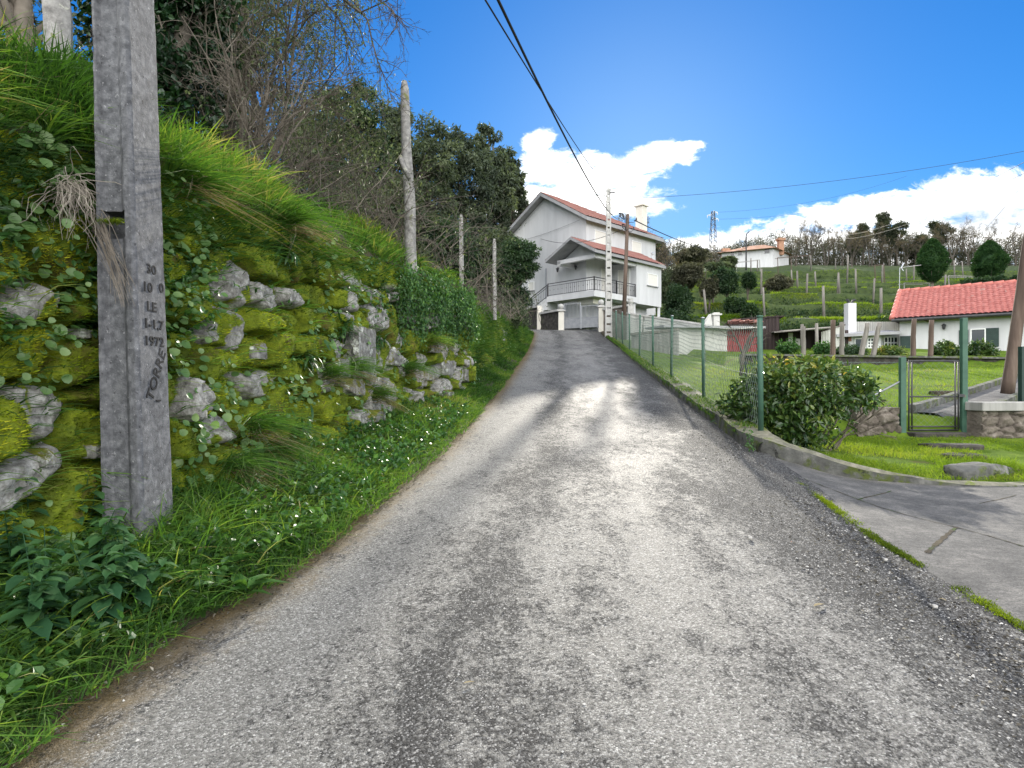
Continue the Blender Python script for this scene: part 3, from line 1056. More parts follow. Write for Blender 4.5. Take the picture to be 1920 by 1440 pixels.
pos = np.stack([bxs[:, None] - out[:, 0:1] * (inset - disp), bys[:, None] - out[:, 1:2] * (inset - disp), zb_[:, None] - .12 + H * 1.05], -1)
mn = fbm(SS * 1.1, H * 1.6, 6, 4)
# amount of moss: .5 moss, towards 0 bare soil in the joints, towards 1 bare stone
soilk = 1 - sstep(.02, .13, gap)
# the middle stretch of the wall shows more bare stone
stone_p = np.interp(bys, [3, 7, 8.3, 12.8, 14], [.06, .08, .62, .66, .05])[:, None]
stonek = (cr[..., 0] < stone_p) * sstep(.04, .14, gap) * sstep(.36, .46, fbm(SS * 5, H * 5, 7, 3)) * (1 - sstep(.80, .92, VV))
tint = .5 - .5 * np.clip(soilk * fade * .9 + sstep(.52, .62, mn) * .8, 0, 1)
tint = np.maximum(tint, .5 + .5 * stonek) * np.where(stonek > .3, 1, 1)
nt, bs, c = newmat('wall_surface')
tn = nt.attr()
a1 = nt.noise(c, 9, 6, .7)
a2 = nt.noise(c, 2.3, 4, .6)
brown = nt.ss(.55, .68, nt.noise(c, 3.1, 4, .6, .3))
mossc = nt.ramp(nt.m('ADD', nt.m('MULTIPLY', a1, .6), nt.m('MULTIPLY', a2, .45)), [(.32, (.032, .045, .009)), (.50, (.10, .135, .012)), (.66, (.21, .255, .018)), (.8, (.26, .23, .04))])
mossc = nt.mix(nt.m('MULTIPLY', brown, .75), mossc, (.085, .060, .022))
soilc = nt.ramp(a1, [(.3, (.012, .010, .008)), (.55, (.035, .027, .019)), (.75, (.09, .07, .046))])
stonec = nt.ramp(nt.noise(c, 17, 6, .7), [(.3, (.085, .08, .072)), (.5, (.27, .262, .245)), (.68, (.50, .50, .475))])
col = nt.mix(nt.ss(.12, .42, nt.m('ADD', tn, nt.m('MULTIPLY', nt.m('SUBTRACT', a1, .5), .5))), soilc, mossc)
col = nt.mix(nt.ss(.58, .85, tn), col, stonec)
nt.put(bs.inputs['Base Color'], col)
bs.inputs['Roughness'].default_value = .92
bs.inputs['Specular IOR Level'].default_value = .2
nt.put(bs.inputs['Normal'], nt.bump(nt.m('ADD', a1, nt.m('MULTIPLY', nt.noise(c, 60, 5, .7), .5)), .8, .03))
wall = thing('dry_stone_wall', 'mossy dry stone retaining wall overgrown with grass along the lane', 'stone wall', (bxs[0], bys[0], zb_[0]))
b_ = MB()
b_.grid(pos, tint=tint)
obj('wall_face', b_, 'wall_surface', wall, smooth=True)
WP = pos                      # wall points for placing plants
WN = unit(np.cross(np.gradient(pos, axis=1), np.gradient(pos, axis=0)))
if (WN[..., 0].mean()) < 0:
    WN = -WN
WPX = np.stack([960 + F * pos[..., 0] / np.maximum(pos[..., 1], .3), 720 - F * (pos[..., 2] - EYE) / np.maximum(pos[..., 1], .3)], -1)
wok = (pos[..., 1] > 1.5)


def wall_at(px, py):
    d = np.hypot(WPX[..., 0] - px, WPX[..., 1] - py) + np.where(wok, 0, 1e5) + pos[..., 1] * .8
    i = np.unravel_index(np.argmin(d), d.shape)
    return pos[i], np.array([out[i[0], 0], out[i[0], 1], .0])


# bank above the wall, swept back to the wooded slope
top = pos[:, -1]
o = np.concatenate([np.linspace(0, 1.2, 22), np.linspace(1.3, 3.6, 22), np.array([4, 4.6, 5.5, 7, 9, 12, 16, 22, 30, 42])])
OO = np.broadcast_to(o, (len(S), len(o)))
rise = 1.08 * (1 - np.exp(-OO / 1.0)) + .10 * OO
bz = top[:, 2:3] + rise * np.interp(bys, [13, 14.5, 41], [1, .75, .6])[:, None] + (fbm(SS[:, :1] * 1.2 + 0 * OO, OO * 1.2, 3, 4) - .5) * .5 * sstep(0, .5, OO)
oo = out[:, None, :] * (1 - sstep(0, 1.0, OO))[..., None] + outs[:, None, :] * sstep(0, 1.0, OO)[..., None]
bank = np.stack([top[:, 0:1] - oo[..., 0] * OO, top[:, 1:2] - oo[..., 1] * OO, bz], -1)
mk = np.ones((len(S) - 1, len(o) - 1), bool)
mk[bys[:-1] > 35.5] = (o[:-1] < 3)[None, :]
b_ = MB()
b_.grid(bank, tint=.4, mask=mk)
obj('bank', b_, 'soil', smooth=True, kind='structure', label='grassy bank above the stone wall')
BK = bank
# ------------------------------------------------------------------ plants on the left side


def samp(G, n, w):
    """n random points on grid G (m,k,3) with cell weights w (m-1,k-1)"""
    a = np.linalg.norm(np.cross(G[1:, :-1] - G[:-1, :-1], G[:-1, 1:] - G[:-1, :-1]), axis=-1)
    p = (a * w).reshape(-1)
    p = p / p.sum()
    c = rng.choice(len(p), n, p=p)
    i, j = np.unravel_index(c, a.shape)
    u, v_ = rng.random(n)[:, None], rng.random(n)[:, None]
    q = G[i, j] * (1 - u) * (1 - v_) + G[i + 1, j] * u * (1 - v_) + G[i, j + 1] * (1 - u) * v_ + G[i + 1, j + 1] * u * v_
    return q, i, j


cw = lambda A: (A[:-1, :-1] + A[1:, 1:]) / 2
Yw = cw(WP[..., 1])
vis = (Yw > 2.6) * np.clip(4 / np.maximum(Yw, 2.5), 0, 1.3) ** 1.6
outn = np.stack([out[:, 0], out[:, 1], 0 * out[:, 0]], -1)

# moss nap on the wall face
tw = cw(tint)
mossw = np.clip(1 - np.abs(tw - .5) * 3.2, 0, 1)
q, i, j = samp(WP, 110000, vis * mossw)
b_ = MB()
tn_ = fbm(q[:, 1] * 2.2, q[:, 2] * 2.8, q[:, 0], 4)
blades(b_, q, unit(outn[i] + np.array([0, 0, .5])), .022 + .012 * rng.random(len(q)), .009, .9, .4, 1, tint=np.clip((tn_ - .5) * 3.0 + .50, 0, 1), tvar=.14)
mo = obj('moss', b_, 'moss_blade', wall, kind='stuff')

# pennywort: small round dished leaves
b_ = MB()
pw = sstep(.45, .62, fbm(cw(SS) * .9, cw(H) * 1.4, 12, 3)) * (np.abs(tw - .9) > .2)
q, i, j = samp(WP, 520, vis * pw)
q = np.repeat(q, 6, 0) + rng.normal(size=(len(q) * 6, 3)) * np.array([.05, .10, .07])
n_ = unit(np.repeat(outn[i], 6, 0) + np.array([.0, -.35, .75]) + rng.normal(size=q.shape) * .35)
q = q + np.repeat(outn[i], 6, 0) * (.03 + .03 * rng.random((len(q), 1)))
r_ = (.017 + .024 * rng.random(len(q)) ** 1.5)
a = np.arange(9) * 2 * math.pi / 9
u_ = unit(np.cross(n_, rng.normal(size=n_.shape)))
v_ = np.cross(n_, u_)
ring = q[:, None, :] + r_[:, None, None] * (np.cos(a)[None, :, None] * u_[:, None, :] + np.sin(a)[None, :, None] * v_[:, None, :]) * (1 + .08 * np.cos(3 * a))[None, :, None]
V = np.concatenate([(q - n_ * (r_ * .28)[:, None])[:, None, :], ring], 1)
bb = np.arange(len(q))[:, None] * 10
tri = np.concatenate([bb + np.array([[0, 1 + k, 1 + (k + 1) % 9]]) for k in range(9)])
b_.add(V.reshape(-1, 3), tri, np.repeat(np.clip(rng.normal(.5, .2, len(q)), 0, 1), 10))
obj('pennywort', b_, 'pennywort_leaf', smooth=True, kind='stuff', label='small round pennywort leaves growing on the mossy wall', cat='wall plants')

# bare stones standing proud of the moss


def rock(w_, h_, dp, seed, ex=3.2, nu=40, nv=28):
    g = np.random.default_rng(seed)
    th = np.linspace(0, 2 * math.pi, nu, endpoint=False)
    ph = np.linspace(-math.pi / 2, math.pi / 2, nv)
    T_, Ph = np.meshgrid(th, ph)
    d = np.stack([np.cos(Ph) * np.cos(T_), np.cos(Ph) * np.sin(T_), np.sin(Ph)], -1)
    # intersection of random half spaces gives broken faces
    pl = unit(g.normal(size=(7, 3)))
    pl = np.concatenate([pl, np.eye(3), -np.eye(3)])
    ds = np.concatenate([.80 + .3 * g.random(7), .70 + .25 * g.random(6)])
    r = np.min(np.where((d @ pl.T) > .05, ds / np.maximum(d @ pl.T, .05), 9), -1)
    r = r * (1 + .13 * (fbm(d[..., 0] * 3 + seed, d[..., 1] * 3, d[..., 2] * 3, 4) - .5))
    p = d * r[..., None] * np.array([w_, dp, h_]) / 2 * 1.1
    idx = np.arange(nu * nv).reshape(nv, nu)
    f = np.stack([idx[:-1], np.roll(idx[:-1], -1, 1), np.roll(idx[1:], -1, 1), idx[1:]], -1).reshape(-1, 4)
    return p.reshape(-1, 3), f


ST = [(690, 578, 66, 84), (684, 662, 40, 92), (664, 726, 34, 34), (712, 722, 38, 36), (738, 668, 34, 50), (772, 640, 26, 40), (770, 600, 24, 30), (776, 572, 16, 26),
      (815, 650, 26, 34), (846, 582, 30, 44), (870, 600, 16, 50), (838, 690, 26, 38), (862, 662, 18, 34), (874, 700, 14, 40), (640, 690, 30, 46),
      (482, 655, 44, 56), (350, 634, 40, 26), (150, 624, 58, 34), (26, 612, 60, 44), (80, 858, 34, 60), (176, 848, 58, 50), (700, 780, 34, 26), (800, 700, 22, 30), (840, 740, 24, 24), (742, 560, 20, 34)]
for k, (px, py, w_, h_) in enumerate(ST):
    p, n = wall_at(px, py)
    s_ = p[1] / F
    along = np.array([-n[1], n[0], 0])
    # width seen at an angle: the wall runs away from the eye
    vx = abs(along @ np.array([1, -(px - 960) / F, 0]))
    ww = min(w_ * s_ / max(vx, .3), .95)
    q_ = 1 if 600 < px < 730 else .62 if px < 520 else .8
    pts, f = rock(ww * q_, h_ * s_ * q_, .26, 40 + k)
    Q = pts[:, 0:1] * along + pts[:, 1:2] * n + pts[:, 2:3] * np.array([0, 0, 1.0])
    c_ = p + n * (-.075 + .01 * (k % 3))
    b_ = MB()
    b_.add(Q + c_, f)
    obj('stone', b_, 'wall_stone', wall, smooth=False)

# grass on top of the bank and hanging over its lip
Yb = cw(BK[..., 1])
dist = np.hypot(cw(BK[..., 0]), Yb)
ob = np.broadcast_to(((o[:-1] + o[1:]) / 2)[None, :], Yb.shape)
visb = (Yb > 2.2) * (np.clip(5 / np.maximum(dist, 3), 0, 1.2) ** 1.7) * (ob < 3.4) * (1.25 - .3 * ob) * (.12 + 1.7 * sstep(.40, .56, fbm(cw(BK[..., 0]) * 1.6, Yb * 1.1, 3, 3)))
q, i, j = samp(BK, 1900, visb)
b_ = MB()
hgt_ = .15 + .22 * sstep(.35, .7, fbm(q[:, 0] * 1.3, q[:, 1] * 1.3, 2, 3))
hgt_ = hgt_ * np.interp(q[:, 1], [3, 9, 14, 30], [1, .8, .6, .8])
tufts(b_, q, 20, .05 + .05 * rng.random(len(q)), hgt_, .0125 * (1 + .05 * q[:, 1]), .75, .55, 3, tint=np.clip(.45 + (fbm(q[:, 0] * 1.5, q[:, 1] * 1.5, 5, 3) - .5) * 1.8, .05, .88), tvar=.2, tilt=outn[i] * .05)
q, i, j = samp(BK, 8000, visb)
blades(b_, q, np.array([0, 0, 1.0]), .12, .010 * (1 + .06 * q[:, 1]), .8, .7, 3, tint=.4, tvar=.15)
obj('bank_grass', b_, 'grass', smooth=True, kind='stuff', label='long green grass on the bank top hanging over the wall', cat='grass')
q, i, j = samp(BK, 90, visb * (ob < .45))
b_ = MB()
tufts(b_, q, 30, .06, .26, .010 * (1 + .06 * q[:, 1]), .8, 1.3, 4, tint=.5, tvar=.18, tilt=outn[i] * .45)
obj('hanging_grass', b_, 'grass', smooth=True, kind='stuff', label='drooping grass blades over the lip of the wall', cat='grass')
# dry straw stems in the bank grass
q, i, j = samp(BK, 2200, visb)
b_ = MB()
blades(b_, q, unit(outn[i] * .15 + np.array([0, 0, 1.0])), .26, .0045 * (1 + .06 * q[:, 1]), .9, .5, 3, tint=.5, tvar=.25)
obj('dry_grass', b_, 'dry_leaf', kind='stuff', label='straw coloured dead grass stems mixed in the bank grass', cat='dry grass')
# leafy weeds that cover the upper face and the low far bank
q, i, j = samp(WP, 6500, vis ** .7 * (cw(VV) > .55) * (.05 + sstep(.56, .70, fbm(cw(SS) * .8, cw(H), 31, 3))) + (Yw > 13.9) * .06)
b_ = MB()
q = q + outn[i] * (.02 + .07 * rng.random((len(q), 1)))
leaves(b_, q, unit(outn[i] + rng.normal(size=q.shape) * .8), unit(outn[i] * .5 + np.array([0, 0, 1.0]) + rng.normal(size=q.shape) * .4), .035 + .035 * rng.random(len(q)), .022 + .02 * rng.random(len(q)), .5, .2, shape=6)
obj('wall_weeds', b_, 'weed_leaf', kind='stuff', label='leafy green weeds rooted in the upper wall joints', cat='weeds')
# short grass on the upper face and on the far low bank
q, i, j = samp(WP, 26000, vis * (.05 + .42 * sstep(.74, .98, cw(VV))) + np.where(Yw > 13.9, .30 * (10 / np.maximum(Yw, 8)) ** .8, 0) * (.3 + .7 * sstep(.4, .6, fbm(cw(SS) * .5, cw(H) * 1.2, 33, 3))))
b_ = MB()
blades(b_, q, unit(outn[i] * .8 + np.array([0, 0, .7])), .13 + .10 * rng.random(len(q)), .006 * (1 + .07 * q[:, 1]), .7, 1.0, 3, tint=np.clip(.40 + (fbm(q[:, 1] * .9, q[:, 2] * 1.4, 5, 3) - .5) * 1.6, .05, .9), tvar=.14, pref=outn[i])
obj('wall_grass', b_, 'grass', smooth=True, kind='stuff', label='short grass growing out of the wall face', cat='grass')
# ivy curtain over the wall corner
q, i, j = samp(WP, 9500, ((Yw > 9.6) & (Yw < 14.05)) * sstep(.40, .75, cw(VV) + .25 * (fbm(cw(SS) * 1.1, cw(H) * .6, 3, 3) - .5)))
b_ = MB()
q = q + outn[i] * (.03 + .22 * rng.random((len(q), 1)) * sstep(.3, .8, VV[i, j])[:, None])
q[:, 2] += (rng.random(len(q)) - .35) * .3
leaves(b_, q, unit(outn[i] * .4 + np.array([0, 0, -1.0]) + rng.normal(size=q.shape) * .5), unit(outn[i] + np.array([0, 0, .4]) + rng.normal(size=q.shape) * .35), .055, .042, .62, .25, shape=6)
obj('ivy', b_, 'weed_leaf', kind='stuff', label='ivy curtain hanging over the end of the stone wall', cat='ivy')

# ---- verge grass and weeds at the wall foot
def verge_pts(n, y0, y1, t0, t1, pw=1.5):
    y = y0 * (y1 / y0) ** (rng.random(n) ** pw)
    t = t0 + (t1 - t0) * rng.random(n)
    x = xl(y) + (wx(y) - .30 - xl(y)) * t
    return np.column_stack([x, y, zv(x, y)]), t


q, t_ = verge_pts(34000, 1.2, 38, -.09, 1.06, .8)
b_ = MB()
hh = (.13 + .23 * sstep(.35, .65, fbm(q[:, 0] * 1.7, q[:, 1] * 1.4, 2, 3))) * (.62 + .55 * sstep(0, .35, t_)) * np.interp(q[:, 1], [1, 3.5, 6.5, 20, 40], [1.1, 1.0, .62, .6, .75])
blades(b_, q, np.array([0, 0, 1.0]), hh, .0085 * (1 + .05 * q[:, 1]), .8, .8, 3, tint=np.clip(.36 + (fbm(q[:, 0] * .8, q[:, 1] * .8, 5, 3) - .5) * 1.4 + .28 * sstep(5, 8, q[:, 1]) * (1 - sstep(9.5, 13, q[:, 1])), .05, .85), tvar=.13, pref=np.array([.15, 0, 0]))
qt, tt2 = verge_pts(900, 1.2, 20, .0, 1.0, .8)
tufts(b_, qt, 26, .05, .20 * np.interp(qt[:, 1], [1, 4, 7, 20], [1.1, 1, .65, .6]) * np.interp(tt2, [0, .3, 1], [.7, 1, 1.1]), .0062 * (1 + .06 * qt[:, 1]), 1.0, .8, 3, tint=np.clip(.45 + (fbm(qt[:, 0] * .8, qt[:, 1] * .8, 5, 3) - .5) * 1.3, .05, .85))
obj('verge_grass', b_, 'grass', smooth=True, kind='stuff', label='rough green grass along the left edge of the lane', cat='grass')
q, t_ = verge_pts(4200, 1.2, 13, .02, .8, .8)
b_ = MB()
blades(b_, q, np.array([0, 0, 1.0]), .30 * np.interp(q[:, 1], [1, 4, 7, 20], [1, 1, .6, .55]), .012, .9, 1.0, 4, tint=.66, tvar=.14, pref=np.array([.7, -.2, 0]))
obj('tall_verge_grass', b_, 'grass', smooth=True, kind='stuff', label='taller arching grass blades along the left verge', cat='grass')
qe, te = verge_pts(7000, 1.2, 22, -.13, .12, .8)
qe = qe[fbm(qe[:, 0] * 2.5, qe[:, 1] * 2.5, 8, 3) > .47]
b_ = MB()
blades(b_, qe, np.array([.25, 0, 1.0]), .10, .007 * (1 + .05 * qe[:, 1]), .9, .8, 3, tint=.5, tvar=.2)
obj('edge_grass', b_, 'grass', smooth=True, kind='stuff', label='ragged short grass creeping over the left road edge', cat='grass')
n_ = 2600
y = 1.3 * (30 / 1.3) ** rng.random(n_)
ql = np.column_stack([xl(y) + .10 * rng.normal(size=n_) + .03, y, zr(y) - .02])
b_ = MB()
leaves(b_, ql + np.array([0, 0, .012]), unit(rng.normal(size=(n_, 3)) * np.array([1, 1, .15])), unit(rng.normal(size=(n_, 3)) * .25 + np.array([0, 0, 1.0])), .012 + .022 * rng.random(n_), .006 + .010 * rng.random(n_), .35, .3, shape=4)
n_ = 3200
y = 2.0 * (14 / 2.0) ** rng.random(n_)
u = 1 - np.abs(rng.normal(size=n_)) * .075 - .015
ql = np.column_stack([xl(y) + (xr(y) - xl(y)) * u, y, zr(y) - .05 * np.abs((u - .5) * 2) ** 2.5 + .006])
ql = ql[fbm(ql[:, 0] * 1.2, ql[:, 1] * .8, 3, 3) > .42]
n_ = len(ql)
leaves(b_, ql, unit(rng.normal(size=(n_, 3)) * np.array([1, 1, .15])), unit(rng.normal(size=(n_, 3)) * .25 + np.array([0, 0, 1.0])), .010 + .024 * rng.random(n_), .006 + .012 * rng.random(n_), .3, .35, shape=4)
obj('leaf_litter', b_, 'litter_leaf', kind='stuff', label='small dead leaf scraps along both road edges', cat='leaf litter')
# clover and small rosettes
q, t_ = verge_pts(1500, 1.3, 11, .02, 1.0, .8)
b_ = MB()
k_ = 6
qq = np.repeat(q, k_, 0) + rng.normal(size=(len(q) * k_, 3)) * np.array([.035, .035, .012])
qq[:, 2] += .03 + .11 * np.repeat(rng.random(len(q)), k_)
leaves(b_, qq, rdir(len(qq), .3), unit(rng.normal(size=qq.shape) * .4 + np.array([0, 0, 1.0])), .045 + .03 * rng.random(len(qq)), .035 + .02 * rng.random(len(qq)), np.repeat(np.clip(rng.normal(.5, .2, len(q)), 0, 1), k_), .08, shape=6)
obj('clover', b_, 'weed_leaf', kind='stuff', label='low clover and weed leaves among the verge grass', cat='weeds')

# nettles round the foot of the pole
NP = [(120, 955, 3.7), (60, 930, 3.55), (180, 990, 3.4), (30, 990, 3.2), (230, 1010, 3.35), (110, 1040, 3.0), (190, 1050, 3.0), (20, 900, 3.6), (150, 930, 3.75), (70, 1050, 2.8), (250, 1045, 3.2)]
for k, (px, py, d) in enumerate(NP):
    x = X(px, d)
    base = np.array([x, d, zv(x, d) if x > wx(d) - .3 else zv(wx(d) - .3, d)])
    topz = Zp(py - 38, d)
    t = thing('nettle_plant', '', 'nettle', base, 'nettles at the foot of the concrete pole')
    sb, lb = MB(), MB()
    for s_ in range(3):
        e_ = np.array([x + rng.normal() * .09, d + rng.normal() * .08, max(topz - s_ * .07, base[2] + .12)])
        mid_ = (base + e_) / 2 + rng.normal(size=3) * .02
        pth = np.array([base + rng.normal(size=3) * .01, mid_, e_])
        sb.tube(pth, [.005, .004, .002], 5)
        hgt2 = e_[2] - base[2]
        m_ = 7
        for a in range(m_):
            f_ = .25 + .75 * a / (m_ - 1)
            c_ = pth[0] * (1 - f_) ** 2 + 2 * pth[1] * f_ * (1 - f_) + pth[2] * f_ ** 2
            az = a * 1.57 + s_
            dv = np.array([[math.cos(az), math.sin(az), .1], [-math.cos(az), -math.sin(az), .1]])
            L = .165 * (1.15 - .70 * f_) * (.8 + .4 * rng.random())
            leaves(lb, np.array([c_, c_]), dv, np.array([[0, 0, 1.0]] * 2), L, L * .62, .35 + .4 * f_, .1, curl=.35, shape=6)
    obj('stem', sb, 'nettle_leaf', t)
    obj('foliage', lb, 'nettle_leaf', t, smooth=True)
    t['label'] = ['tall dark green nettle close against the left of the concrete pole', 'nettle with wide leaves in front of the mossy stones', 'nettle just in front of the concrete pole foot', 'low nettle at the left edge among clover', 'short nettle touching the pole base',
                  'small nettle below the big nettle clump', 'nettle in grass below the pole base', 'nettle against the wall at the left border', 'dark nettle between wall and pole', 'lowest nettle in the verge grass', 'nettle tip at the right corner of the pole foot'][k]

# dock leaves
for k, (px, py, d, n_, lab) in enumerate([(345, 1000, 3.9, 7, 'broad dock leaves beside the right corner of the concrete pole'), (462, 1035, 3.45, 8, 'yellow green dock plant leaning over the road edge'), (410, 1010, 3.7, 6, 'holed pale dock leaf plant behind the grass tuft')]):
    base = np.array([X(px, d), d, zv(X(px, d), d)])
    t = thing('dock_plant', lab, 'dock plant', base, 'dock plants beside the pole')
    lb = MB()
    for a in range(n_):
        az = rng.random() * 6.28
        leaves(lb, base[None] + rng.normal(size=(1, 3)) * .015 + np.array([0, 0, .05]), np.array([[math.cos(az), math.sin(az), .25 + .7 * rng.random()]]), np.array([[.5 * rng.normal(), .5 * rng.normal(), 1.0]]), .10 + .11 * rng.random(), .06 + .035 * rng.random(), .35 + .5 * rng.random(), .12, curl=.3 + .5 * rng.random(), shape=6)
    obj('foliage', lb, 'weed_leaf', t, smooth=True)

# dark rosettes and grass tufts rooted in the wall
RP = [(640, 612, 'dark leafy rosette plant left of the largest bare stone'), (556, 676, 'rosette of lance leaves below the yellow moss'), (548, 800, 'big dark rosette plant low in the wall'), (524, 470, 'small rosette near the top of the wall face'), (700, 640, 'small dark rosette under the largest bare stone'), (735, 800, 'dark fern rosette at the wall foot')]
for px, py, lab in RP:
    p, n = wall_at(px, py)
    t = thing('rosette_plant', lab, 'plant', p, 'leafy rosettes on the wall')
    lb = MB()
    m_ = 46
    c_ = np.repeat(p[None] + n * .05, m_, 0) + rng.normal(size=(m_, 3)) * .05
    dd = unit(rdir(m_) + n * .9 + np.array([0, -.2, .15]))
    leaves(lb, c_, dd, unit(n * .3 + np.array([0, 0, 1.0]) + 0 * c_), .11 + .09 * rng.random(m_), .030, .45, .15, curl=.5, shape=6)
    obj('foliage', lb, 'weed_leaf', t, smooth=True)
GP = [(470, 800, .42, 'long arching grass tuft at the wall foot right of the pole'), (430, 872, .34, 'grass tuft with dead brown base beside the pole'), (655, 690, .36, 'grass tuft hanging beside the narrow bare stone'), (700, 740, .30, 'thin grass tuft below the bare stones'), (760, 690, .36, 'drooping grass tuft in the middle of the wall'), (805, 640, .34, 'yellow grass tuft under the ivy'),
      (560, 360, .5, 'thick grass tuft spilling over the wall top'), (610, 700, .3, 'grass tuft below the dark rosette'), (500, 850, .4, 'wide grass tuft at the foot of the wall'), (350, 330, .5, 'long grass tuft on the wall top right of the pole')]
for k, (px, py, L, lab) in enumerate(GP):
    p, n = wall_at(px, py)
    t = thing('grass_tuft', lab, 'grass tuft', p, 'grass tufts rooted in the wall')
    b_ = MB()
    m_ = 210
    blades(b_, np.repeat(p[None], m_, 0) + rng.normal(size=(m_, 3)) * np.array([.05, .07, .04]), unit(n * .8 + np.array([0, 0, .8])), L, .0075, .8, 1.3, 4, tint=.35 if k != 5 else .7, tvar=.15, pref=n * .9)
    obj('foliage', b_, 'grass', t, smooth=True)
    b_ = MB()
    blades(b_, np.repeat(p[None] - np.array([0, 0, .04]), 45, 0) + rng.normal(size=(45, 3)) * .05, unit(n + np.array([0, 0, .1])), L * .8, .006, .8, 1.6, 3, tint=.45, tvar=.2, pref=n)
    obj('dead_blades', b_, 'dry_leaf', t)

# hanging dry roots left of the pole
p, n = wall_at(92, 350)
t = thing('dry_root_bundle', 'pale dry roots hanging from a hole in the wall left of the pole', 'roots', p)
b_ = MB()
for k in range(130):
    a0 = p + n * .13 + np.array([rng.normal() * .03, rng.normal() * .035, rng.normal() * .03])
    L = .16 + .30 * rng.random() ** 1.5
    pth = [a0]
    dv = unit(n * .8 + np.array([rng.normal() * .5, -.3 + rng.normal() * .4, .2]))
    for s_ in range(9):
        dv = unit(dv + np.array([0, 0, -.42]) + rng.normal(size=3) * .42)
        pth.append(pth[-1] + dv * L / 9)
    b_.tube(pth, np.linspace(.0028, .0010, 10), 4, cap=False)
obj('pale_roots', b_, 'dry_root', t)
b_ = MB()
p2, n2 = wall_at(150, 420)
for k in range(34):
    a0 = p2 + n2 * .1 + rng.normal(size=3) * .035
    e_ = np.array([X(205 + 35 * rng.random(), 3.62), 3.62 + .1 * rng.random(), Zp(520 + 60 * rng.random(), 3.65)])
    m_ = (a0 + e_) / 2 + np.array([.02, -.05, .07]) + rng.normal(size=3) * .02
    tt_ = np.linspace(0, 1, 8)[:, None]
    b_.tube(a0 * (1 - tt_) ** 2 + 2 * m_ * tt_ * (1 - tt_) + e_ * tt_ ** 2, np.linspace(.0025, .001, 8), 4, cap=False)
obj('brown_stems', b_, 'twig', t)

# ------------------------------------------------------------------ concrete pole with cast lettering
PB = np.array([X(268, 3.77), 3.77])
zrow = [.45, .9, 1.5, 2.0, 2.50, 2.505, 2.665, 2.67, 3.2, 4, 5, 6.2, 7.6]


def pole_ring(z, pocket=False):
    k = (z - .66)
    corner = PB + np.array([-.037 * k, .012 * k])
    wx_, wy_ = .245 - .0090 * k, .345 - .012 * k
    rc = .42 if pocket else .13
    pr_ = [(-1, .0), (-.93, 0), (-.84, rc), (-.42, rc), (-.26, .015), (-.08, 0), (0, .055), (0, 1), (-.08, 1), (-.26, .9), (-.84, .9), (-.93, 1), (-1, 1)]
    return np.array([[corner[0] + u * wx_, corner[1] + v_ * wy_, z] for u, v_ in pr_])


rings = []
for z in zrow:
    rings.append(pole_ring(z, 2.502 < z < 2.668))
rings = np.array(rings)
rings = np.concatenate([rings, rings[:, :1]], 1)
t = thing('concrete_pole', 'tall grey concrete utility pole with cast lettering against the mossy wall', 'utility pole', (PB[0], PB[1], .45))
zz = np.concatenate([np.linspace(zrow[k], zrow[k + 1], max(2, int((zrow[k + 1] - zrow[k]) / .03)), endpoint=False) for k in range(len(zrow) - 1)] + [[zrow[-1]]])
full = np.stack([np.stack([np.interp(zz, zrow, rings[:, c, a]) for a in range(3)], -1) for c in range(rings.shape[1])], 1)
# subdivide round the section and roughen
cs = np.linspace(0, rings.shape[1] - 1, 70)
ci = np.minimum(cs.astype(int), rings.shape[1] - 2)
cf = (cs - ci)[None, :, None]
cs_pts = full[:, ci] * (1 - cf) + full[:, ci + 1] * cf
rough_ = (fbm(cs_pts[..., 0] * 26, cs_pts[..., 1] * 26, cs_pts[..., 2] * 26, 3) - .5) * .006
edge_ = (fbm(cs_pts[..., 2] * 9, ci[None] * 3.7 + 0 * cs_pts[..., 2], 1, 3) - .5) * .008
cen = cs_pts.mean(1, keepdims=True)
dir_ = unit((cs_pts - cen) * np.array([1, 1, 0]))
cs_pts = cs_pts + dir_ * (rough_ + edge_)[..., None]
b_ = MB()
b_.grid(cs_pts, flip=True)
b_.add(cs_pts[-1], np.arange(70)[None, :])
obj('shaft', b_, 'concrete_post', t, smooth=False)
# moss in the step hole
b_ = MB()
mp = np.array([PB[0] - .037 * 2 - .14, PB[1] + .05, 2.60])
blades(b_, mp + rng.normal(size=(260, 3)) * np.array([.035, .02, .006]), np.array([0, -.5, .6]), .03, .006, .9, .5, 1, tint=.35, tvar=.15)
blades(b_, mp + rng.normal(size=(60, 3)) * np.array([.03, .02, .004]) - np.array([0, .03, 0]), np.array([0, -1, -.1]), .05, .003, .9, 1.0, 2, tint=.1, tvar=.05)
obj('moss', b_, 'moss_blade', t, kind='stuff')


def text_mesh(s, size, ext):
    cu_ = bpy.data.curves.new('lettering', 'FONT')
    cu_.body = s
    cu_.size = size
    cu_.extrude = ext
    cu_.align_x = 'CENTER'
    cu_.align_y = 'CENTER'
    cu_.resolution_u = 3
    cu_.offset = size * .012
    ob = bpy.data.objects.new('lettering', cu_)
    COL.objects.link(ob)
    dg = bpy.context.evaluated_depsgraph_get()
    me = ob.evaluated_get(dg).to_mesh()
    V = np.array([v_.co[:] for v_ in me.vertices])
    fs = [list(p_.vertices) for p_ in me.polygons]
    ob.evaluated_get(dg).to_mesh_clear()
    bpy.data.objects.remove(ob)
    return V, fs


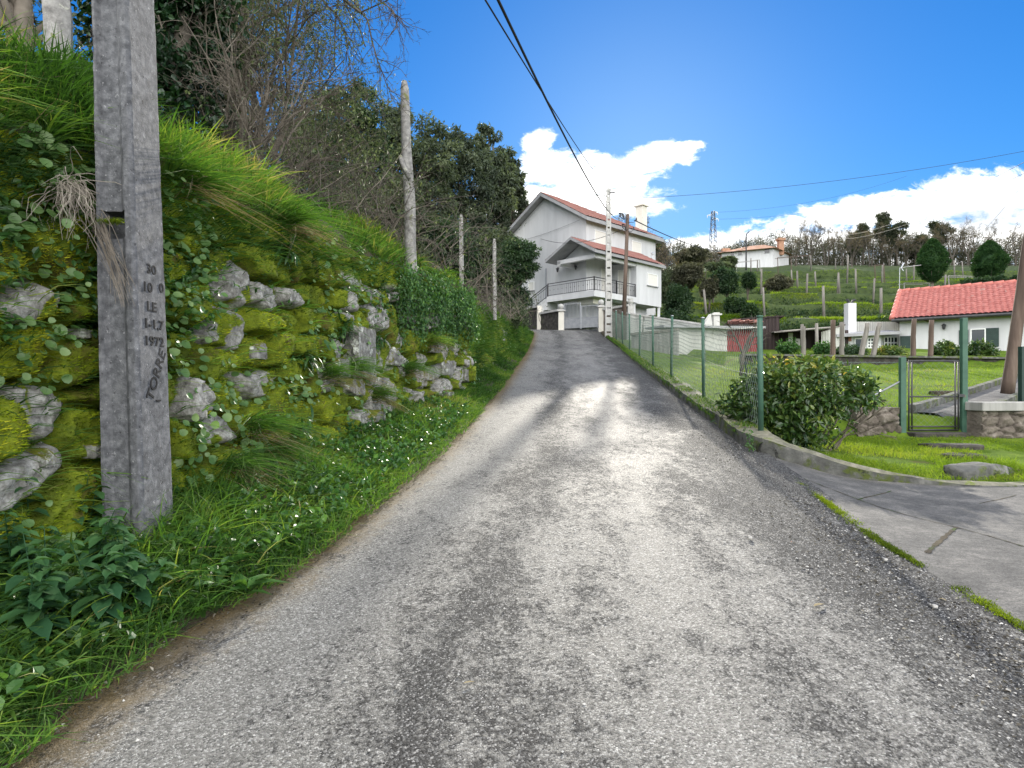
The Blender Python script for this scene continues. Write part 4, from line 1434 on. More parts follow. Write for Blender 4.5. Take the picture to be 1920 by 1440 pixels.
def pole_text(rows, name):
    b_ = MB()
    for s_, px, py, size, rot, kern in rows:
        # point on the right-hand face of the pole
        z = Zp(py, 3.9)
        for _ in range(3):
            k = z - .66
            cx_ = PB[0] - .037 * k
            d_ = cx_ * F / (px - 960)
            z = Zp(py, d_)
        V, fs = text_mesh(s_, size, .0035)
        V[:, 0] *= kern
        ca, sa = math.cos(R(rot)), math.sin(R(rot))
        U = V[:, 0] * ca - V[:, 1] * sa
        Wv = V[:, 0] * sa + V[:, 1] * ca
        zz_ = z + Wv
        Q = np.column_stack([PB[0] - .037 * (zz_ - .66) + V[:, 2] + .0012, d_ + U * 1.0, zz_])
        fl = {}
        for f_ in fs:
            fl.setdefault(len(f_), []).append(f_)
        b_.add(Q, [np.array(x_) for x_ in fl.values()])
    return b_


# the face recedes from the eye: letters keep their real width along it
rows = [('30', 283, 506, .085, 0, 1.25), ('10', 276, 539, .085, 0, 1.3), ('0', 302, 541, .085, 0, 1.3), ('LE', 284, 576, .085, 0, 1.3), ('1-1.7', 288, 609, .085, 0, 1.25), ('1972', 289, 641, .085, 0, 1.3), ('TORRE', 293, 703, .105, 62, 1.1), ('1', 297, 751, .075, 90, 1.2)]
for rw in rows:
    obj('lettering', pole_text([rw], 'lettering'), 'lettering_dirt_shade', t)

# ------------------------------------------------------------------ granite posts standing on the bank
def stone_post(bx_, by_, bz_, tz, w0, w1, lean, seed, sides=9):
    b_ = MB()
    n_ = 26
    h = np.linspace(0, 1, n_)
    a = np.arange(sides) * 2 * math.pi / sides
    rr = (w0 * (1 - h) + w1 * h)[:, None] * (.5 + .11 * (fbm(h[:, None] * 5 + seed, np.cos(a)[None] * 1.4 + 3, np.sin(a)[None] * 1.4, 4) - .5) * 2)
    rr[-1] *= .55
    rr[-2] *= .92
    sx_ = bx_ + lean[0] * h + (fbm(h * 3, seed, 0, 2) - .5) * w0 * .2
    sy_ = by_ + lean[1] * h
    V = np.stack([sx_[:, None] + rr * np.cos(a), sy_[:, None] + rr * np.sin(a), (bz_ + (tz - bz_) * h)[:, None] + 0 * rr], -1)
    V = np.concatenate([V, V[:, :1]], 1)
    b_.grid(V)
    b_.add(V[-1, :-1], np.arange(sides)[None, :])
    return b_


def on_bank(px, d):
    """height of the bank surface at a position"""
    x = X(px, d)
    k = np.argmin(np.hypot(BK[..., 0] - x, BK[..., 1] - d))
    return x, BK.reshape(-1, 3)[k, 2]


SPOST = [(118, 300, -60, 5.6, .24, .22, (-.06, 0), 'thick granite post on the bank behind the concrete pole'),
         (772, 415, 152, 10.6, .21, .15, (-.12, 0), 'tall weathered granite post leaning on the bank top'),
         (866, 500, 402, 15.5, .115, .105, (-.02, 0), 'slender granite post rising from brambles left of the round shrub'),
         (928, 560, 448, 19.5, .12, .115, (-.02, 0), 'slender granite post in front of the round shrub')]
for px, yb, yt, d, w0, w1, ln, lab in SPOST:
    x, zb0 = on_bank(px, d)
    zb0 = min(zb0, Zp(yb, d)) - .2
    t = obj('granite_post', stone_post(x, d, zb0, Zp(yt, d), w0, w1, ln, px * .1), 'lichen_granite', smooth=True, label=lab, cat='post', origin=(x, d, zb0))
x, zb0 = on_bank(757, 10.5)
b_ = MB()
b_.tube([P(768, 335, 10.5), P(757, 312, 10.5), P(750, 292, 10.5)], [.035, .045, .03], 8)
blades(b_, P(752, 296, 10.48) + rng.normal(size=(60, 3)) * .03, np.array([0, -.3, 1]), .05, .01, .8, .4, 2, mi=1) if False else None
obj('branch_stub', b_, 'lichen_granite', smooth=True, label='short mossy branch stub beside the tall granite post', cat='branch')
# ------------------------------------------------------------------ trees and thickets above the bank
def leafy_tree(name, label, cat, base, crowns, wood, leafm, per, L, W, trunk_r=.2, limbs=6, tint=.5, group=None, shape=4, cvar=.16, droop=.2, trunk_to=None, sub=None, flat=.8):
    """crowns: list of (centre, (rx, ry, rz), clumps, clump radius)"""
    base = np.asarray(base, float)
    t = thing(name, label, cat, base, group)
    wb, lb = MB(), MB()
    cc = np.mean([c_[0] for c_ in crowns], 0)
    topz = max(c_[0][2] + c_[1][2] * .3 for c_ in crowns)
    tp = np.array([base[0] * .4 + cc[0] * .6, base[1] * .4 + cc[1] * .6, topz]) if trunk_to is None else np.asarray(trunk_to, float)
    h = np.linspace(0, 1, 9)[:, None]
    pth = base + (tp - base) * h + (np.stack([fbm(h[:, 0] * 3, base[0], 1, 2), fbm(h[:, 0] * 3, base[1], 5, 2), .5 + 0 * h[:, 0]], -1) - .5) * trunk_r * 2.5 * np.sin(h * 3.14)
    wb.tube(pth, trunk_r * (1 - .75 * h[:, 0]), 8)
    for (c_, rad, n_, cr_) in crowns:
        c_, rad = np.asarray(c_, float), np.asarray(rad, float)
        d = rdir(n_)
        rr = .35 + .65 * rng.random(n_) ** .6
        lump = .72 + .5 * fbm(d[:, 0] * 1.7 + c_[0], d[:, 1] * 1.7, d[:, 2] * 1.7 + c_[2], 3)
        p = c_ + d * rad * (rr * lump)[:, None]
        clumps(lb, p, cr_ * (.6 + .7 * rng.random(n_)), per, L, W, tint, .12, cvar, shape=shape, droop=droop, flat=flat)
        for k in rng.choice(n_, min(limbs, n_), replace=False):
            f_ = .3 + .55 * rng.random()
            a0 = pth[0] + (pth[-1] - pth[0]) * f_
            m_ = (a0 + p[k]) / 2 + np.array([0, 0, -.08 * np.linalg.norm(p[k] - a0)])
            s_ = np.linspace(0, 1, 6)[:, None]
            wb.tube(a0 * (1 - s_) ** 2 + 2 * m_ * s_ * (1 - s_) + p[k] * s_ ** 2, np.linspace(trunk_r * .38, trunk_r * .06, 6), 5, cap=False)
    obj('trunk', wb, wood, t, smooth=True)
    obj('crown', lb, leafm, t)
    return t


# ivy-clad tree close behind the concrete pole
x, z = X(335, 7.6), 3.9
leafy_tree('ivy_clad_tree', 'tall tree wrapped in dark ivy just right of the concrete pole top', 'tree', (x, 7.6, z),
           [((X(318, 7.6), 7.6, 5.2), (.55, .6, 1.6), 60, .26), ((X(300, 7.8), 7.8, 7.4), (.95, .8, 1.5), 70, .32), ((X(380, 7.9), 7.9, 6.5), (.5, .6, .8), 34, .26)], 'bark', 'ivy_leaf', 110, .085, .065, .17, 5, .45, shape=6)
# mossy trunk at the top left corner
leafy_tree('shaggy_tree', 'grey trunked tree with hanging pale twigs at the top left corner', 'tree', (X(60, 6.6), 6.6, 4.0),
           [((X(-40, 6.6), 6.6, 6.6), (.9, .8, 1.0), 30, .3), ((X(40, 7.0), 7.0, 5.6), (.7, .4, .6), 26, .22)], 'twig', 'tree_leaf', 40, .06, .02, .14, 8, .7)


def twig_shrub(name, label, cat, base, n, L, r, spec, lvl, wood, spread=.5, leaf=None, group=None, lean=(0, 0, 0)):
    t = thing(name, label, cat, base, group)
    wb = MB()
    tips = []
    for k in range(n):
        a = rng.random() * 6.283
        d = np.array([math.cos(a) * spread * rng.random(), math.sin(a) * spread * rng.random(), 1]) + np.asarray(lean)
        grow(wb, np.asarray(base) + np.array([rng.normal() * .2, rng.normal() * .2, 0]) * spread, d, L * (.7 + .5 * rng.random()), r, lvl, spec, tips, 5)
    obj('branches', wb, wood, t)
    if leaf:
        m_, per, rad, l_, w_, mat_, tn_ = leaf
        tp = np.array([q[0] for q in tips])
        tp = tp[rng.choice(len(tp), min(m_, len(tp)), replace=False)]
        lb = MB()
        clumps(lb, tp, rad, per, l_, w_, tn_, .12, .2)
        obj('foliage', lb, mat_, t)
    return t


SP_BUSH = dict(wander=.16, nch=[4, 5, 6], ratio=.55, angle=48, up=.03, taper=.5, rr=.6, minr=.0022, n=6)
# dense twiggy tree between the ivy and the sky
twig_shrub('twiggy_tree', 'dense grey twiggy tree with sparse dull leaves beside the ivy-clad tree', 'tree', (X(470, 9.2), 9.2, 4.2), 11, 3.3, .034, dict(SP_BUSH, nch=[5, 6, 8], angle=52), 3, 'twig', .6, (1500, 15, .26, .055, .02, 'tree_leaf', .5))
twig_shrub('twiggy_shrub', 'lower tangle of bare grey twigs under the twiggy tree', 'shrub', (X(430, 7.9), 7.9, 3.9), 11, 1.9, .018, dict(SP_BUSH, nch=[5, 5, 6]), 3, 'twig', .9)
# bare tree whose boughs cross the sky at the top
t = thing('bare_overhanging_tree', 'bare tree reaching thin drooping boughs across the top of the sky', 'tree', (X(420, 10.5), 10.5, 4.3))
wb = MB()
tips = []
SP_BARE = dict(wander=.15, nch=[4, 5, 6], ratio=.46, angle=48, up=-.085, taper=.45, rr=.5, minr=.0032, n=8)
h = np.linspace(0, 1, 8)[:, None]
b0, b1 = np.array([X(420, 10.5), 10.5, 4.2]), np.array([X(450, 10.5), 10.3, 9.4])
wb.tube(b0 + (b1 - b0) * h, np.linspace(.16, .10, 8), 8)
for (z_, dv, L, r) in ((8.6, (1, -.12, .42), 2.9, .05), (9.2, (1, -.05, .30), 3.1, .055), (8.2, (1, .12, .40), 2.3, .04), (7.4, (.9, -.2, .45), 1.9, .035), (8.9, (.7, -.4, .5), 2.6, .05), (6.6, (.8, .3, .5), 1.5, .03), (9.0, (-.8, .2, .4), 2.2, .05)):
    grow(wb, b0 + (b1 - b0) * ((z_ - 4.2) / 5.2), dv, L, r, 3, SP_BARE, tips, 5)
for via in ([(470, -150, 10.4), (560, -70, 10.2), (640, -20, 10.0), (690, 50, 9.9), (705, 120, 9.8), (728, 178, 9.8)], [(470, -160, 10.4), (600, -80, 10.1), (690, -30, 9.9), (735, 10, 9.8), (752, 40, 9.8)],
            [(480, -120, 10.4), (590, -20, 10.3), (640, 30, 10.2), (660, 60, 10.2), (668, 140, 10.2)], [(480, -100, 10.6), (560, -10, 10.6), (590, 60, 10.6), (602, 120, 10.6)]):
    q = np.array([P(*p_) for p_ in via])
    tt_ = np.linspace(0, len(q) - 1, 26)
    q = np.stack([np.interp(tt_, range(len(q)), q[:, a]) for a in range(3)], -1)
    q = q + np.cumsum(rng.normal(size=q.shape) * .012, 0)
    wb.tube(q, np.linspace(.030, .004, 26), 5, cap=False)
    for k in range(9, 26):
        d_ = unit(q[min(k + 1, 25)] - q[k - 1])
        for _ in range(2):
            grow(wb, q[k], unit(d_ + rng.normal(size=3) * .75 + np.array([.15, 0, -.05])), .30 + .35 * rng.random(), .0065, 2, dict(SP_BARE, nch=[2, 3], up=-.03), tips, 4)
obj('branches', wb, 'dark_twig', t)

# brambles along the bank top
SP_BR = dict(wander=.13, nch=[2, 3], ratio=.5, angle=45, up=-.10, taper=.5, rr=.6, minr=.0022, n=7)
BR = [(470, 330, 8.2, 'bramble thicket of grey canes behind the bank grass near the ivy'), (560, 330, 9.4, 'bramble thicket below the twiggy tree'), (640, 380, 10.4, 'bramble thicket of tan canes left of the tall granite post'), (715, 405, 11.2, 'bramble thicket at the foot of the tall granite post'), (800, 450, 12.8, 'reddish bramble canes between two granite posts'),
      (845, 490, 14.5, 'bramble canes left of the slender granite post'), (905, 530, 17.5, 'low bramble canes between the slender granite posts'), (690, 360, 13.5, 'tall bramble thicket behind the tall granite post'), (590, 300, 12.5, 'tall pale bramble thicket in front of the wood'),
      (950, 570, 21.5, 'last brambles beneath the round shrub')]
for k, (px, py, d, lab) in enumerate(BR):
    x, zb0 = on_bank(px, d)
    t = thing('bramble', lab, 'bramble', (x, d, zb0), 'bramble thickets on the bank')
    wb, tips = MB(), []
    n_ = 26
    for q_ in range(n_):
        a = rng.random() * 6.283
        b0 = np.array([x + rng.normal() * .55, d + rng.normal() * .7, zb0 - .1])
        grow(wb, b0, (math.cos(a) * .7 + .1, math.sin(a) * .5, 1), (1.15 + .6 * rng.random()) * (1 if k < 7 else 1.6 if k < 9 else .9), .0065 * (1 + d * .02), 2, SP_BR, tips, 4)
    obj('canes', wb, 'twig' if k % 2 else 'dark_twig', t)
    tp = np.array([q_[0] for q_ in tips])
    lb = MB()
    clumps(lb, tp[rng.choice(len(tp), 90)], .10, 4, .06, .03, .4, .2, .2)
    obj('foliage', lb, 'tree_leaf', t)

# eucalyptus and oak wood behind
leafy_tree('woodland_tree', 'dark evergreen tree filling the gap behind the twiggy tree', 'tree', (X(470, 17), 17, 5.0),
           [((X(470, 17), 17, 8.0), (1.5, 1.2, 2.4), 90, .42), ((X(420, 17), 17, 12.0), (1.9, 1.4, 2.2), 80, .45)], 'bark', 'tree_leaf', 90, .12, .045, .2, 7, .35, 'trees of the wood behind the bank', droop=.5, cvar=.2)
leafy_tree('ivy_clad_tree', 'dark ivy-covered trunk between the granite post and the concrete pole', 'tree', (X(205, 8.5), 8.5, 4.4),
           [((X(215, 8.5), 8.5, 6.4), (.42, .5, 1.5), 46, .24), ((X(180, 8.8), 8.8, 8.2), (.8, .7, 1.0), 40, .3)], 'bark', 'ivy_leaf', 90, .085, .06, .16, 5, .5, shape=6)
WD = [  # px centre, py top, py bottom, d, half width px, label, leaf material
    (615, 170, 470, 34, 62, 'dark eucalyptus with a rounded top left of the tall granite post', 'eucalyptus_leaf'),
    (672, 168, 470, 31, 58, 'dark green flat-topped eucalyptus crossing behind the tall granite post', 'dark_leaf'),
    (560, 205, 470, 28, 46, 'dull oak behind the bramble thicket near the twiggy tree', 'tree_leaf'),
    (738, 196, 500, 38, 42, 'narrow eucalyptus directly behind the tall granite post', 'eucalyptus_leaf'),
    (800, 208, 520, 36, 62, 'broad grey green tree right of the tall granite post', 'tree_leaf'),
    (866, 218, 540, 40, 60, 'round headed grey green tree above the slender granite post', 'eucalyptus_leaf'),
    (925, 226, 540, 46, 34, 'tall narrow eucalyptus at the right end of the wood', 'eucalyptus_leaf'),
    (958, 286, 540, 52, 30, 'thin pale eucalyptus against the white cloud', 'eucalyptus_leaf'),
    (830, 400, 560, 29, 74, 'low dark bushy tree in the shade behind the slender posts', 'dark_leaf'),
    (915, 420, 590, 33, 50, 'shaded bushy tree left of the round shrub', 'tree_leaf'),
    (720, 330, 520, 27, 66, 'grey shaded undergrowth tree behind the brambles', 'tree_leaf'),
    (640, 330, 520, 24, 60, 'dull undergrowth tree at the near edge of the wood', 'tree_leaf'),
]
for k, (px, yt, yb, d, hw, lab, mt) in enumerate(WD):
    zt, zb0 = Zp(yt, d), Zp(yb, d)
    x, rx = X(px, d), hw * d / F
    hgt_ = zt - zb0
    crowns = []
    nl = 4
    for q_ in range(nl):
        f_ = (q_ + .5) / nl
        wv = rx * (.62 + .42 * math.sin(math.pi * (.25 + .62 * f_)))
        cx_ = x + rng.normal() * rx * .16
        crowns.append(((cx_, d + rng.normal() * .6, zb0 + hgt_ * (.08 + .80 * f_)), (wv * (.9 + .3 * rng.random()), wv * .8, hgt_ / nl * .80), 44, rx * .24))
    leafy_tree('woodland_tree', lab, 'tree', (x, d, zb0 - 1.5), crowns, 'bark', mt, 90, .0072 * d, .0028 * d, .2, 7, .42, 'trees of the wood behind the bank', droop=.5, cvar=.2)
# round evergreen shrub beside the house
leafy_tree('round_shrub', 'round clipped evergreen shrub in front of the white house gable', 'shrub', (X(968, 27), 27, 4.6),
           [((X(972, 27), 27, Zp(492, 27)), (.98, .95, 1.05), 110, .24), ((X(962, 27.3), 27.3, Zp(560, 27)), (.75, .7, .8), 50, .24)], 'bark', 'dark_leaf', 90, .13, .055, .10, 6, .5, shape=4)
leafy_tree('lower_shrub', 'ragged shrub below the round clipped shrub', 'shrub', (X(945, 25), 25, 4.0),
           [((X(952, 25), 25, Zp(590, 25)), (.9, .7, .55), 60, .22)], 'bark', 'tree_leaf', 70, .10, .045, .08, 5, .5)

# ------------------------------------------------------------------ chain fence on the kerb
fence = thing('wire_fence', 'green wire mesh fence with tubular posts along the right road edge', 'fence', (3.44, 8.55, .97))
for k, (x, y, z) in enumerate(FENCE):
    b_ = MB()
    r = .038 if k == 0 else .032
    h_ = 1.56
    lean = .012 if k in (2, 4) else -.008
    b_.tube([(x, y, z - .12), (x + lean, y, z + h_ * .5), (x + lean * 2, y, z + h_)], r, 14)
    po = obj('post', b_, 'green_paint', fence, smooth=True, bevel=0)
    b_ = MB()
    b_.lathe((x + lean * 2, y, z + h_ + .002), [(0.0, -.012), (r + .006, -.012), (r + .010, .0), (r + .004, .014), (0.0, .02)], 14)
    obj('cap', b_, 'galvanised' if k else 'green_paint', po, smooth=True)
b_ = MB()
b_.tube([(FENCE[0][0] + .30, 9.75, 1.0), (FENCE[0][0] + .24, 9.75, 1.95)], .014, 8)
obj('thin_stake', b_, 'dark_green_paint', fence)
# hexagonal mesh
fy0, fy1 = 8.56, 35.6
sl2 = np.concatenate([[0], np.cumsum(np.linalg.norm(np.diff(np.array(FENCE)[:, :2], axis=0), axis=1))])
fp = np.array(FENCE)
b_ = MB()
s_ = 0.0
k = 0
while s_ < sl2[-1]:
    dcur = np.interp(s_, sl2, fp[:, 1])
    pitch = .052 if dcur < 18 else .085
    a_ = pitch / 2 * (1 if k % 2 else -1)
    nz = 1.42
    vs, dg = .050, .034
    zc, xs_, st_ = 0.0, [], []
    sg = 1
    while zc < nz:
        xs_ += [sg, sg]
        st_ += [zc, min(zc + vs, nz)]
        zc += vs + dg
        sg = -sg
    sv = s_ + np.array(xs_) * a_ * .93
    sag = .05 * np.sin(np.array(st_) * 3 + s_ * .7) * (dcur < 12)
    X_ = np.interp(sv, sl2, fp[:, 0]) + sag * .6
    Y_ = np.interp(sv, sl2, fp[:, 1])
    Z_ = np.interp(sv, sl2, fp[:, 2]) + .03 + np.array(st_) + .02 * np.sin(s_ * 2.2)
    b_.tube(np.stack([X_, Y_, Z_], -1), .0033 if dcur < 18 else .0042, 3, cap=False)
    s_ += pitch
    k += 1
obj('wire_mesh', b_, 'fence_wire', fence)
b_ = MB()
for hh_ in (.06, .75, 1.42):
    q = [(x, y, z + hh_ + .0) for x, y, z in FENCE]
    pts = []
    for a, c_ in zip(q[:-1], q[1:]):
        for f_ in np.linspace(0, 1, 8, endpoint=False):
            p = np.array(a) * (1 - f_) + np.array(c_) * f_
            p[2] -= .05 * math.sin(math.pi * f_)
            pts.append(p)
    b_.tube(pts, .004, 4)
obj('line_wire', b_, 'fence_wire', fence)

# ------------------------------------------------------------------ camellia bush
cb = np.array([X(1520, 9.6), 9.6, .58])
t = thing('camellia_bush', 'large glossy leaved camellia bush with yellowing leaves beside the first fence post', 'bush', cb)
wb, lb, tips = MB(), MB(), []
SP_C = dict(wander=.12, nch=[3, 4], ratio=.5, angle=40, up=.05, taper=.6, rr=.6, minr=.003, n=6)
for k in range(13):
    a = rng.random() * 6.283
    grow(wb, cb + np.array([rng.normal() * .16, rng.normal() * .16, -.05]), (math.cos(a) * .9, math.sin(a) * .7, .95), .85 + .35 * rng.random(), .017, 2, SP_C, tips, 6)
obj('branches', wb, 'twig', t, smooth=True)
cc = []
for k in range(330):
    d = rdir(1)[0]
    rx = 1.12 * (1.0 if d[0] < 0 else .98)
    hz_ = .74 * (1 + .12 * d[0])
    r_ = .62 + .38 * rng.random() ** .5
    p = np.array([X(1500, 9.6), 9.6, 1.24]) + d * np.array([rx, .88, hz_]) * r_ * (.86 + .28 * vnoise(d[0] * 2.5, d[1] * 2.5, d[2] * 2.5 + 9))
    # the underside on the right is open, showing the stems
    if p[2] < .70 + .75 * max(0, p[0] - 4.45):
        continue
    cc.append(p)
cc = np.array(cc)
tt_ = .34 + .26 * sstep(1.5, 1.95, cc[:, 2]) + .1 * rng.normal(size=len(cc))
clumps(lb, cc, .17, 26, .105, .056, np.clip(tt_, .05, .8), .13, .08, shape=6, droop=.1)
obj('foliage', lb, 'camellia_leaf', t)

# small weed on the kerb by the first post
kb = np.array([X(1406, 8.1), 8.1, .72])
t = thing('kerb_weed', 'small leafy weed growing at the kerb below the first fence post', 'weed', kb)
b_ = MB()
for k in range(5):
    clumps(b_, kb[None] + np.array([[rng.normal() * .05, rng.normal() * .03, .06 + .05 * k]]), .05, 14, .04, .02, .55, .15, .1, shape=6)
obj('foliage', b_, 'weed_leaf', t)

# ------------------------------------------------------------------ garden gate, side fence, stone wall with coping
gx0, gx1 = X(1692, GW_Y), X(1806, GW_Y)
gate = thing('garden_gate', 'open-framed metal garden gate with wire infill between green posts', 'gate', (gx0, GW_Y, .75))
for nm, px, yt, w_ in (('gate_post', 1692, 670, .095), ('gate_post', 1807, 596, .095)):
    b_ = MB()
    x = X(px, GW_Y)
    b_.box((x, GW_Y, (Zp(yt, GW_Y) + .62) / 2), (w_, .08, Zp(yt, GW_Y) - .62))
    obj(nm, b_, 'green_paint', gate, bevel=.006)
b_ = MB()
zt, zb0 = Zp(677, GW_Y), Zp(806, GW_Y)
l_, r_ = gx0 + .10, gx1 - .10
for x in (l_, l_ + .055, r_ - .055, r_):
    b_.tube([(x, GW_Y - .02, zb0), (x, GW_Y - .02, zt)], .013, 8)
for z in (zt, (zt + zb0) / 2 - .02, zb0 + .06, zb0):
    b_.tube([(l_, GW_Y - .02, z), (r_, GW_Y - .02, z)], .013, 8)
gl = obj('gate_leaf', b_, 'dark_iron', gate, smooth=True)
b_ = MB()
xs_ = np.arange(l_ + .06, r_ - .06, .075)
for dirn in (1, -1):
    for x in np.arange(l_ - 1.2, r_ + 1.2, .105):
        za, zc = zb0 + .07, zt - .02
        xa_, xb_ = x, x + dirn * (zc - za)
        ts_ = np.linspace(0, 1, 20)
        xs2 = xa_ + (xb_ - xa_) * ts_
        ok = (xs2 > l_ + .06) & (xs2 < r_ - .06)
        if ok.sum() > 1:
            i0, i1 = np.where(ok)[0][[0, -1]]
            b_.tube([(xs2[i0], GW_Y - .02, za + (zc - za) * ts_[i0]), (xs2[i1], GW_Y - .02, za + (zc - za) * ts_[i1])], .0018, 3, cap=False)
obj('wire_infill', b_, 'fence_wire', gl)
b_ = MB()
b_.box((r_ + .03, GW_Y - .05, (zt + zb0) / 2), (.10, .03, .05))
obj('latch', b_, 'dark_iron', gl)

# side fence from the gate back to the bush
sf = thing('side_fence', 'low wire fence with a sloping brace running from the gate behind the camellia', 'fence', (gx0, GW_Y + .05, .95))
b_ = MB()
x0_ = 5.6
for z in (1.12, 1.55, 1.98):
    b_.tube([(x0_, GW_Y + .1, z), (gx0, GW_Y + .03, z)], .004, 4)
for dirn in (1, -1):
    for x in np.arange(x0_ - 1.0, gx0 + 1.0, .085):
        ts_ = np.linspace(0, 1, 16)
        xs2 = x + dirn * .9 * ts_
        ok = (xs2 > x0_) & (xs2 < gx0 - .03)
        if ok.sum() > 1:
            i0, i1 = np.where(ok)[0][[0, -1]]
            b_.tube([(xs2[i0], GW_Y + .06, 1.1 + .9 * ts_[i0]), (xs2[i1], GW_Y + .06, 1.1 + .9 * ts_[i1])], .0015, 3, cap=False)
obj('wire_mesh', b_, 'fence_wire', sf)
b_ = MB()
b_.tube([(gx0 - .04, GW_Y + .02, Zp(716, GW_Y)), (X(1625, GW_Y), GW_Y + .1, Zp(752, GW_Y))], .016, 8)
obj('brace', b_, 'grey_metal', sf)
b_ = MB()
b_.tube([(X(1570, GW_Y + 2), GW_Y + 2, 1.1), (X(1570, GW_Y + 2), GW_Y + 2, Zp(672, GW_Y + 2))], .014, 8)
obj('stake', b_, 'dark_iron', sf)

# stone wall right of the gate with concrete coping, and stump of wall left of it


def rubble_wall(name, label, x0, x1, y0, y1, z0, z1, thick, seed, mat_, cell=(.34, .22), cap=None):
    t = thing(name, label, 'stone wall', (x0, y0, z0))
    n_, m_ = int(abs(x1 - x0) / .025) + 2, int((z1 - z0) / .025) + 2
    sg = np.linspace(0, 1, n_)
    hg = np.linspace(0, 1, m_)
    A, B = np.meshgrid(sg, hg, indexing='ij')
    xw, zw = x0 + (x1 - x0) * A, z0 + (z1 - z0) * B
    su = xw / cell[0] + (fbm(xw * 2, zw * 2, seed, 3) - .5) * .9
    hv = zw / cell[1] + (fbm(xw * 2, zw * 2, seed + 5, 3) - .5) * .9
    f1 = np.full(su.shape, 9.0)
    f2 = f1.copy()
    cv_ = np.zeros(su.shape)
    for du in (-1, 0, 1):
        for dv in (-1, 0, 1):
            a = (np.floor(su).astype(int) + du) % 512
            c_ = (np.floor(hv).astype(int) + dv) % 64
            dd = np.hypot(su - (np.floor(su) + du + .15 + .7 * rj[a, c_, 0]), hv - (np.floor(hv) + dv + .15 + .7 * rj[a, c_, 1]))
            new = dd < f1
            f2 = np.where(new, f1, np.minimum(f2, dd))
            cv_ = np.where(new, rj[a, c_, 2], cv_)
            f1 = np.where(new, dd, f1)
    dsp = .07 * sstep(0, .22, f2 - f1) + (cv_ - .5) * .06 + (fbm(xw * 9, zw * 9, seed, 4) - .5) * .09
    b2 = MB()
    nx_, ny_ = unit(np.array([y1 - y0, -(x1 - x0)]))
    if ny_ > 0:
        nx_, ny_ = -nx_, -ny_
    yw = y0 + (y1 - y0) * A
    fpt = np.stack([xw + nx_ * dsp, yw + ny_ * dsp, zw], -1)
    b2.grid(fpt)
    back = np.stack([xw - nx_ * thick, yw - ny_ * thick, zw], -1)
    b2.grid(np.stack([fpt[:, -1], back[:, -1]], 1))
    b2.grid(np.stack([fpt[0], back[0]], 0))
    b2.grid(np.stack([fpt[-1], back[-1]], 0))
    b2.grid(back[::max(1, n_ // 6)], flip=True)
    obj('wall_face', b2, mat_, t, smooth=True)
    if cap:
        b2 = MB()
        L_ = math.hypot(x1 - x0, y1 - y0)
        a_ = math.atan2(y1 - y0, x1 - x0)
        Rm = np.array([[math.cos(a_), -math.sin(a_), 0], [math.sin(a_), math.cos(a_), 0], [0, 0, 1]])
        b2.box(((x0 + x1) / 2 - nx_ * thick * .35, (y0 + y1) / 2 - ny_ * thick * .35, z1 + cap / 2 - .004), (L_ + .06, thick + .16, cap), Rm)
        obj('coping', b2, 'concrete_panel', t, bevel=.012)
    return t


rubble_wall('garden_wall', 'dark rubble wall with a pale concrete coping right of the gate', X(1812, 10.9), 11.0, 10.62, 10.9, .50, Zp(770, 10.6), .25, 3, 'rubble_stone', cell=(.21, .13), cap=.15)
rubble_wall('wall_stump', 'short rubble wall stump between camellia and gate post', X(1600, 10.9), X(1684, 10.9), 10.85, 10.9, .50, Zp(764, 10.9), .3, 9, 'rubble_stone', cell=(.26, .18))
b_ = MB()
b_.box(((gx0 + gx1) / 2, GW_Y - .05, .66), (gx1 - gx0 - .10, .42, .20))
obj('gate_step', b_, 'dark_stone', label='dark worn stone step under the garden gate', cat='step', bevel=.02, origin=((gx0 + gx1) / 2, GW_Y, .6))
b_ = MB()
pts, f = rock(1.05, .24, .34, 79, nu=46, nv=28)
a_ = math.atan2(.35, .9)
Rm = np.array([[math.cos(a_), -math.sin(a_), 0], [math.sin(a_), math.cos(a_), 0], [0, 0, 1]])
c_ = np.array([X(1850, 7.55), 7.62, .50])
b_.add(pts @ Rm.T + c_, f)
obj('stone_block', b_, 'kerb_stone', smooth=True, label='long rough granite block lying at the lawn edge by the driveway', cat='stone', origin=c_)
for k, (px, py, w_, lab) in enumerate([(1790, 838, .9, 'flat paving slab in the grass before the gate'), (1800, 855, .6, 'smaller flat slab nearer the driveway')]):
    d = 9.6 - k * .8
    b_ = MB()
    pts, f = rock(w_, .12, .45, 90 + k, nu=30, nv=16)
    c_ = np.array([X(px, d), d, float(zl(X(px, d), d)) + .0])
    b_.add(pts + c_, f)
    obj('paving_slab', b_, 'dark_stone', smooth=True, label=lab, cat='slab', origin=c_)

# garden path with edging behind the gate
pa = np.array([X(1755, 11.2), 11.2])
pb = np.array([X(1950, 19), 19.0])
d_ = unit(pb - pa)
nn = np.array([d_[1], -d_[0]])
s_ = np.linspace(0, np.linalg.norm(pb - pa), 40)
b_ = MB()
lnp = pa + d_ * s_[:, None]
mk = lambda off, dz: np.column_stack([lnp + nn * off, zl((lnp + nn * off)[:, 0], (lnp + nn * off)[:, 1]) + dz])
b_.grid(np.stack([mk(-.30, .045), mk(0, .06), mk(.5, .045)], 0), flip=True)
obj('path', b_, 'driveway_concrete', kind='structure', label='concrete garden path behind the gate')
for off, lab in ((-.38, 'left concrete edging of the garden path'), (.58, 'right concrete edging of the garden path')):
    b_ = MB()
    q1, q2, q3, q4 = mk(off - .06, -.1), mk(off - .06, .17), mk(off + .06, .17), mk(off + .06, -.1)
    b_.grid(np.stack([q1, q2, q3, q4], 0), flip=True)
    b_.add(np.array([q1[0], q2[0], q3[0], q4[0]]), np.array([[0, 1, 2, 3]]))
    obj('path_edging', b_, 'kerb_stone', label=lab, cat='kerb')

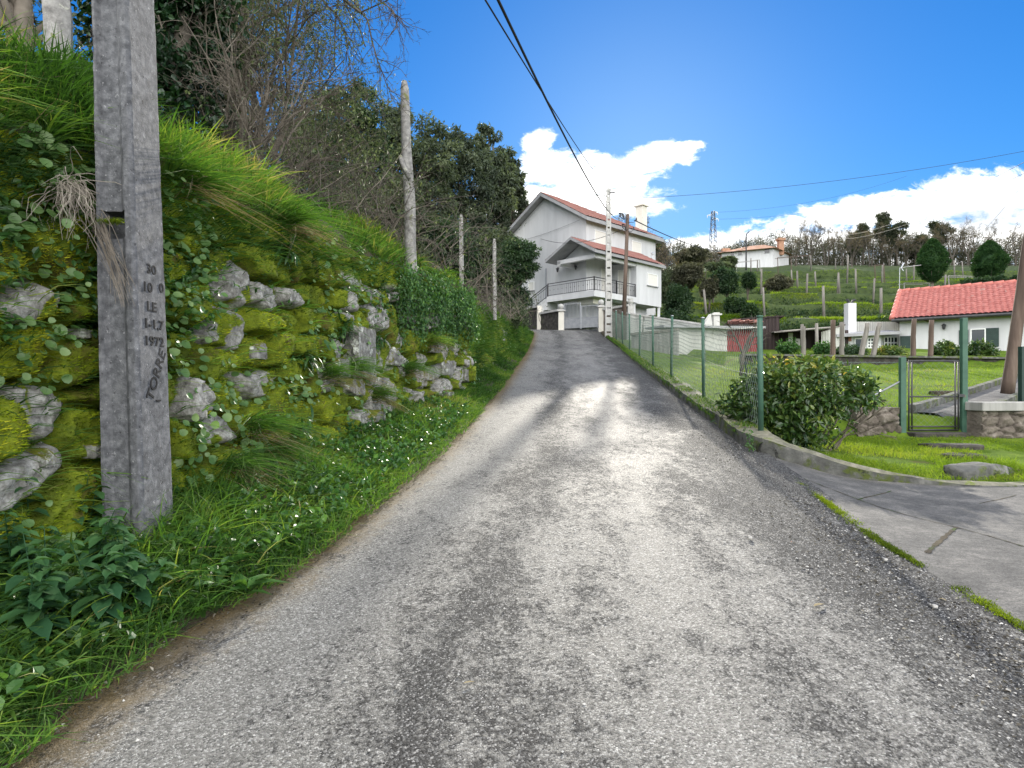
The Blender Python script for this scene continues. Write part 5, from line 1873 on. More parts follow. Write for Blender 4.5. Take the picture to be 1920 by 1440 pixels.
# leaning timber pole at the right border
b_ = MB()
p0, p1 = P(1889, 730, 13.6), P(1932, 420, 13.6)
h = np.linspace(0, 1, 14)[:, None]
wv = (np.stack([fbm(h[:, 0] * 4, 1, 0, 2), fbm(h[:, 0] * 4, 5, 0, 2), 0 * h[:, 0] + .5], -1) - .5) * .06
b_.tube(p0 + (p1 - p0) * h - np.array([0, 0, .1]) * (1 - h) + wv, np.linspace(.13, .10, 14), 12)
obj('leaning_pole', b_, 'old_timber', smooth=True, label='thick brown timber pole leaning at the right border', cat='pole', origin=p0)
b_ = MB()
b_.box((X(1917, 12.4), 12.4, 1.7), (.10, .10, 1.3))
obj('green_stake', b_, 'dark_green_paint', label='dark green square stake at the right border', cat='post')

# ---- lawn grass
def lawn_pts(n, x0, x1, y0, y1):
    y = y0 + (y1 - y0) * rng.random(n) ** 1.4
    x = x0 + (x1 - x0) * rng.random(n)
    ok = (x > fx(y) + .12) & (y > yk(x) + .30)
    x, y = x[ok], y[ok]
    return np.column_stack([x, y, zl(x, y)])


pd = lambda q: np.abs((q[:, 0] - pa[0]) * nn[0] + (q[:, 1] - pa[1]) * nn[1] - .1)
q = lawn_pts(30000, 3.5, 8.5, 7.0, 10.8)
q = q[(fbm(q[:, 0] * 1.3, q[:, 1] * 1.3, 2, 3) > .40)]
b_ = MB()
blades(b_, q, np.array([0, 0, 1.0]), .07 + .08 * sstep(.45, .7, fbm(q[:, 0] * 1.1, q[:, 1] * 1.1, 8, 3)), .007, .7, .7, 3, tint=np.clip(.5 + (fbm(q[:, 0], q[:, 1], 4, 3) - .5), 0, .9), tvar=.14)
obj('plot_grass', b_, 'grass_lit_colour', smooth=True, kind='stuff', label='sunlit grass on the small plot before the gate', cat='grass')
q = lawn_pts(52000, 3.6, 22, 11.0, 27)
q = q[(fbm(q[:, 0] * .55, q[:, 1] * .55, 14, 3) + .12 * rng.random(len(q)) > .42)]
q = q[(pd(q) > .62) & (q[:, 1] < 21.8 + (q[:, 0] - 8.2) * .243)]
b_ = MB()
blades(b_, q, np.array([0, 0, 1.0]), .06 + .05 * rng.random(len(q)), .010, .7, .5, 2, tint=np.clip(.5 + (fbm(q[:, 0] * .8, q[:, 1] * .8, 4, 3) - .5) * 1.2, 0, .9), tvar=.14)
obj('lawn_grass', b_, 'grass_lit_colour', kind='stuff', label='short sunlit grass of the garden lawn', cat='grass')
# weeds on the road edge at the kerb
y = 7.8 + 27 * rng.random(9000) ** 1.6
t_ = rng.random(9000)
x0_ = np.where(y < 8.5, 3.25, fx(y) - .24)
x = xr(y) + (x0_ - xr(y)) * t_ + .02 * rng.normal(size=9000)
ok = fbm(x * 1.6, y * .9, 3, 3) + .25 * (y > 13) > .50
q = np.column_stack([x, y, zr(y) + .03 + .05 * t_])[ok]
b_ = MB()
blades(b_, q, np.array([0, 0, 1.0]), .05 + .07 * rng.random(len(q)), .006 * (1 + .06 * q[:, 1]), .9, .8, 3, tint=.45, tvar=.2)
blades(b_, np.column_stack([q[:, 0] * 0 + fx(q[:, 1]) - .1 + .12 * rng.normal(size=len(q)), q[:, 1], fz(q[:, 1]) - .0]), np.array([0, 0, 1.0]), .04 + .05 * rng.random(len(q)), .006 * (1 + .06 * q[:, 1]), .9, .8, 2, tint=.6, tvar=.2)
obj('kerb_grass', b_, 'grass', smooth=True, kind='stuff', label='sparse weeds and grass along the fence kerb', cat='weeds')
# moss in the joint between lane and driveway
y = 1.5 + 5.2 * rng.random(26000)
ok = fbm(y * 2.6, 3.3, 0, 4) + .26 * rng.random(26000) > .65
y = y[ok]
x = xr(y) + .01 + .038 * rng.normal(size=len(y)) * (.2 + fbm(y * 3, 9, 1, 3))
b_ = MB()
blades(b_, np.column_stack([x, y, zd(np.maximum(x, xr(y)), y) + .002]), np.array([0, 0, 1.0]), .014, .007, .9, .4, 1, tint=np.clip(.14 + (fbm(x * 3, y * 2, 4, 3) - .5) * 1.3, 0, 1), tvar=.15)
obj('joint_moss', b_, 'moss_blade', kind='stuff', label='yellow green moss in the joint between lane and driveway', cat='moss')
# loose grit on the lane
n_ = 2600
y = 1.3 + 12 * rng.random(n_) ** 1.5
u = np.where(rng.random(n_) < .6, 1 - .22 * rng.random(n_) ** 1.5, rng.random(n_))
x = xl(y) + (xr(y) - xl(y)) * u
b_ = MB()
oct_v = np.array([[1, 0, 0], [-1, 0, 0], [0, 1, 0], [0, -1, 0], [0, 0, .7], [0, 0, -.7]])
oct_f = np.array([[0, 2, 4], [2, 1, 4], [1, 3, 4], [3, 0, 4], [2, 0, 5], [1, 2, 5], [3, 1, 5], [0, 3, 5]])
sz = .004 + .006 * rng.random(n_) ** 3
V = oct_v[None] * sz[:, None, None] * (.7 + .6 * rng.random((n_, 6, 1))) + np.column_stack([x, y, zr(y) - .05 * np.abs((u - .5) * 2) ** 2.5 + .004])[:, None, :]
b_.add(V.reshape(-1, 3), (oct_f[None] + 6 * np.arange(n_)[:, None, None]).reshape(-1, 3))
obj('gravel', b_, 'quartz_pebble', kind='stuff', label='loose grit scattered on the lane', cat='gravel')


def road_pt(px, py):
    x, d = road_hit(px, py)
    u_ = (x - xl(d)) / (xr(d) - xl(d))
    return np.array([x, d, zr(d) - .05 * abs((u_ - .5) * 2) ** 2.5 + .012])


for k, (px, py, L, lab) in enumerate([(868, 1286, .055, 'pale fallen leaf in the middle of the lane near the camera'), (1525, 1138, .10, 'narrow pale leaf lying on the right of the lane'), (1484, 1016, .035, 'small reddish leaf on the right of the lane'), (1775, 1118, .05, 'pale leaf sliver near the mossy driveway joint')]):
    p = road_pt(px, py)
    b_ = MB()
    az = [.4, .5, 1.2, 1.8][k]
    leaves(b_, p[None], np.array([[math.cos(az), math.sin(az), .06]]), np.array([[0, 0, 1.0]]), L, L * .28, .85 if k != 2 else .1, 0, curl=.1, shape=6)
    obj('fallen_leaf', b_, 'dry_leaf' if k != 2 else 'brick_red', label=lab, cat='leaf', origin=p)
for k, (px, py, s_, lab) in enumerate([(1406, 1010, .035, 'whitish pebble on the right half of the lane'), (1752, 1132, .03, 'pale pebble close to the mossy driveway joint'), (1660, 1044, .03, 'small grey pebble by the driveway joint')]):
    p = road_pt(px, py)
    b_ = MB()
    pts, f = rock(s_, s_ * .7, s_, 120 + k, nu=14, nv=10)
    b_.add(pts + p + np.array([0, 0, s_ * .2]), f)
    obj('pebble', b_, 'granite', smooth=True, label=lab, cat='pebble', origin=p)
# ------------------------------------------------------------------ shared building helpers
def wallbar(mb, a, b, z0, z1, t, tint=.5, mi=0, side=0.0):
    """upright slab from plan point a to b; side shifts it across its thickness"""
    a, b = np.asarray(a, float)[:2], np.asarray(b, float)[:2]
    d = unit(b - a)
    n = np.array([-d[1], d[0]])
    z0 = np.broadcast_to(z0, (2,))
    z1 = np.broadcast_to(z1, (2,))
    o1, o2 = n * (side - t / 2), n * (side + t / 2)
    c = [(*(a + o1), z0[0]), (*(b + o1), z0[1]), (*(b + o2), z0[1]), (*(a + o2), z0[0]), (*(a + o1), z1[0]), (*(b + o1), z1[1]), (*(b + o2), z1[1]), (*(a + o2), z1[0])]
    mb.hexa(np.array(c), tint, mi)


def tiles(mb, e0, e1, r1, r0, tw, th, amp=.035, step=.03, tint=.5, mi=0):
    """pantile sheet over the quad eave0, eave1, ridge1, ridge0"""
    e0, e1, r1, r0 = [np.asarray(q, float) for q in (e0, e1, r1, r0)]
    nw = max(1, int(round(np.linalg.norm(e1 - e0) / tw)))
    nh = max(1, int(round(np.linalg.norm(r0 - e0) / th)))
    u = np.linspace(0, 1, nw * 6 + 1)
    vv_, off = [], []
    for k in range(nh):
        vv_ += [k / nh + 1e-4, (k + .55) / nh, (k + .999) / nh]
        off += [step, step * .5, 0]
    v = np.array(vv_)
    U, Vv = np.meshgrid(u, v, indexing='ij')
    p = (e0 + (e1 - e0) * U[..., None]) * (1 - Vv[..., None]) + (r0 + (r1 - r0) * U[..., None]) * Vv[..., None]
    n = unit(np.cross(e1 - e0, r0 - e0))
    if n[2] < 0:
        n = -n
    wv = amp * (np.abs(np.sin(U * nw * math.pi)) ** .8)
    p = p + n * (wv + np.array(off)[None, :] + .01)[..., None]
    mb.grid(p, tint, mi)


def roof_slab(mb, e0, e1, r1, r0, th, tint=.5, mi=0):
    q = [np.asarray(s_, float) for s_ in (e0, e1, r1, r0)]
    dn = np.array([0, 0, -th])
    mb.hexa(np.array([s_ + dn for s_ in q] + q), tint, mi)


# ------------------------------------------------------------------ white house at the top of the lane
HO, HA, HB = np.array([5.68, 41.7]), np.array([.72, .694]), np.array([-.694, .72])


def hp(A, B, z):
    q = HO + HA * A + HB * B
    return np.array([q[0], q[1], z])


def hbox(mb, A0, A1, B0, B1, z0, z1, tint=.5, mi=0):
    mb.hexa(np.array([hp(A0, B0, z0), hp(A1, B0, z0), hp(A1, B1, z0), hp(A0, B1, z0), hp(A0, B0, z1), hp(A1, B0, z1), hp(A1, B1, z1), hp(A0, B1, z1)]), tint, mi)


def onB(px, py, B):
    r = (px - 960) / F
    A = (r * (HO[1] + HB[1] * B) - HO[0] - HB[0] * B) / (HA[0] - HA[1] * r)
    return A, Zp(py, HO[1] + HA[1] * A + HB[1] * B)


def onA(px, py, A):
    r = (px - 960) / F
    B = (HO[0] + HA[0] * A - r * (HO[1] + HA[1] * A)) / (-HB[0] + HB[1] * r)
    return B, Zp(py, HO[1] + HA[1] * A + HB[1] * B)


house = thing('white_house', 'large white two storey house with balcony and gabled roofs at the top of the lane', 'house', hp(5, 5, 5.0))
RZ, EZ, RB = 16.28, 13.80, 6.56
HUP = np.array([0, 0, .02])
b_ = MB()
b_.prism([hp(2.0, 2.5, 4.6), hp(2.0, 10.5, 4.6), hp(2.0, 10.5, 13.60), hp(2.0, RB, RZ - .30), hp(2.0, 2.5, 13.60)], hp(2.3, 0, 0) - hp(2, 0, 0))
hbox(b_, 2.28, 11, 2.504, 10.496, 4.6, 13.56)
hbox(b_, 5.1, 8.4, .3, 2.55, 7.52, 10.62)
hbox(b_, 2.3, 8.2, 1.5, 2.6, 4.8, 7.52)
obj('wall', b_, 'white_plaster', house)
# main roof: gable towards the lane, hipped at the far end
roof = MB()
RE = 2.7
rg0, rg1 = hp(1.45, RB, RZ), hp(RE, RB, RZ)
eR0, eR1, eL0, eL1 = hp(1.45, 2.0, EZ - .22), hp(11.5, 2.0, EZ - .22), hp(1.45, 11.05, EZ - .20), hp(11.5, 11.05, EZ - .20)
roof_slab(roof, eR0, eR1, rg1, rg0, .26)
roof_slab(roof, eL0, eL1, rg1, rg0, .26)
dn = np.array([0, 0, -.26])
roof.add(np.array([eR1, eL1, rg1, eR1 + dn, eL1 + dn, rg1 + dn]), [np.array([[0, 1, 2], [5, 4, 3]]), np.array([[0, 3, 4, 1]])])
rf = obj('roof', roof, 'grey_eave', house)
b_ = MB()
tiles(b_, eR0 + HUP, eR1 + HUP, rg1 + HUP, rg0 + HUP, .28, .42)
tiles(b_, eL0 + HUP, eL1 + HUP, rg1 + HUP, rg0 + HUP, .28, .42)
obj('roof_tiles', b_, 'orange_tile', rf, smooth=True)
A_, z_ = onB(1203, 438, 3.2)
b_ = MB()
zt = onB(1203, 382, 3.2)[1]
hbox(b_, A_ - .3, A_ + .35, 2.9, 3.6, z_ - .9, zt - .25)
hbox(b_, A_ - .42, A_ + .47, 2.78, 3.72, zt - .25, zt - .12)
hbox(b_, A_ - .2, A_ + .25, 3.0, 3.5, zt - .12, zt + .02)
obj('chimney', b_, 'cream_plaster', rf, bevel=.02)
# porch roof
PR, PE = 11.88, 10.68
b_ = MB()
roof_slab(b_, hp(-.12, 0, PE), hp(8.6, 0, PE), hp(8.6, 2.2, PR), hp(-.12, 2.2, PR), .20)
roof_slab(b_, hp(-.12, 4.6, PE - .08), hp(2.0, 4.6, PE - .08), hp(2.0, 2.2, PR), hp(-.12, 2.2, PR), .20)
pf = obj('porch_roof', b_, 'grey_eave', house)
b_ = MB()
tiles(b_, hp(-.08, -.04, PE), hp(8.56, -.04, PE), hp(8.56, 2.42, PR + .14), hp(-.08, 2.25, PR), .28, .40)
tiles(b_, hp(-.08, 4.64, PE - .08), hp(2.0, 4.64, PE - .08), hp(2.0, 2.15, PR), hp(-.08, 2.15, PR), .28, .40)
obj('roof_tiles', b_, 'orange_tile', pf, smooth=True)
b_ = MB()
c0, c1, c2 = hp(1.15, 4.2, 10.5), hp(1.15, .35, 10.5), hp(1.15, 2.2, PR - .24)
b_.prism([c1, c0, c2], hp(1.3, 0, 0) - hp(1.15, 0, 0))
hbox(b_, .35, 2.0, 3.55, 3.85, 10.12, 10.42)
hbox(b_, .35, .65, .35, 3.85, 10.22, 10.5)
hbox(b_, .3, 5.2, .35, .60, 10.24, 10.5)
obj('porch_beam', b_, 'white_plaster', house)
# balcony with stair
b_ = MB()
b_.prism([hp(.1, .25, 7.56), hp(5.12, .25, 7.56), hp(5.12, 2.52, 7.56), hp(2.02, 2.52, 7.56), hp(2.02, 4.65, 7.56), hp(.1, 4.65, 7.56)][::-1], (0, 0, .40))
for k in range(5):
    hbox(b_, .15, 1.3, 4.65 + .34 * k, 4.99 + .34 * k, 7.0 - .05 * k, 7.80 - .17 * k)
obj('balcony_slab', b_, 'white_plaster', house)
b_ = MB()
hbox(b_, .8, 1.9, .9, 2.3, 7.2, 7.56)
obj('slab_support', b_, 'cream_plaster', house)


def railing(pts, z, n_, hgt=.93):
    b2 = MB()
    for a, c_, k in zip(pts[:-1], pts[1:], n_):
        a, c_ = np.asarray(a), np.asarray(c_)
        up = np.array([0, 0, hgt])
        b2.beam(a + up, c_ + up, .055, .05)
        b2.beam(a + up * .10, c_ + up * .10, .035)
        b2.beam(a + up * .82, c_ + up * .82, .03)
        for f_ in np.linspace(0, 1, k + 1):
            p = a + (c_ - a) * f_
            b2.beam(p + up * .10, p + up * .84, .022)
            if 0 < f_ < 1 and int(f_ * k) % 2:
                b2.box(p + up * .5, (.05, .05, .07))
        for p in (a, c_):
            b2.beam(p, p + up * 1.05, .075)
    return b2


zf = 7.96
obj('balcony_railing', railing([hp(.2, 4.6, zf), hp(.2, .34, zf), hp(2.7, .34, zf), hp(5.0, .34, zf)], zf, [22, 13, 12]), 'dark_iron', house)
obj('stair_railing', railing([hp(.25, 6.35, zf - .82), hp(.25, 4.72, zf - .05)], zf, [9]), 'dark_iron', house)


def window(parent, mk_, a0, a1, z0, z1, fr='white_paint', sh='shutter_cream', sill=True, dep=.03, gl=False):
    """mk_(mb, a0, a1, out0, out1, z0, z1, mi) adds a box on the wall plane, out measured off the wall"""
    b2 = MB()
    w_ = .05
    mk_(b2, a0 - w_, a0, -.02, dep + .03, z0, z1)
    mk_(b2, a1, a1 + w_, -.02, dep + .03, z0, z1)
    mk_(b2, a0 - w_, a1 + w_, -.02, dep + .03, z1, z1 + w_)
    fo = obj('window', b2, fr, parent)
    b2 = MB()
    mk_(b2, a0, a1, -.02, dep, z0, z1)
    obj('glass' if gl else 'shutter', b2, 'window_glass' if gl else sh, fo)
    if sill:
        b2 = MB()
        mk_(b2, a0 - .1, a1 + .1, -.02, dep + .09, z0 - .06, z0)
        obj('sill', b2, 'grey_eave', fo)
    return fo


mkB = lambda Bp: (lambda mb, a0, a1, o0, o1, z0, z1: hbox(mb, a0, a1, Bp - o1, Bp - o0, z0, z1))
mkA = lambda Ap: (lambda mb, b0, b1, o0, o1, z0, z1: hbox(mb, Ap - o1, Ap - o0, b0, b1, z0, z1))
for (x0, y0, x1, y1, Bp) in ((1115, 432, 1136, 461, 2.5), (1184.5, 452, 1201, 476, 2.5), (1214, 513, 1231.5, 538, .3)):
    a0, zt = onB(x0, y0, Bp)
    a1, zb0 = onB(x1, y1, Bp)
    window(house, mkB(Bp), a0, a1, zb0, zt)
window(house, mkA(2.0), *sorted((onA(992, 540, 2.0)[0], onA(1001, 540, 2.0)[0])), onA(995, 545, 2.0)[1], onA(995, 530, 2.0)[1])
# balcony door and the window in the recess
a0, zt = onB(1127, 506, 2.5)
window(house, mkB(2.5), a0, a0 + .95, 7.97, 10.15, sill=False)
window(house, mkA(5.1), .9, 1.9, 7.97, 10.1, sill=False)
# wall lanterns
for p, nrm in ((hp(1.96, *[onA(1050, 503, 2.0)[0]], onA(1050, 503, 2.0)[1]), -HA), (hp(1.96, onA(1084, 498, 2.0)[0], onA(1084, 498, 2.0)[1]), -HA), (hp(onB(1134, 506, 2.5)[0], 2.46, onB(1134, 506, 2.5)[1]), -HB)):
    o_ = np.array([nrm[0], nrm[1], 0])
    b2 = MB()
    b2.tube([p, p + o_ * .12 + np.array([0, 0, .05]), p + o_ * .24 + np.array([0, 0, .02])], .018, 6)
    b2.lathe(p + o_ * .24 + np.array([0, 0, -.34]), [(.02, 0), (.06, .03), (.10, .24), (.15, .26), (.05, .35), (.0, .40)], 8)
    obj('wall_lantern', b2, 'dark_iron', house)
b_ = MB()
q = hp(1.93, onA(1025, 490, 2.0)[0], 0)
b_.tube([(q[0], q[1], 10.5), (q[0], q[1], 7.4)], .045, 8)
obj('drainpipe', b_, 'grey_metal', house)
# lower windows seen under the balcony
a0, zt = onB(1111, 573, 1.5)
window(house, mkB(1.5), max(2.45, a0), max(2.45, a0) + .9, 6.2, 6.95, sh='blue_paint')
window(house, mkB(1.5), 6.2, 7.1, 6.2, 6.95, gl=True)
for A_c, B_c, w_c in ((8.25, .45, .2), (5.0, .5, .25)):
    b_ = MB()
    q = hp(A_c, B_c, 0)
    b_.box((q[0], q[1], 6.16), (w_c, w_c, 2.72))
    obj('support_column', b_, 'white_plaster', house)
b_ = MB()
b_.tube([hp(8.45, 1.1, 10.9), hp(8.45, 1.1, 11.75)], .06, 8)
b_.lathe(hp(8.45, 1.1, 11.72), [(.05, 0), (.13, .03), (.13, .12), (.03, .2)], 10)
obj('flue_pipe', b_, 'galvanised', pf)

# yard wall, gate pillars, gate
def pillar(px, yb, yt, d, w_, lab):
    x, z0, z1 = X(px, d), Zp(yb, d), Zp(yt, d)
    t = thing('gate_pillar', lab, 'gate pillar', (x, d, z0), 'gate pillars with stone balls')
    b2 = MB()
    b2.box((x, d, (z0 - .3 + z1 - .42) / 2), (w_, w_, z1 - z0 - .12))
    obj('pillar_shaft', b2, 'cream_plaster', t, bevel=.015)
    b2 = MB()
    b2.box((x, d, z1 - .42), (w_ + .16, w_ + .16, .09))
    b2.box((x, d, z1 - .35), (w_ - .02, w_ - .02, .06))
    obj('pillar_cap', b2, 'pale_concrete', t, bevel=.02)
    b2 = MB()
    th = np.linspace(-math.pi / 2, math.pi / 2, 11)
    b2.lathe((x, d, z1 - .14), [(max(.001, .19 * math.cos(q_)), .19 * math.sin(q_)) for q_ in th], 16)
    obj('stone_ball', b2, 'pale_concrete', t, smooth=True)
    return x, z0, z1


GPL = pillar(1052, 619, 571, 40.0, .36, 'left gate pillar with a stone ball standing against the yard wall')
GPR = pillar(1127, 614, 563, 38.8, .34, 'taller right gate pillar with a stone ball beside the lamp pole')
gt = thing('yard_gate', 'grey double metal gate with solid lower panels below the balcony', 'gate', (X(1089, 39.4), 39.4, 5.1))
ga, gb = np.array([GPL[0] + .2, 40.0]), np.array([GPR[0] - .2, 38.8])
for k, (s0, s1, zt) in enumerate(((0, .485, 1.62), (.515, 1, 1.42))):
    a, c_ = ga + (gb - ga) * s0, ga + (gb - ga) * s1
    za = 5.12
    b2 = MB()
    for z in (.08, .70, zt):
        b2.beam((*a, za + z), (*c_, za + z), .05)
    for f_ in np.linspace(0, 1, 13):
        p = a + (c_ - a) * f_
        e = .08 * math.sin(math.pi * f_)
        b2.beam((*p, za + .7), (*p, za + zt + .06 + e), .022)
    b2.beam((*a, za), (*a, za + zt + .05), .06)
    b2.beam((*c_, za), (*c_, za + zt + .05), .06)
    lf = obj('gate_leaf', b2, 'grey_metal', gt)
    b2 = MB()
    wallbar(b2, a, c_, za + .09, za + .70, .02)
    obj('solid_panel', b2, 'grey_metal', lf)
# stone yard walls
yl = thing('yard_wall', 'dark stone yard wall with pale coping left of the house gate', 'stone wall', (X(1000, 42), 42, 5.3))
pA, pB_ = np.array([X(984, 43.5), 43.5]), np.array([GPL[0] - .18, 40.0])
sA = pA + (pB_ - pA) * .45
for (u, v_, zt) in ((pA, sA, 6.80), (sA, pB_, 6.30)):
    b2 = MB()
    n_, m_ = 60, 34
    Aq, Bq = np.meshgrid(np.linspace(0, 1, n_), np.linspace(0, 1, m_), indexing='ij')
    q = np.stack([u[0] + (v_ - u)[0] * Aq, u[1] + (v_ - u)[1] * Aq, 4.7 + (zt - 4.7) * Bq], -1)
    dsp = (vnoise(Aq * np.linalg.norm(v_ - u) / .35, q[..., 2] / .25, 3) - .5) * .12
    q[..., 1] -= dsp
    b2.grid(q)
    obj('wall_face', b2, 'dark_stone', yl, smooth=True)
    b2 = MB()
    wallbar(b2, u, v_, zt, zt + .13, .40, side=.1)
    wallbar(b2, u, v_, 4.7, zt - .01, .26, side=.2)
    obj('coping', b2, 'pale_concrete', yl)
b2 = MB()
b2.box((sA[0], sA[1], 5.85), (.30, .30, 2.06))
obj('pier', b2, 'cream_plaster', yl, bevel=.02)
yr = thing('yard_wall', 'reddish stone yard wall with urn-topped coping right of the house gate', 'stone wall', (X(1150, 37.8), 37.8, 5.0))
pC, pD = np.array([GPR[0] + .17, 38.8]), np.array([X(1182, 36.6), 36.6])
b2 = MB()
wallbar(b2, pC, pD, 4.3, Zp(578, 37.5), .25)
obj('wall_face', b2, 'rubble_stone', yr)
b2 = MB()
wallbar(b2, pC, pD, Zp(578, 37.5) + .001, Zp(578, 37.5) + .13, .40)
b2.box((pD[0], pD[1], 5.2), (.34, .34, 2.0))
obj('coping', b2, 'pale_concrete', yr)
b2 = MB()
b2.lathe((pD[0], pD[1], 6.22), [(.001, -.02), (.10, 0), (.06, .06), (.16, .17), (.19, .28), (.13, .36), (.20, .42), (.001, .44)], 14)
obj('stone_urn', b2, 'pale_concrete', smooth=True, label='small stone urn on the wall right of the house gate', cat='urn', origin=(pD[0], pD[1], 6.2))

# ------------------------------------------------------------------ poles and cables at the top of the lane
lx, ld = X(1141, 35.5), 35.5
lp = thing('lamp_pole', 'pale concrete lamp pole with rows of holes at the end of the fence', 'utility pole', (lx, ld, 4.2))
z0, z1 = 4.1, Zp(358, ld)
b_ = MB()
for sx in (-1, 1):
    b_.hexa(np.array([(lx + sx * .17 - .035, ld - .13, z0), (lx + sx * .17 + .035, ld - .13, z0), (lx + sx * .17 + .035, ld + .13, z0), (lx + sx * .17 - .035, ld + .13, z0),
                      (lx + sx * .08 - .03, ld - .08, z1), (lx + sx * .08 + .03, ld - .08, z1), (lx + sx * .08 + .03, ld + .08, z1), (lx + sx * .08 - .03, ld + .08, z1)]))
nh = 18
for k in range(nh + 1):
    f0, f1 = (k + .12) / (nh + .6), (k + .88) / (nh + .6)
    w0, w1 = .137 - .087 * f0, .137 - .087 * f1
    d0, d1 = .11 - .045 * f0, .11 - .045 * f1
    za, zb0 = z0 + (z1 - z0) * f0, z0 + (z1 - z0) * f1
    b_.hexa(np.array([(lx - w0, ld - d0, za), (lx + w0, ld - d0, za), (lx + w0, ld + d0, za), (lx - w0, ld + d0, za), (lx - w1, ld - d1, zb0), (lx + w1, ld - d1, zb0), (lx + w1, ld + d1, zb0), (lx - w1, ld + d1, zb0)]))
b_.box((lx, ld, z1 + .03), (.24, .2, .10))
obj('shaft', b_, 'pale_concrete', lp)
b_ = MB()
b_.tube([(lx, ld, z1 - .35), (lx - .25, ld, z1 - .25), (lx - .55, ld - .05, z1 - .22)], .022, 6)
b_.box((lx - .66, ld - .05, z1 - .23), (.26, .12, .07))
obj('lamp_arm', b_, 'galvanised', lp)
b_ = MB()
b_.beam((lx + .05, ld - .1, z1 - .12), (lx + .35, ld - .1, z1 - .12), .05)
obj('bracket', b_, 'dark_iron', lp)
wx0, wd = X(1168, 34.5), 34.5
tp = thing('timber_pole', 'dark timber pole with insulator brackets behind the green fence', 'utility pole', (wx0, wd, 4.2))
b_ = MB()
top_ = P(1177, 402, wd)
b_.tube([(wx0, wd, 3.9), top_], [.13, .09], 10)
obj('shaft', b_, 'old_timber', tp, smooth=True)
for k, (sx, zz_) in enumerate(((-.45, -.25), (.45, -.45), (-.3, -.85), (.3, -.95))):
    b2 = MB()
    p = top_ + np.array([0, -.09, zz_])
    b2.tube([p, p + np.array([sx * .6, -.05, -.05]), p + np.array([sx, -.05, .08])], .016, 6)
    b2.lathe(p + np.array([sx, -.05, .06]), [(.001, 0), (.045, .01), (.05, .08), (.03, .12), (.04, .16), (.001, .18)], 8)
    obj('insulator_bracket', b2, 'dark_iron', tp)
    if sx < 0:
        b2 = MB()
        b2.tube([p + np.array([sx * .5, -.1, -.1]), p + np.array([sx * .7, -.12, .22]), p + np.array([sx * 1.2, -.12, .25])], .035, 6)
        obj('cable_loop', b2, 'cable', tp)


def cable(a, b, sag, r, lab, n_=40):
    a, b = np.asarray(a, float), np.asarray(b, float)
    s_ = np.linspace(0, 1, n_)[:, None]
    p = a + (b - a) * s_ - np.array([0, 0, sag]) * (4 * s_ * (1 - s_))
    b2 = MB()
    b2.tube(p, r, 5)
    obj('overhead_cable', b2, 'cable', smooth=True, label=lab, cat='cable', group='overhead cables', origin=a)


tpt = top_ + np.array([-.3, -.1, -.3])
cable(P(915, -40, 5.0), tpt, .60, .014, 'thickest black cable from the top of the photo down to the timber pole')
cable(P(898, -20, 5.5), (lx + .3, ld - .1, z1 - .1), .28, .009, 'thinner cable beside the thickest one running to the lamp pole')
cable(top_ + np.array([.35, -.1, -.35]), P(1420, 448, 128), 2.2, .030, 'cable sagging from the timber pole to the hill lamp')
cable((lx + .1, ld, z1 - .5), P(1990, 270, 34), .5, .011, 'long cable rising from the lamp pole to the upper right border')
cable(hp(1.95, 7.0, 12.9), top_ + np.array([-.2, 0, -.8]), .55, .014, 'service cable from the house gable to the timber pole')
cable(hp(1.95, 9.0, 13.1), hp(1.9, 3.0, 13.6), .1, .010, 'thin cable clipped across the house gable')
cable(P(1560, 440, 120), P(2000, 262, 30), 1.5, .016, 'upper of two close cables over the right hand cloud')
cable(P(1560, 446, 120), P(2000, 286, 30), 1.5, .016, 'lower of two close cables over the right hand cloud')
cable(P(1470, 478, 125), P(1980, 492, 70), 1.2, .020, 'thin cable crossing in front of the hill trees')
cable(P(1815, 455, 60), P(1960, 290, 22), .4, .009, 'single cable falling steeply from the right border')

# ------------------------------------------------------------------ sheds and walls behind the fence
ws = thing('boundary_wall', 'tall stained white boundary wall sloping down behind the fence', 'wall', (6.2, 33.8, 3.5))
b_ = MB()
q0, q1 = np.array([X(1177, 34.8), 34.8]), np.array([X(1312, 31.5), 31.5])
wallbar(b_, q0, q1, 2.8, [Zp(589, 34.8), Zp(609, 31.5)], .2)
obj('wall_face', b_, 'stained_white', ws)
b_ = MB()
wallbar(b_, q0, q1, [Zp(589, 34.8) + .001, Zp(609, 31.5) + .001], [Zp(589, 34.8) + .09, Zp(609, 31.5) + .09], .30)
obj('coping', b_, 'pale_concrete', ws)
cp = thing('panel_wall', 'low wall of stained grey concrete panels behind the fence', 'wall', (5.9, 27.5, 2.9))
q0, q1 = np.array([X(1184, 29.2), 29.2]), np.array([X(1272, 26.6), 26.6])
n_ = 13
b_ = MB()
for k in range(n_):
    a, c_ = q0 + (q1 - q0) * (k + .03) / n_, q0 + (q1 - q0) * (k + .97) / n_
    wallbar(b_, a, c_, 2.3, Zp(627, 28) + rng.normal() * .015, .09, side=rng.normal() * .01)
obj('concrete_panels', b_, 'concrete_panel', cp)
b_ = MB()
wallbar(b_, q0, q1, Zp(627, 28) + .03, Zp(622, 28) + .03, .18)
obj('top_rail', b_, 'grey_timber', cp)

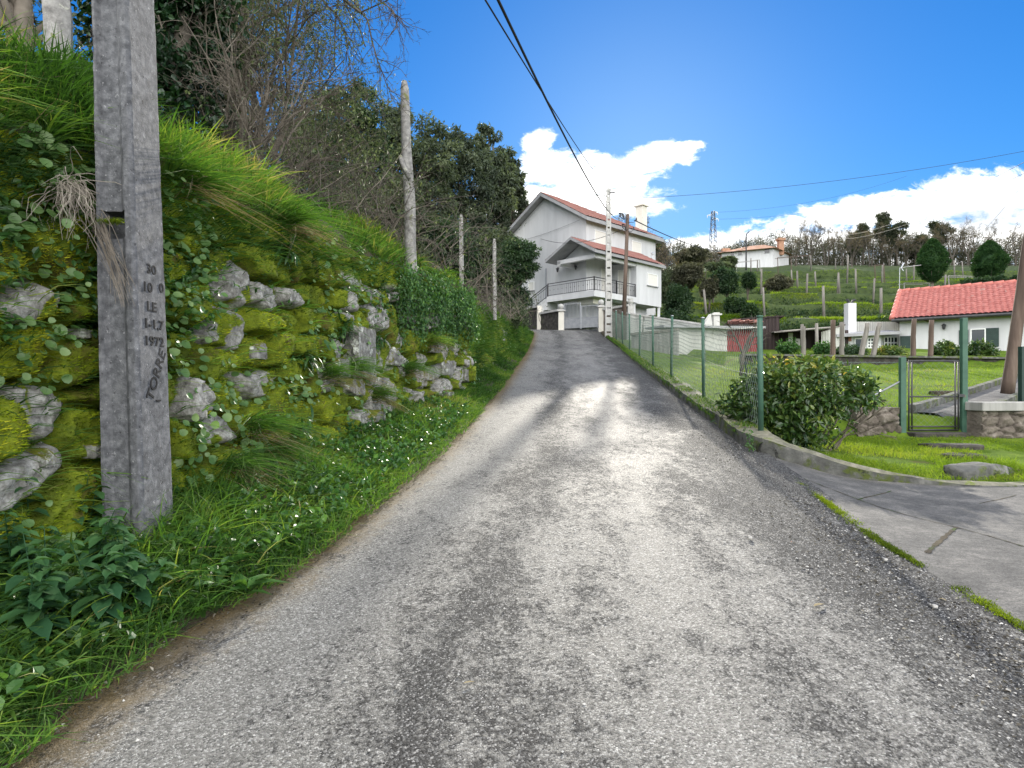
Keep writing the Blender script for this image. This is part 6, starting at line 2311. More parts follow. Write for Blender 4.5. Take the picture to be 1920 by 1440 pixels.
shed = thing('white_shed', 'low whitewashed shed with a dark red boarded side behind the wire mesh', 'shed', (X(1350, 29), 29, 2.7))
sa, sb_, sc_, sd = [np.array([X(px, d), d]) for px, d in ((1262, 28.0), (1362, 28.6), (1424, 28.6), (1462, 29.6))]
zt = Zp(614, 28.6)
b_ = MB()
wallbar(b_, sa, sb_, 2.2, zt, .12)
back = np.array([-.1, 3.2])
wallbar(b_, sa + back, sc_ + back, 2.2, zt - .05, .12)
wallbar(b_, sa + np.array([-.03, .1]), sa + back, 2.2, zt - .02, .12)
obj('wall', b_, 'weathered_white', shed)
b_ = MB()
n_ = 11
for k in range(n_):
    wallbar(b_, sb_ + (sc_ - sb_) * (k + .04) / n_, sb_ + (sc_ - sb_) * (k + .97) / n_, 2.3, zt - .02, .06, side=.02 * (k % 2))
obj('red_boards', b_, 'red_boards', shed)
b_ = MB()
e0, e1 = np.array([*sa, zt + .02]) + np.array([-.5, -.35, 0]), np.array([*sc_, zt + .02]) + np.array([.15, -.35, 0])
roof_slab(b_, e0, e1, e1 + np.array([0, 3.9, .24]), e0 + np.array([0, 3.9, .24]), .10)
obj('roof', b_, 'grey_eave', shed)
b_ = MB()
g2 = np.random.default_rng(8)
for k in range(60):
    p = np.array([X(1372 + 50 * g2.random(), 29.8), 29.4 + g2.random() * .9, zt + .33 + .12 * g2.random()])
    a_ = g2.random() * 3.1
    Rm = np.array([[math.cos(a_), -math.sin(a_), 0], [math.sin(a_), math.cos(a_), .2], [0, -.2, 1]])
    b_.box(p, (.34, .18, .05), Rm)
obj('loose_tiles', b_, 'orange_tile', shed)
b_ = MB()
x = X(1342, 31)
b_.box((x, 31, (zt + Zp(592, 31)) / 2), (.30, .30, Zp(592, 31) - zt + .3))
b_.box((x, 31, Zp(590, 31)), (.48, .48, .07))
obj('chimney', b_, 'weathered_white', shed)
b_ = MB()
b_.prism([P(1318, 612, 30.5), P(1336, 612, 30.5), P(1333, 588, 30.5), P(1326, 598, 30.5)], (0, .35, 0))
obj('broken_masonry', b_, 'weathered_white', label='broken white masonry stump above the shed roof', cat='rubble', origin=P(1327, 610, 30.5))

ds = thing('dark_shed', 'tumbledown dark boarded shed between the red boards and the garden hedge', 'shed', (X(1430, 30.6), 30.6, 2.7))
b_ = MB()
da, db = np.array([X(1368, 32), 32]), np.array([X(1460, 30.6), 30.6])
n_ = 16
for k in range(n_):
    wallbar(b_, da + (db - da) * (k + .05) / n_, da + (db - da) * (k + .96) / n_, 2.4, Zp(600 - 6 * k / n_, 31.2) + rng.normal() * .03, .07, side=rng.normal() * .015)
n_ = 8
dc = db + np.array([.9, 3.2])
for k in range(n_):
    wallbar(b_, db + (dc - db) * (k + .05) / n_, db + (dc - db) * (k + .96) / n_, 2.4, Zp(594, 30.8) + rng.normal() * .03, .07)
obj('boards', b_, 'dark_boards', ds)
b_ = MB()
e0, e1 = np.array([*da, Zp(598, 31.8)]), np.array([*db, Zp(592, 30.6)])
roof_slab(b_, e0 + np.array([0, -.2, 0]), e1 + np.array([.2, -.2, 0]), e1 + np.array([.9, 3.4, -.1]), e0 + np.array([.7, 3.4, -.1]), .06)
obj('roof', b_, 'dark_boards', ds)
# open lean-to right of it
lt_ = thing('lean_to', 'open lean-to with a thin sheet roof right of the dark shed', 'shed', (X(1500, 30), 30, 2.7))
b_ = MB()
e0, e1 = P(1452, 622, 29.4), P(1572, 612, 29.4)
roof_slab(b_, e0, e1, e1 + np.array([.9, 3, .25]), e0 + np.array([.9, 3, .25]), .05)
obj('roof', b_, 'grey_timber', lt_)
b_ = MB()
wallbar(b_, np.array([X(1456, 32.2), 32.2]), np.array([X(1590, 32.2), 32.2]), 2.4, 4.4, .08)
obj('back_wall', b_, 'dark_boards', lt_)
b_ = MB()
wallbar(b_, np.array([X(1478, 30.8), 30.8]), np.array([X(1486, 30.8), 30.8]), 2.7, 4.15, .05)
wallbar(b_, np.array([X(1490, 31.4), 31.4]), np.array([X(1500, 31.4), 31.4]), 3.0, 3.9, .05)
obj('white_panel', b_, 'weathered_white', lt_)
for px, yt, d in ((1504, 608, 29.3), (1531, 606, 29.0)):
    b_ = MB()
    b_.tube([(X(px + 1, d), d, 2.5), (X(px, d), d, Zp(yt, d))], [.085, .075], 8)
    obj('support_post', b_, 'grey_timber', lt_, smooth=True)

# ------------------------------------------------------------------ cottage with red roof
CO, CD = np.array([19.64, 32.0]), np.array([.78, -.626])
CN = np.array([-.626, -.78])        # outward, towards the lane


def cpt(s, o, z):
    q = CO + CD * s + CN * o
    return np.array([q[0], q[1], z])


def cs(px, o=0.0):
    r = (px - 960) / F
    c = CO + CN * o
    return (r * c[1] - c[0]) / (CD[0] - CD[1] * r)


def cz(px, py, o=0.0):
    s = cs(px, o)
    return Zp(py, (CO + CD * s + CN * o)[1])


def cbox(mb, s0, s1, o0, o1, z0, z1, mi=0):
    mb.hexa(np.array([cpt(s0, o1, z0), cpt(s1, o1, z0), cpt(s1, o0, z0), cpt(s0, o0, z0), cpt(s0, o1, z1), cpt(s1, o1, z1), cpt(s1, o0, z1), cpt(s0, o0, z1)]), .5, mi)


cot = thing('red_roof_cottage', 'single storey white cottage with a red pantile roof and dark green shutters', 'house', cpt(5, -2, 2.4))
EVZ = 4.94
b_ = MB()
cbox(b_, .30, 14.0, -6.0, -.42, 2.0, EVZ - .10)
obj('wall', b_, 'white_plaster', cot)
RZ2 = 6.72
rid0 = np.array([X(1687.5, 34.35), 34.35, RZ2])
ridv = np.array([*(CD * 13.5), 0])
b_ = MB()
dn = np.array([0, 0, -.14])
e0, e1 = cpt(0, 0, EVZ), cpt(14.3, 0, EVZ)
r0, r1 = rid0, rid0 + ridv
bk0, bk1 = cpt(.3, -6.4, EVZ), cpt(14.3, -6.4, EVZ)
b_.hexa(np.array([e0 + dn, e1 + dn, r1 + dn, r0 + dn, e0, e1, r1, r0]))
b_.hexa(np.array([r0 + dn, r1 + dn, bk1 + dn, bk0 + dn, r0, r1, bk1, bk0]))
b_.add(np.array([e0 + dn * .5, r0 + dn * .5, bk0 + dn * .5]), np.array([[0, 1, 2]]))
crf = obj('roof', b_, 'old_timber', cot)
b_ = MB()
tiles(b_, e0 + np.array([0, 0, .02]), e1 + np.array([0, 0, .02]), r1 + np.array([0, 0, .02]), r0 + np.array([0, 0, .02]), .235, .235, .045, .035)
tiles(b_, bk0 + np.array([0, 0, .02]), bk1 + np.array([0, 0, .02]), r1 + np.array([0, 0, .02]), r0 + np.array([0, 0, .02]), .4, .4, .045, .035)
obj('roof_tiles', b_, 'roof_tile', crf, smooth=True)
b_ = MB()
for k in range(30):
    a, c_ = r0 + (r1 - r0) * k / 30, r0 + (r1 - r0) * (k + 1.06) / 30
    b_.tube([a + np.array([0, 0, .03]), c_ + np.array([0, 0, .055])], [.10, .12], 10)
for k in range(8):
    a, c_ = e0 + (r0 - e0) * k / 8, e0 + (r0 - e0) * (k + 1.05) / 8
    b_.tube([a + np.array([0, 0, .05]), c_ + np.array([0, 0, .06])], [.13, .11], 10)
obj('ridge_tiles', b_, 'ridge_tile', crf, smooth=True)
b_ = MB()
b_.tube([e0 + np.array([*(CN * .07), -.06]), e1 + np.array([*(CN * .07), -.06])], .075, 8)
obj('gutter', b_, 'dark_iron', crf)
ck = lambda mb, s0, s1, o0, o1, z0, z1: cbox(mb, s0, s1, -.42 + o0, -.42 + o1, z0, z1)
# shuttered window
wo = -.42
s0, s1 = cs(1822, wo), cs(1846, wo)
z0, z1 = cz(1835, 650, wo), cz(1835, 618, wo)
wn = window(cot, ck, s0, s1, z0, z1, gl=True, sill=False)
for (pa_, pb_, y0, y1) in ((1798, 1816, 619, 646), (1848, 1873, 615, 650)):
    b2 = MB()
    zz0, zz1 = cz((pa_ + pb_) / 2, y1, wo), cz((pa_ + pb_) / 2, y0, wo)
    sA_, sB_ = cs(pa_, wo), cs(pb_, wo)
    ck(b2, sA_, sB_, .012, .05, zz0, zz1)
    for k in range(6):
        f_ = sA_ + (sB_ - sA_) * (k + .5) / 6
        ck(b2, f_ - .012, f_ + .012, .05, .058, zz0 + .04, zz1 - .04)
    obj('shutter', b2, 'dark_green_paint', wn)
b2 = MB()
ck(b2, cs(1688, wo), cs(1710, wo), .0, .06, 2.2, cz(1700, 630, wo))
obj('door', b2, 'dark_green_paint', cot)
b2 = MB()
p = cpt(cs(1770, wo), wo + .12, cz(1770, 613, wo))
b2.lathe(p - np.array([0, 0, .14]), [(.02, 0), (.06, .03), (.085, .2), (.11, .22), (.02, .30)], 8)
b2.box(p - np.array([*(CN * .06), 0]), (.06, .12, .14))
obj('wall_lantern', b2, 'dark_iron', cot)
b2 = MB()
p1_, p2_, p3_ = cpt(cs(1722, 0), .05, cz(1722, 597, 0)), cpt(cs(1748, wo), wo + .10, cz(1748, 605, wo)), cpt(cs(1747, wo), wo + .10, 2.3)
b2.tube([p1_, p2_, p3_], .045, 8)
obj('drainpipe', b2, 'old_timber', cot)
b2 = MB()
for z in (.0, .42):
    ck(b2, cs(1716, wo), cs(1760, wo), .5, .53, cz(1735, 668, wo) + z - .1, cz(1735, 668, wo) + z - .07)
for k in range(15):
    s_ = cs(1716, wo) + (cs(1760, wo) - cs(1716, wo)) * k / 14
    ck(b2, s_ - .01, s_ + .01, .5, .53, cz(1735, 668, wo) - .3, cz(1735, 668, wo) + .34)
obj('porch_rail', b2, 'grey_metal', cot)
# aerial
an = thing('roof_aerial', 'old white aerial mast with a long arm above the cottage roof end', 'aerial', P(1686, 548, 34.3))
b2 = MB()
b2.tube([P(1686, 560, 34.6), P(1687, 502, 34.6)], .018, 6)
obj('mast', b2, 'galvanised', an)
b2 = MB()
b2.tube([P(1687, 502, 34.6), P(1727, 497, 34.6)], .016, 6)
b2.tube([P(1689, 503, 34.6), P(1695, 493, 34.7)], .035, 6)
b2.tube([P(1690, 502, 34.6), P(1694, 508, 34.5)], .02, 6)
obj('arm', b2, 'galvanised', an)

# annex left of the cottage: white outbuilding with chimney
ax = thing('white_annex', 'flat roofed white outbuilding with a tall chimney joining the cottage', 'outbuilding', P(1630, 668, 32.5))
AD = 32.2
b_ = MB()
wallbar(b_, (X(1574, AD), AD), (X(1652, AD), AD), 2.2, Zp(627, AD), .2, side=.1)
wallbar(b_, (X(1574, AD) + .1, AD + .2), (X(1574, AD) + .6, AD + 3), 2.2, Zp(627, AD), .2)
wallbar(b_, (X(1650, AD + .6), AD + .6), (X(1690, AD + .6), AD + .6), 2.2, Zp(624, AD), .2, side=.1)
obj('wall', b_, 'white_plaster', ax)
b_ = MB()
e0, e1 = P(1569, 627, AD - .5), P(1690, 621, AD - .5)
roof_slab(b_, e0, e1, e1 + np.array([.5, 2.8, .35]), e0 + np.array([.5, 2.8, .35]), .14)
obj('roof', b_, 'grey_eave', ax)
b_ = MB()
for k in range(24):
    f_ = k / 24
    p = P(1602 + 84 * f_, 617 - 10 * 0, AD + 1.2)
    b_.box((p[0], AD + 1.2, Zp(614, AD + 1.2)), (.075, .03, .62))
b_.box((X(1644, AD + 1.25), AD + 1.25, Zp(614, AD + 1.25)), (X(1687, 33.4) - X(1600, 33.4), .02, .58))
obj('sheet_parapet', b_, 'weathered_white', ax)
b_ = MB()
cxm = X(1594, AD + .8)
b_.box((cxm, AD + .8, (2.6 + Zp(569, AD + .8)) / 2 + .0), (.44, .44, Zp(569, AD + .8) - 2.6))
obj('chimney', b_, 'white_plaster', ax, bevel=.01)
b_ = MB()
for k in (-1, 1):
    b_.tube([(cxm + k * .06, AD + .8, Zp(570, AD + .8)), (cxm + k * .12, AD + .75, Zp(564, AD + .8)), (cxm + k * .24, AD + .7, Zp(562.5, AD + .8))], .06, 8)
obj('chimney_cowl', b_, 'dark_iron', ax)
mkx = lambda Dp: (lambda mb, a0, a1, o0, o1, z0, z1: mb.hexa(np.array([(a0, Dp - o1, z0), (a1, Dp - o1, z0), (a1, Dp - o0, z0), (a0, Dp - o0, z0), (a0, Dp - o1, z1), (a1, Dp - o1, z1), (a1, Dp - o0, z1), (a0, Dp - o0, z1)])))
window(ax, mkx(AD), X(1603, AD), X(1621, AD), 2.3, Zp(636, AD), gl=True, sill=False)
# glazed doors with white glazing bars
for (pa_, pb_, y0, y1, nx_, nz_, dd) in ((1627, 1636, 635, 658, 2, 4, AD), (1658, 1681, 633, 662, 4, 3, AD + .6)):
    a0, a1, z0, z1 = X(pa_, dd), X(pb_, dd), Zp(y1, dd), Zp(y0, dd)
    fo = window(ax, mkx(dd), a0, a1, z0, z1, gl=True, sill=False)
    b2 = MB()
    for k in range(1, nx_):
        x = a0 + (a1 - a0) * k / nx_
        mkx(dd)(b2, x - .03, x + .03, .032, .05, z0, z1)
    for k in range(1, nz_):
        z = z0 + (z1 - z0) * k / nz_
        mkx(dd)(b2, a0, a1, .032, .047, z - .03, z + .03)
    obj('glazing_bars', b2, 'white_paint', fo)
b2 = MB()
mkx(AD)(b2, X(1590, AD), X(1596, AD), .0, .03, Zp(640, AD), Zp(630, AD))
obj('wall_tile', b2, 'brick_red', ax)
# corrugated white lean-to sheets left of the annex
aw = thing('corrugated_awning', 'slanted white corrugated sheets left of the annex chimney', 'awning', P(1545, 640, 31.4))
b_ = MB()
a, c_ = P(1540, 622, 31.4), P(1584, 610, 32.0)
n_ = 40
s_ = np.linspace(0, 1, n_)
zt_w = a[2] + (c_[2] - a[2]) * s_
px_ = a[0] + (c_[0] - a[0]) * s_
py_ = a[1] + (c_[1] - a[1]) * s_ + .03 * np.sin(s_ * 9 * 6.283)
b_.grid(np.stack([np.stack([px_, py_, 0 * s_ + 2.5], -1), np.stack([px_, py_, zt_w], -1)], 0))
obj('sheets', b_, 'weathered_white', aw, smooth=True)
b_ = MB()
b_.beam(a + np.array([0, 0, .03]), c_ + np.array([0, 0, .03]), .08, .06)
obj('edge_board', b_, 'dark_boards', aw)

# dark garden wall between lawn and cottage
gw = thing('low_garden_wall', 'long low dark garden wall with a pale capping behind the lawn', 'wall', (8.2, 21.9, 2.2))
n_, m_ = 260, 12
Aq, Bq = np.meshgrid(np.linspace(0, 1, n_), np.linspace(0, 1, m_), indexing='ij')
xw = DW0[0] + (DW1[0] - DW0[0]) * Aq
yw = DW0[1] + (DW1[1] - DW0[1]) * Aq
zt = 2.60
zw = 1.8 + (zt - 1.8) * Bq
b_ = MB()
dsp = (fbm(xw / .4, zw / .22, 3, 3) - .5) * .16
b_.grid(np.stack([xw + .02 * dsp, yw - dsp - .02, zw], -1))
obj('wall_face', b_, 'dark_stone', gw, smooth=True)
b_ = MB()
wallbar(b_, DW0, DW1, zt, zt + .07, .42, side=.08)
wallbar(b_, DW0, DW1, 1.8, zt - .01, .2, side=.16)
obj('capping', b_, 'kerb_stone', gw)
# vine posts along that wall
VP = [(1506, 612, 668, 24.6, 0, 'weathered timber vine post left of the lean-to panel'), (1562, 600, 668, 23.2, 0, 'dark timber vine post before the white corrugated sheets'), (1578, 604, 650, 25.0, 0, 'pale vine post close to the white corrugated sheets'),
      (1621, 606, 668, 23.8, 12, 'leaning vine post before the annex, left of the pair'), (1643, 606, 668, 23.9, 12, 'leaning vine post before the annex, right of the pair'), (1713, 598, 670, 24.2, 2, 'thick vine post at the left end of the cottage front'), (1746, 600, 670, 24.0, 3, 'brown vine post under the cottage drainpipe')]
for px, yt, yb, d, ln, lab in VP:
    b_ = MB()
    p0, p1 = P(px - ln * .6, yb + 4, d), P(px + ln * .5, yt, d)
    p0[2] = min(p0[2], 2.55)
    h = np.linspace(0, 1, 8)[:, None]
    b_.tube(p0 + (p1 - p0) * h + (np.stack([fbm(h[:, 0] * 4, px, 0, 2), .5 + 0 * h[:, 0], .5 + 0 * h[:, 0]], -1) - .5) * .05, np.linspace(.10, .085, 8), 7)
    obj('vine_post', b_, 'old_timber' if px in (1562, 1713, 1746) else 'grey_timber', smooth=True, label=lab, cat='post', group='vine posts along the garden wall', origin=p0)
# shrubs along the wall
def shrub(px, py, d, w_, h_, lab, mat_, n_=60, L=.10, tint=.5):
    x, z = X(px, d), Zp(py, d)
    rx, rz = w_ * d / F / 2, h_ * d / F / 2
    return leafy_tree('shrub', lab, 'shrub', (x, d, z - rz - .1), [((x, d, z), (rx * .92, rx * .7, rz * .92), n_, max(.14, rz * .35))], 'twig', mat_, 34, L, L * .45, .03, 6, tint, 'shrubs along the garden wall')


shrub(1668, 662, 26.0, 66, 26, 'sunlit rounded shrub before the glazed annex doors', 'camellia_leaf', 60, .12, .6)
shrub(1780, 658, 25.6, 62, 34, 'glossy shrub under the cottage lantern', 'camellia_leaf', 60, .14, .35)
shrub(1838, 658, 25.4, 60, 36, 'glossy shrub under the shuttered cottage window', 'camellia_leaf', 60, .14, .35)
shrub(1590, 660, 26.4, 70, 24, 'dark low shrub before the white annex wall', 'dark_leaf', 60, .11, .5)
shrub(1478, 652, 25.0, 40, 26, 'light green shrub in front of the lean-to', 'weed_leaf', 34, .12, .5)
shrub(1545, 654, 26.4, 34, 30, 'pale leafy shrub between two vine posts', 'weed_leaf', 30, .12, .5)
# small bare fruit tree behind the mesh
t = thing('bare_fruit_tree', 'small bare fruit tree in front of the red boards', 'tree', P(1396, 700, 18.0))
wb, tips = MB(), []
p0 = np.array([X(1390, 18), 18, float(zl(X(1390, 18), 18)) - .05])
wb.tube([p0, p0 + np.array([.03, 0, .45]), p0 + np.array([.06, 0, .8])], [.07, .055, .05], 8)
SP_F = dict(wander=.14, nch=[3, 4], ratio=.55, angle=45, up=.06, taper=.5, rr=.55, minr=.006, n=6)
for dv in ((-.5, 0, 1), (.45, .1, 1), (.1, -.3, 1), (.8, .1, .6)):
    grow(wb, p0 + np.array([.05, 0, .7]), dv, 1.0, .035, 2, SP_F, tips, 6)
obj('branches', wb, 'dark_twig', t, smooth=True)
# odds and ends on the lawn
b_ = MB()
pts, f = rock(.5, .25, .4, 61)
c_ = P(1565, 682, 18.5)
c_[2] = float(zl(c_[0], c_[1])) + .1
b_.add(pts + c_, f)
obj('lawn_stone', b_, 'pale_concrete', smooth=True, label='pale stone on the lawn just behind the camellia', cat='stone', origin=c_)
for px, d, lab in ((1612, 15.5, 'molehill on the lawn right of the camellia'), (1770, 14.5, 'brown bare patch mound on the lawn behind the gate')):
    b_ = MB()
    c_ = np.array([X(px, d), d, 0])
    c_[2] = float(zl(c_[0], c_[1]))
    pts, f = rock(.6, .22, .4, 63 + px % 7)
    b_.add(pts + c_, f)
    obj('soil_mound', b_, 'soil', smooth=True, label=lab, cat='soil mound', origin=c_)
# ------------------------------------------------------------------ hillside: grass, posts, trees, house, pylon
def hill_pt(px, d):
    x = X(px, d)
    return np.array([x, d, float(hz(x, d))])


# coarse grass, thick on the terrace lips
n_ = 52000
edge = rng.choice([48.6, 60.2, 71.7, 81.7, 89.7, 104.3, 119.8], n_, p=[.24, .20, .17, .13, .11, .08, .07])
y = edge + np.where(rng.random(n_) < .92, np.abs(rng.normal(size=n_)) * .8 - .15, -2.0 * rng.random(n_))
x = y * (.20 + .72 * rng.random(n_))
wob_ = (fbm(x * .045, y * 0 + 3.3, 0, 3) - .5) * 5 + (vnoise(x * .35, y * .05) - .5) * .7
y2 = y - wob_
z = hz(x, y2)
ok = (x > 11) & (fbm(x * .35, y2 * .3, 7, 3) > .43)
q = np.column_stack([x, y2, z])[ok]
b_ = MB()
blades(b_, q, np.array([0, -.15, 1.0]), .18 + .34 * fbm(q[:, 0] * .3, q[:, 1] * .3, 2, 2), .022 * (1 + .012 * q[:, 1]), .7, .8, 2, tint=np.clip(.42 + (fbm(q[:, 0] * .2, q[:, 1] * .3, 5, 3) - .5) * 1.1, 0, .85), tvar=.14)
obj('hill_grass', b_, 'grass_lit_colour', kind='stuff', label='rough grass along the lips and risers of the hill terraces', cat='grass')  # sunlit look of the terrace lips is put into the grass colour
n2 = 9000
edge = rng.choice([48.6, 60.2, 71.7, 81.7, 89.7, 104.3, 119.8], n2, p=[.22, .20, .17, .13, .11, .09, .08])
y = edge - .25 - 1.7 * rng.random(n2)
x = y * (.20 + .72 * rng.random(n2))
wob_ = (fbm(x * .045, y * 0 + 3.3, 0, 3) - .5) * 5 + (vnoise(x * .35, y * .05) - .5) * .7
q2 = np.column_stack([x, y - wob_, hz(x, y - wob_)])
q2 = q2[(x > 11) & (fbm(x * .3, y * .3, 17, 3) > .40)]
b_ = MB()
clumps(b_, q2 + np.array([0, -.05, .05]), .40, 9, .28, .10, .6, .15, .2)
obj('hill_weeds', b_, 'dark_leaf', kind='stuff', label='low weeds on the terrace banks of the hill', cat='weeds')

# vine posts standing on the terraces
HP = [  # px, y bottom, y top, d
    (1326, 574, 543, 56), (1337, 555, 524, 64), (1434, 571, 539, 57), (1427, 540, 504, 74), (1486, 533, 506, 84), (1495, 533, 508, 83), (1512, 547, 513, 74), (1530, 531, 509, 86),
    (1545, 568, 536, 58), (1570, 546, 511, 76), (1574, 545, 513, 75), (1606, 536, 504, 82), (1637, 551, 522, 72), (1652, 566, 540, 60), (1654, 527, 497, 92),
    (1521, 505, 479, 121), (1566, 508, 484, 120), (1713, 516, 497, 96), (1771, 532, 515, 84), (1588, 522, 478, 96), (1408, 500, 484, 122), (1420, 502, 487, 124), (1700, 522, 504, 93), (1790, 514, 488, 110), (1835, 512, 486, 112), (1806, 515, 490, 109)]
rown = {}
for k, (px, yb, yt, d) in enumerate(sorted(HP)):
    x = X(px, d)
    z0 = Zp(yb, d)
    gz_ = float(hz(x, d))
    z1 = max(Zp(yt, d), gz_ + 1.2)
    p0 = np.array([x, d, min(z0, gz_) - .15])
    b_ = MB()
    ln = rng.normal() * .12
    wd_ = .10 + .035 * rng.random()
    b_.tube([p0, (p0 + np.array([x + ln, d, z1])) / 2, (x + ln, d, z1)], [wd_ * 1.05, wd_, wd_ * .85], 6)
    lab = 'grey stone vine post on the hill terraces, %s from the left' % (ORD[k] if k < 20 else 'twenty-' + ORD[k - 20] if k > 20 else 'twenty-first')
    if k >= 20:
        lab = 'grey stone vine post on the hill terraces, %s from the right' % ORD[len(HP) - 1 - k]
    obj('vine_post', b_, 'grey_timber', smooth=True, label=lab, cat='post', group='vine posts on the hill terraces', origin=p0)
for k, (pts, lab) in enumerate([([(1380, 492, 122), (1424, 487, 124)], 'rail trellis below the hill house'), ([(1458, 483, 120), (1483, 481, 118), (1520, 478, 121)], 'dark rail trellis right of the hill house'), ([(1640, 497, 93), (1657, 496, 92)], 'dark vine frame above the third terrace'), ([(1695, 531, 76), (1742, 531, 77)], 'pale rail beside the clipped tree'), ([(1778, 517, 84), (1850, 519, 84)], 'pale rail between the two clipped trees')]):
    t = thing('vine_trellis', lab, 'trellis', P(*pts[0]))
    q = [P(*p_) for p_ in pts]
    for p in q:
        g_ = float(hz(p[0], p[1]))
        b_ = MB()
        b_.tube([(p[0] + .15, p[1], min(g_, p[2] - .8) - .2), p], .07, 6)
        obj('post', b_, 'old_timber' if k in (1, 2) else 'lichen_granite', t)
    b_ = MB()
    b_.tube(q, .05, 5)
    b_.tube([p + np.array([0, 1.2, .05]) for p in q], .04, 5)
    obj('rail', b_, 'old_timber' if k in (1, 2) else 'lichen_granite', t)

# white house on the hill
hd = 138.0
hh = thing('hill_house', 'white house with a hipped tile roof high on the hill', 'house', P(1410, 500, hd))
f0, f1 = P(1353, 500, 141), P(1450, 503, 136)
ax_ = unit((f1 - f0) * np.array([1, 1, 0]))
nb = np.array([-ax_[1], ax_[0], 0]) * 1.0
zb0, ze = 24.5, Zp(469, 138)
b_ = MB()
dep = nb * 9.0 + ax_ * 1.0
c = [f0, f1, f1 + dep + ax_ * 1.6, f0 + dep]
c = [np.array([q[0], q[1], 0]) for q in c]
b_.hexa(np.array([q + np.array([0, 0, zb0]) for q in c] + [q + np.array([0, 0, ze]) for q in c]))
obj('wall', b_, 'white_plaster', hh)
b_ = MB()
ov = 1.0
ce = [c[0] - ax_ * ov - nb * ov, c[1] + ax_ * ov * .6 - nb * ov, c[2] + ax_ * ov + nb * ov, c[3] - ax_ * ov + nb * ov]
ce = [q + np.array([0, 0, ze - .05]) for q in ce]
rg0 = (c[0] + c[3]) / 2 + ax_ * 5.0 + np.array([0, 0, ze + 1.9])
rg1 = (c[1] + c[2]) / 2 - ax_ * 3.6 + np.array([0, 0, ze + 1.9])
b_.add(np.array(ce + [rg0, rg1]), [np.array([[0, 1, 5, 4], [2, 3, 4, 5]]), np.array([[1, 2, 5], [3, 0, 4]]), np.array([[3, 2, 1, 0]])])
hr = obj('roof', b_, 'old_roof_tile', hh)
b_ = MB()
pc = P(1463.5, 470, 139)
b_.box((pc[0], pc[1], ze + .9), (1.1, 1.1, 3.6))
b_.box((pc[0], pc[1], ze + 2.6), (1.6, 1.6, .5))
obj('chimney', b_, 'old_roof_tile', hr)
b_ = MB()
pc = P(1369, 464, 141)
b_.box((pc[0], pc[1] + 3, ze + .6), (1.8, 1.2, 2.0))
obj('chimney', b_, 'old_roof_tile', hr)
for px, wpx, y0, y1 in ((1376, 7, 473, 480), (1388, 7, 471, 478), (1430, 9, 466, 474)):
    s_ = (X(px, 139) - f0[0]) / ax_[0]
    p = f0 + ax_ * s_
    hw = wpx * .119 / 2
    mkh = lambda mb, a0, a1, o0, o1, z0, z1: mb.hexa(np.array([f0 * [1, 1, 0] + ax_ * a - nb * o_ + np.array([0, 0, zz_]) for zz_ in (z0, z1) for a, o_ in ((a0, o1), (a1, o1), (a1, o0), (a0, o0))]))
    window(hh, mkh, s_ - hw, s_ + hw, Zp(y1, p[1]), Zp(y0, p[1]), gl=True, sill=True, dep=.05)
b_ = MB()
pm = (c[1] + c[2]) / 2
dv = unit(c[2] - c[1])
on = np.array([dv[1], -dv[0], 0])
b_.hexa(np.array([pm + dv * a + on * o_ + np.array([0, 0, zz_]) for zz_ in (Zp(474, 137), Zp(464, 137)) for a, o_ in ((-.5, .06), (.5, .06), (.5, -.05), (-.5, -.05))]))
obj('window', b_, 'window_glass', hh)

# street lamp on the hill
b_ = MB()
q = P(1399, 500, 128)
t = thing('street_lamp', 'tall curved street lamp in front of the hill house', 'street lamp', q - np.array([0, 0, 2]))
zt = Zp(437, 128)
b_.tube([(q[0], q[1], q[2] - 3), (q[0], q[1], zt - .6), (q[0] + .15, q[1], zt - .1), (q[0] + .7, q[1], zt + .35)], [.17, .14, .12, .10], 8)
obj('lamp_post', b_, 'dark_iron', t, smooth=True)
b_ = MB()
b_.beam((q[0] + .55, q[1], zt + .28), (q[0] + 1.2, q[1], zt + .62), .30, .16)
obj('lamp_head', b_, 'grey_metal', t)

# lattice pylon
pd_ = 235.0
px0, zb0, zt0 = X(1337, pd_), 30.0, Zp(396, pd_)
t = thing('lattice_pylon', 'steel lattice power pylon on the skyline', 'pylon', (px0, pd_, zb0))
b_ = MB()
H_ = zt0 - zb0
wid = lambda f_: .5 + 2.1 * (1 - f_) ** 1.1
lv = np.linspace(0, 1, 19)
for sx in (-1, 1):
    for sy in (-1, 1):
        b_.tube([(px0 + sx * wid(f_), pd_ + sy * wid(f_), zb0 + H_ * f_) for f_ in lv], .11, 4)
for f0_, f1_ in zip(lv[:-1], lv[1:]):
    for sy in (-1, 1):
        for s1 in (-1, 1):
            b_.beam((px0 + s1 * wid(f0_), pd_ + sy * wid(f0_), zb0 + H_ * f0_), (px0 - s1 * wid(f1_), pd_ + sy * wid(f1_), zb0 + H_ * f1_), .10)
    for sx in (-1, 1):
        b_.beam((px0 + sx * wid(f0_), pd_ - wid(f0_), zb0 + H_ * f0_), (px0 + sx * wid(f1_), pd_ + wid(f1_), zb0 + H_ * f1_), .10)
obj('lattice_mast', b_, 'dark_iron', t)
for z_, L in ((zt0 - .5, 1.7), (zt0 - 1.6, -2.2), (zt0 - 3.0, 2.0)):
    b_ = MB()
    b_.beam((px0, pd_ - .4, z_ + .5), (px0 + L, pd_, z_), .22)
    b_.beam((px0, pd_ - .4, z_ - .4), (px0 + L, pd_, z_), .18)
    b_.tube([(px0 + L, pd_, z_), (px0 + L, pd_, z_ - .9)], .14, 6)
    obj('cross_arm', b_, 'galvanised', t)
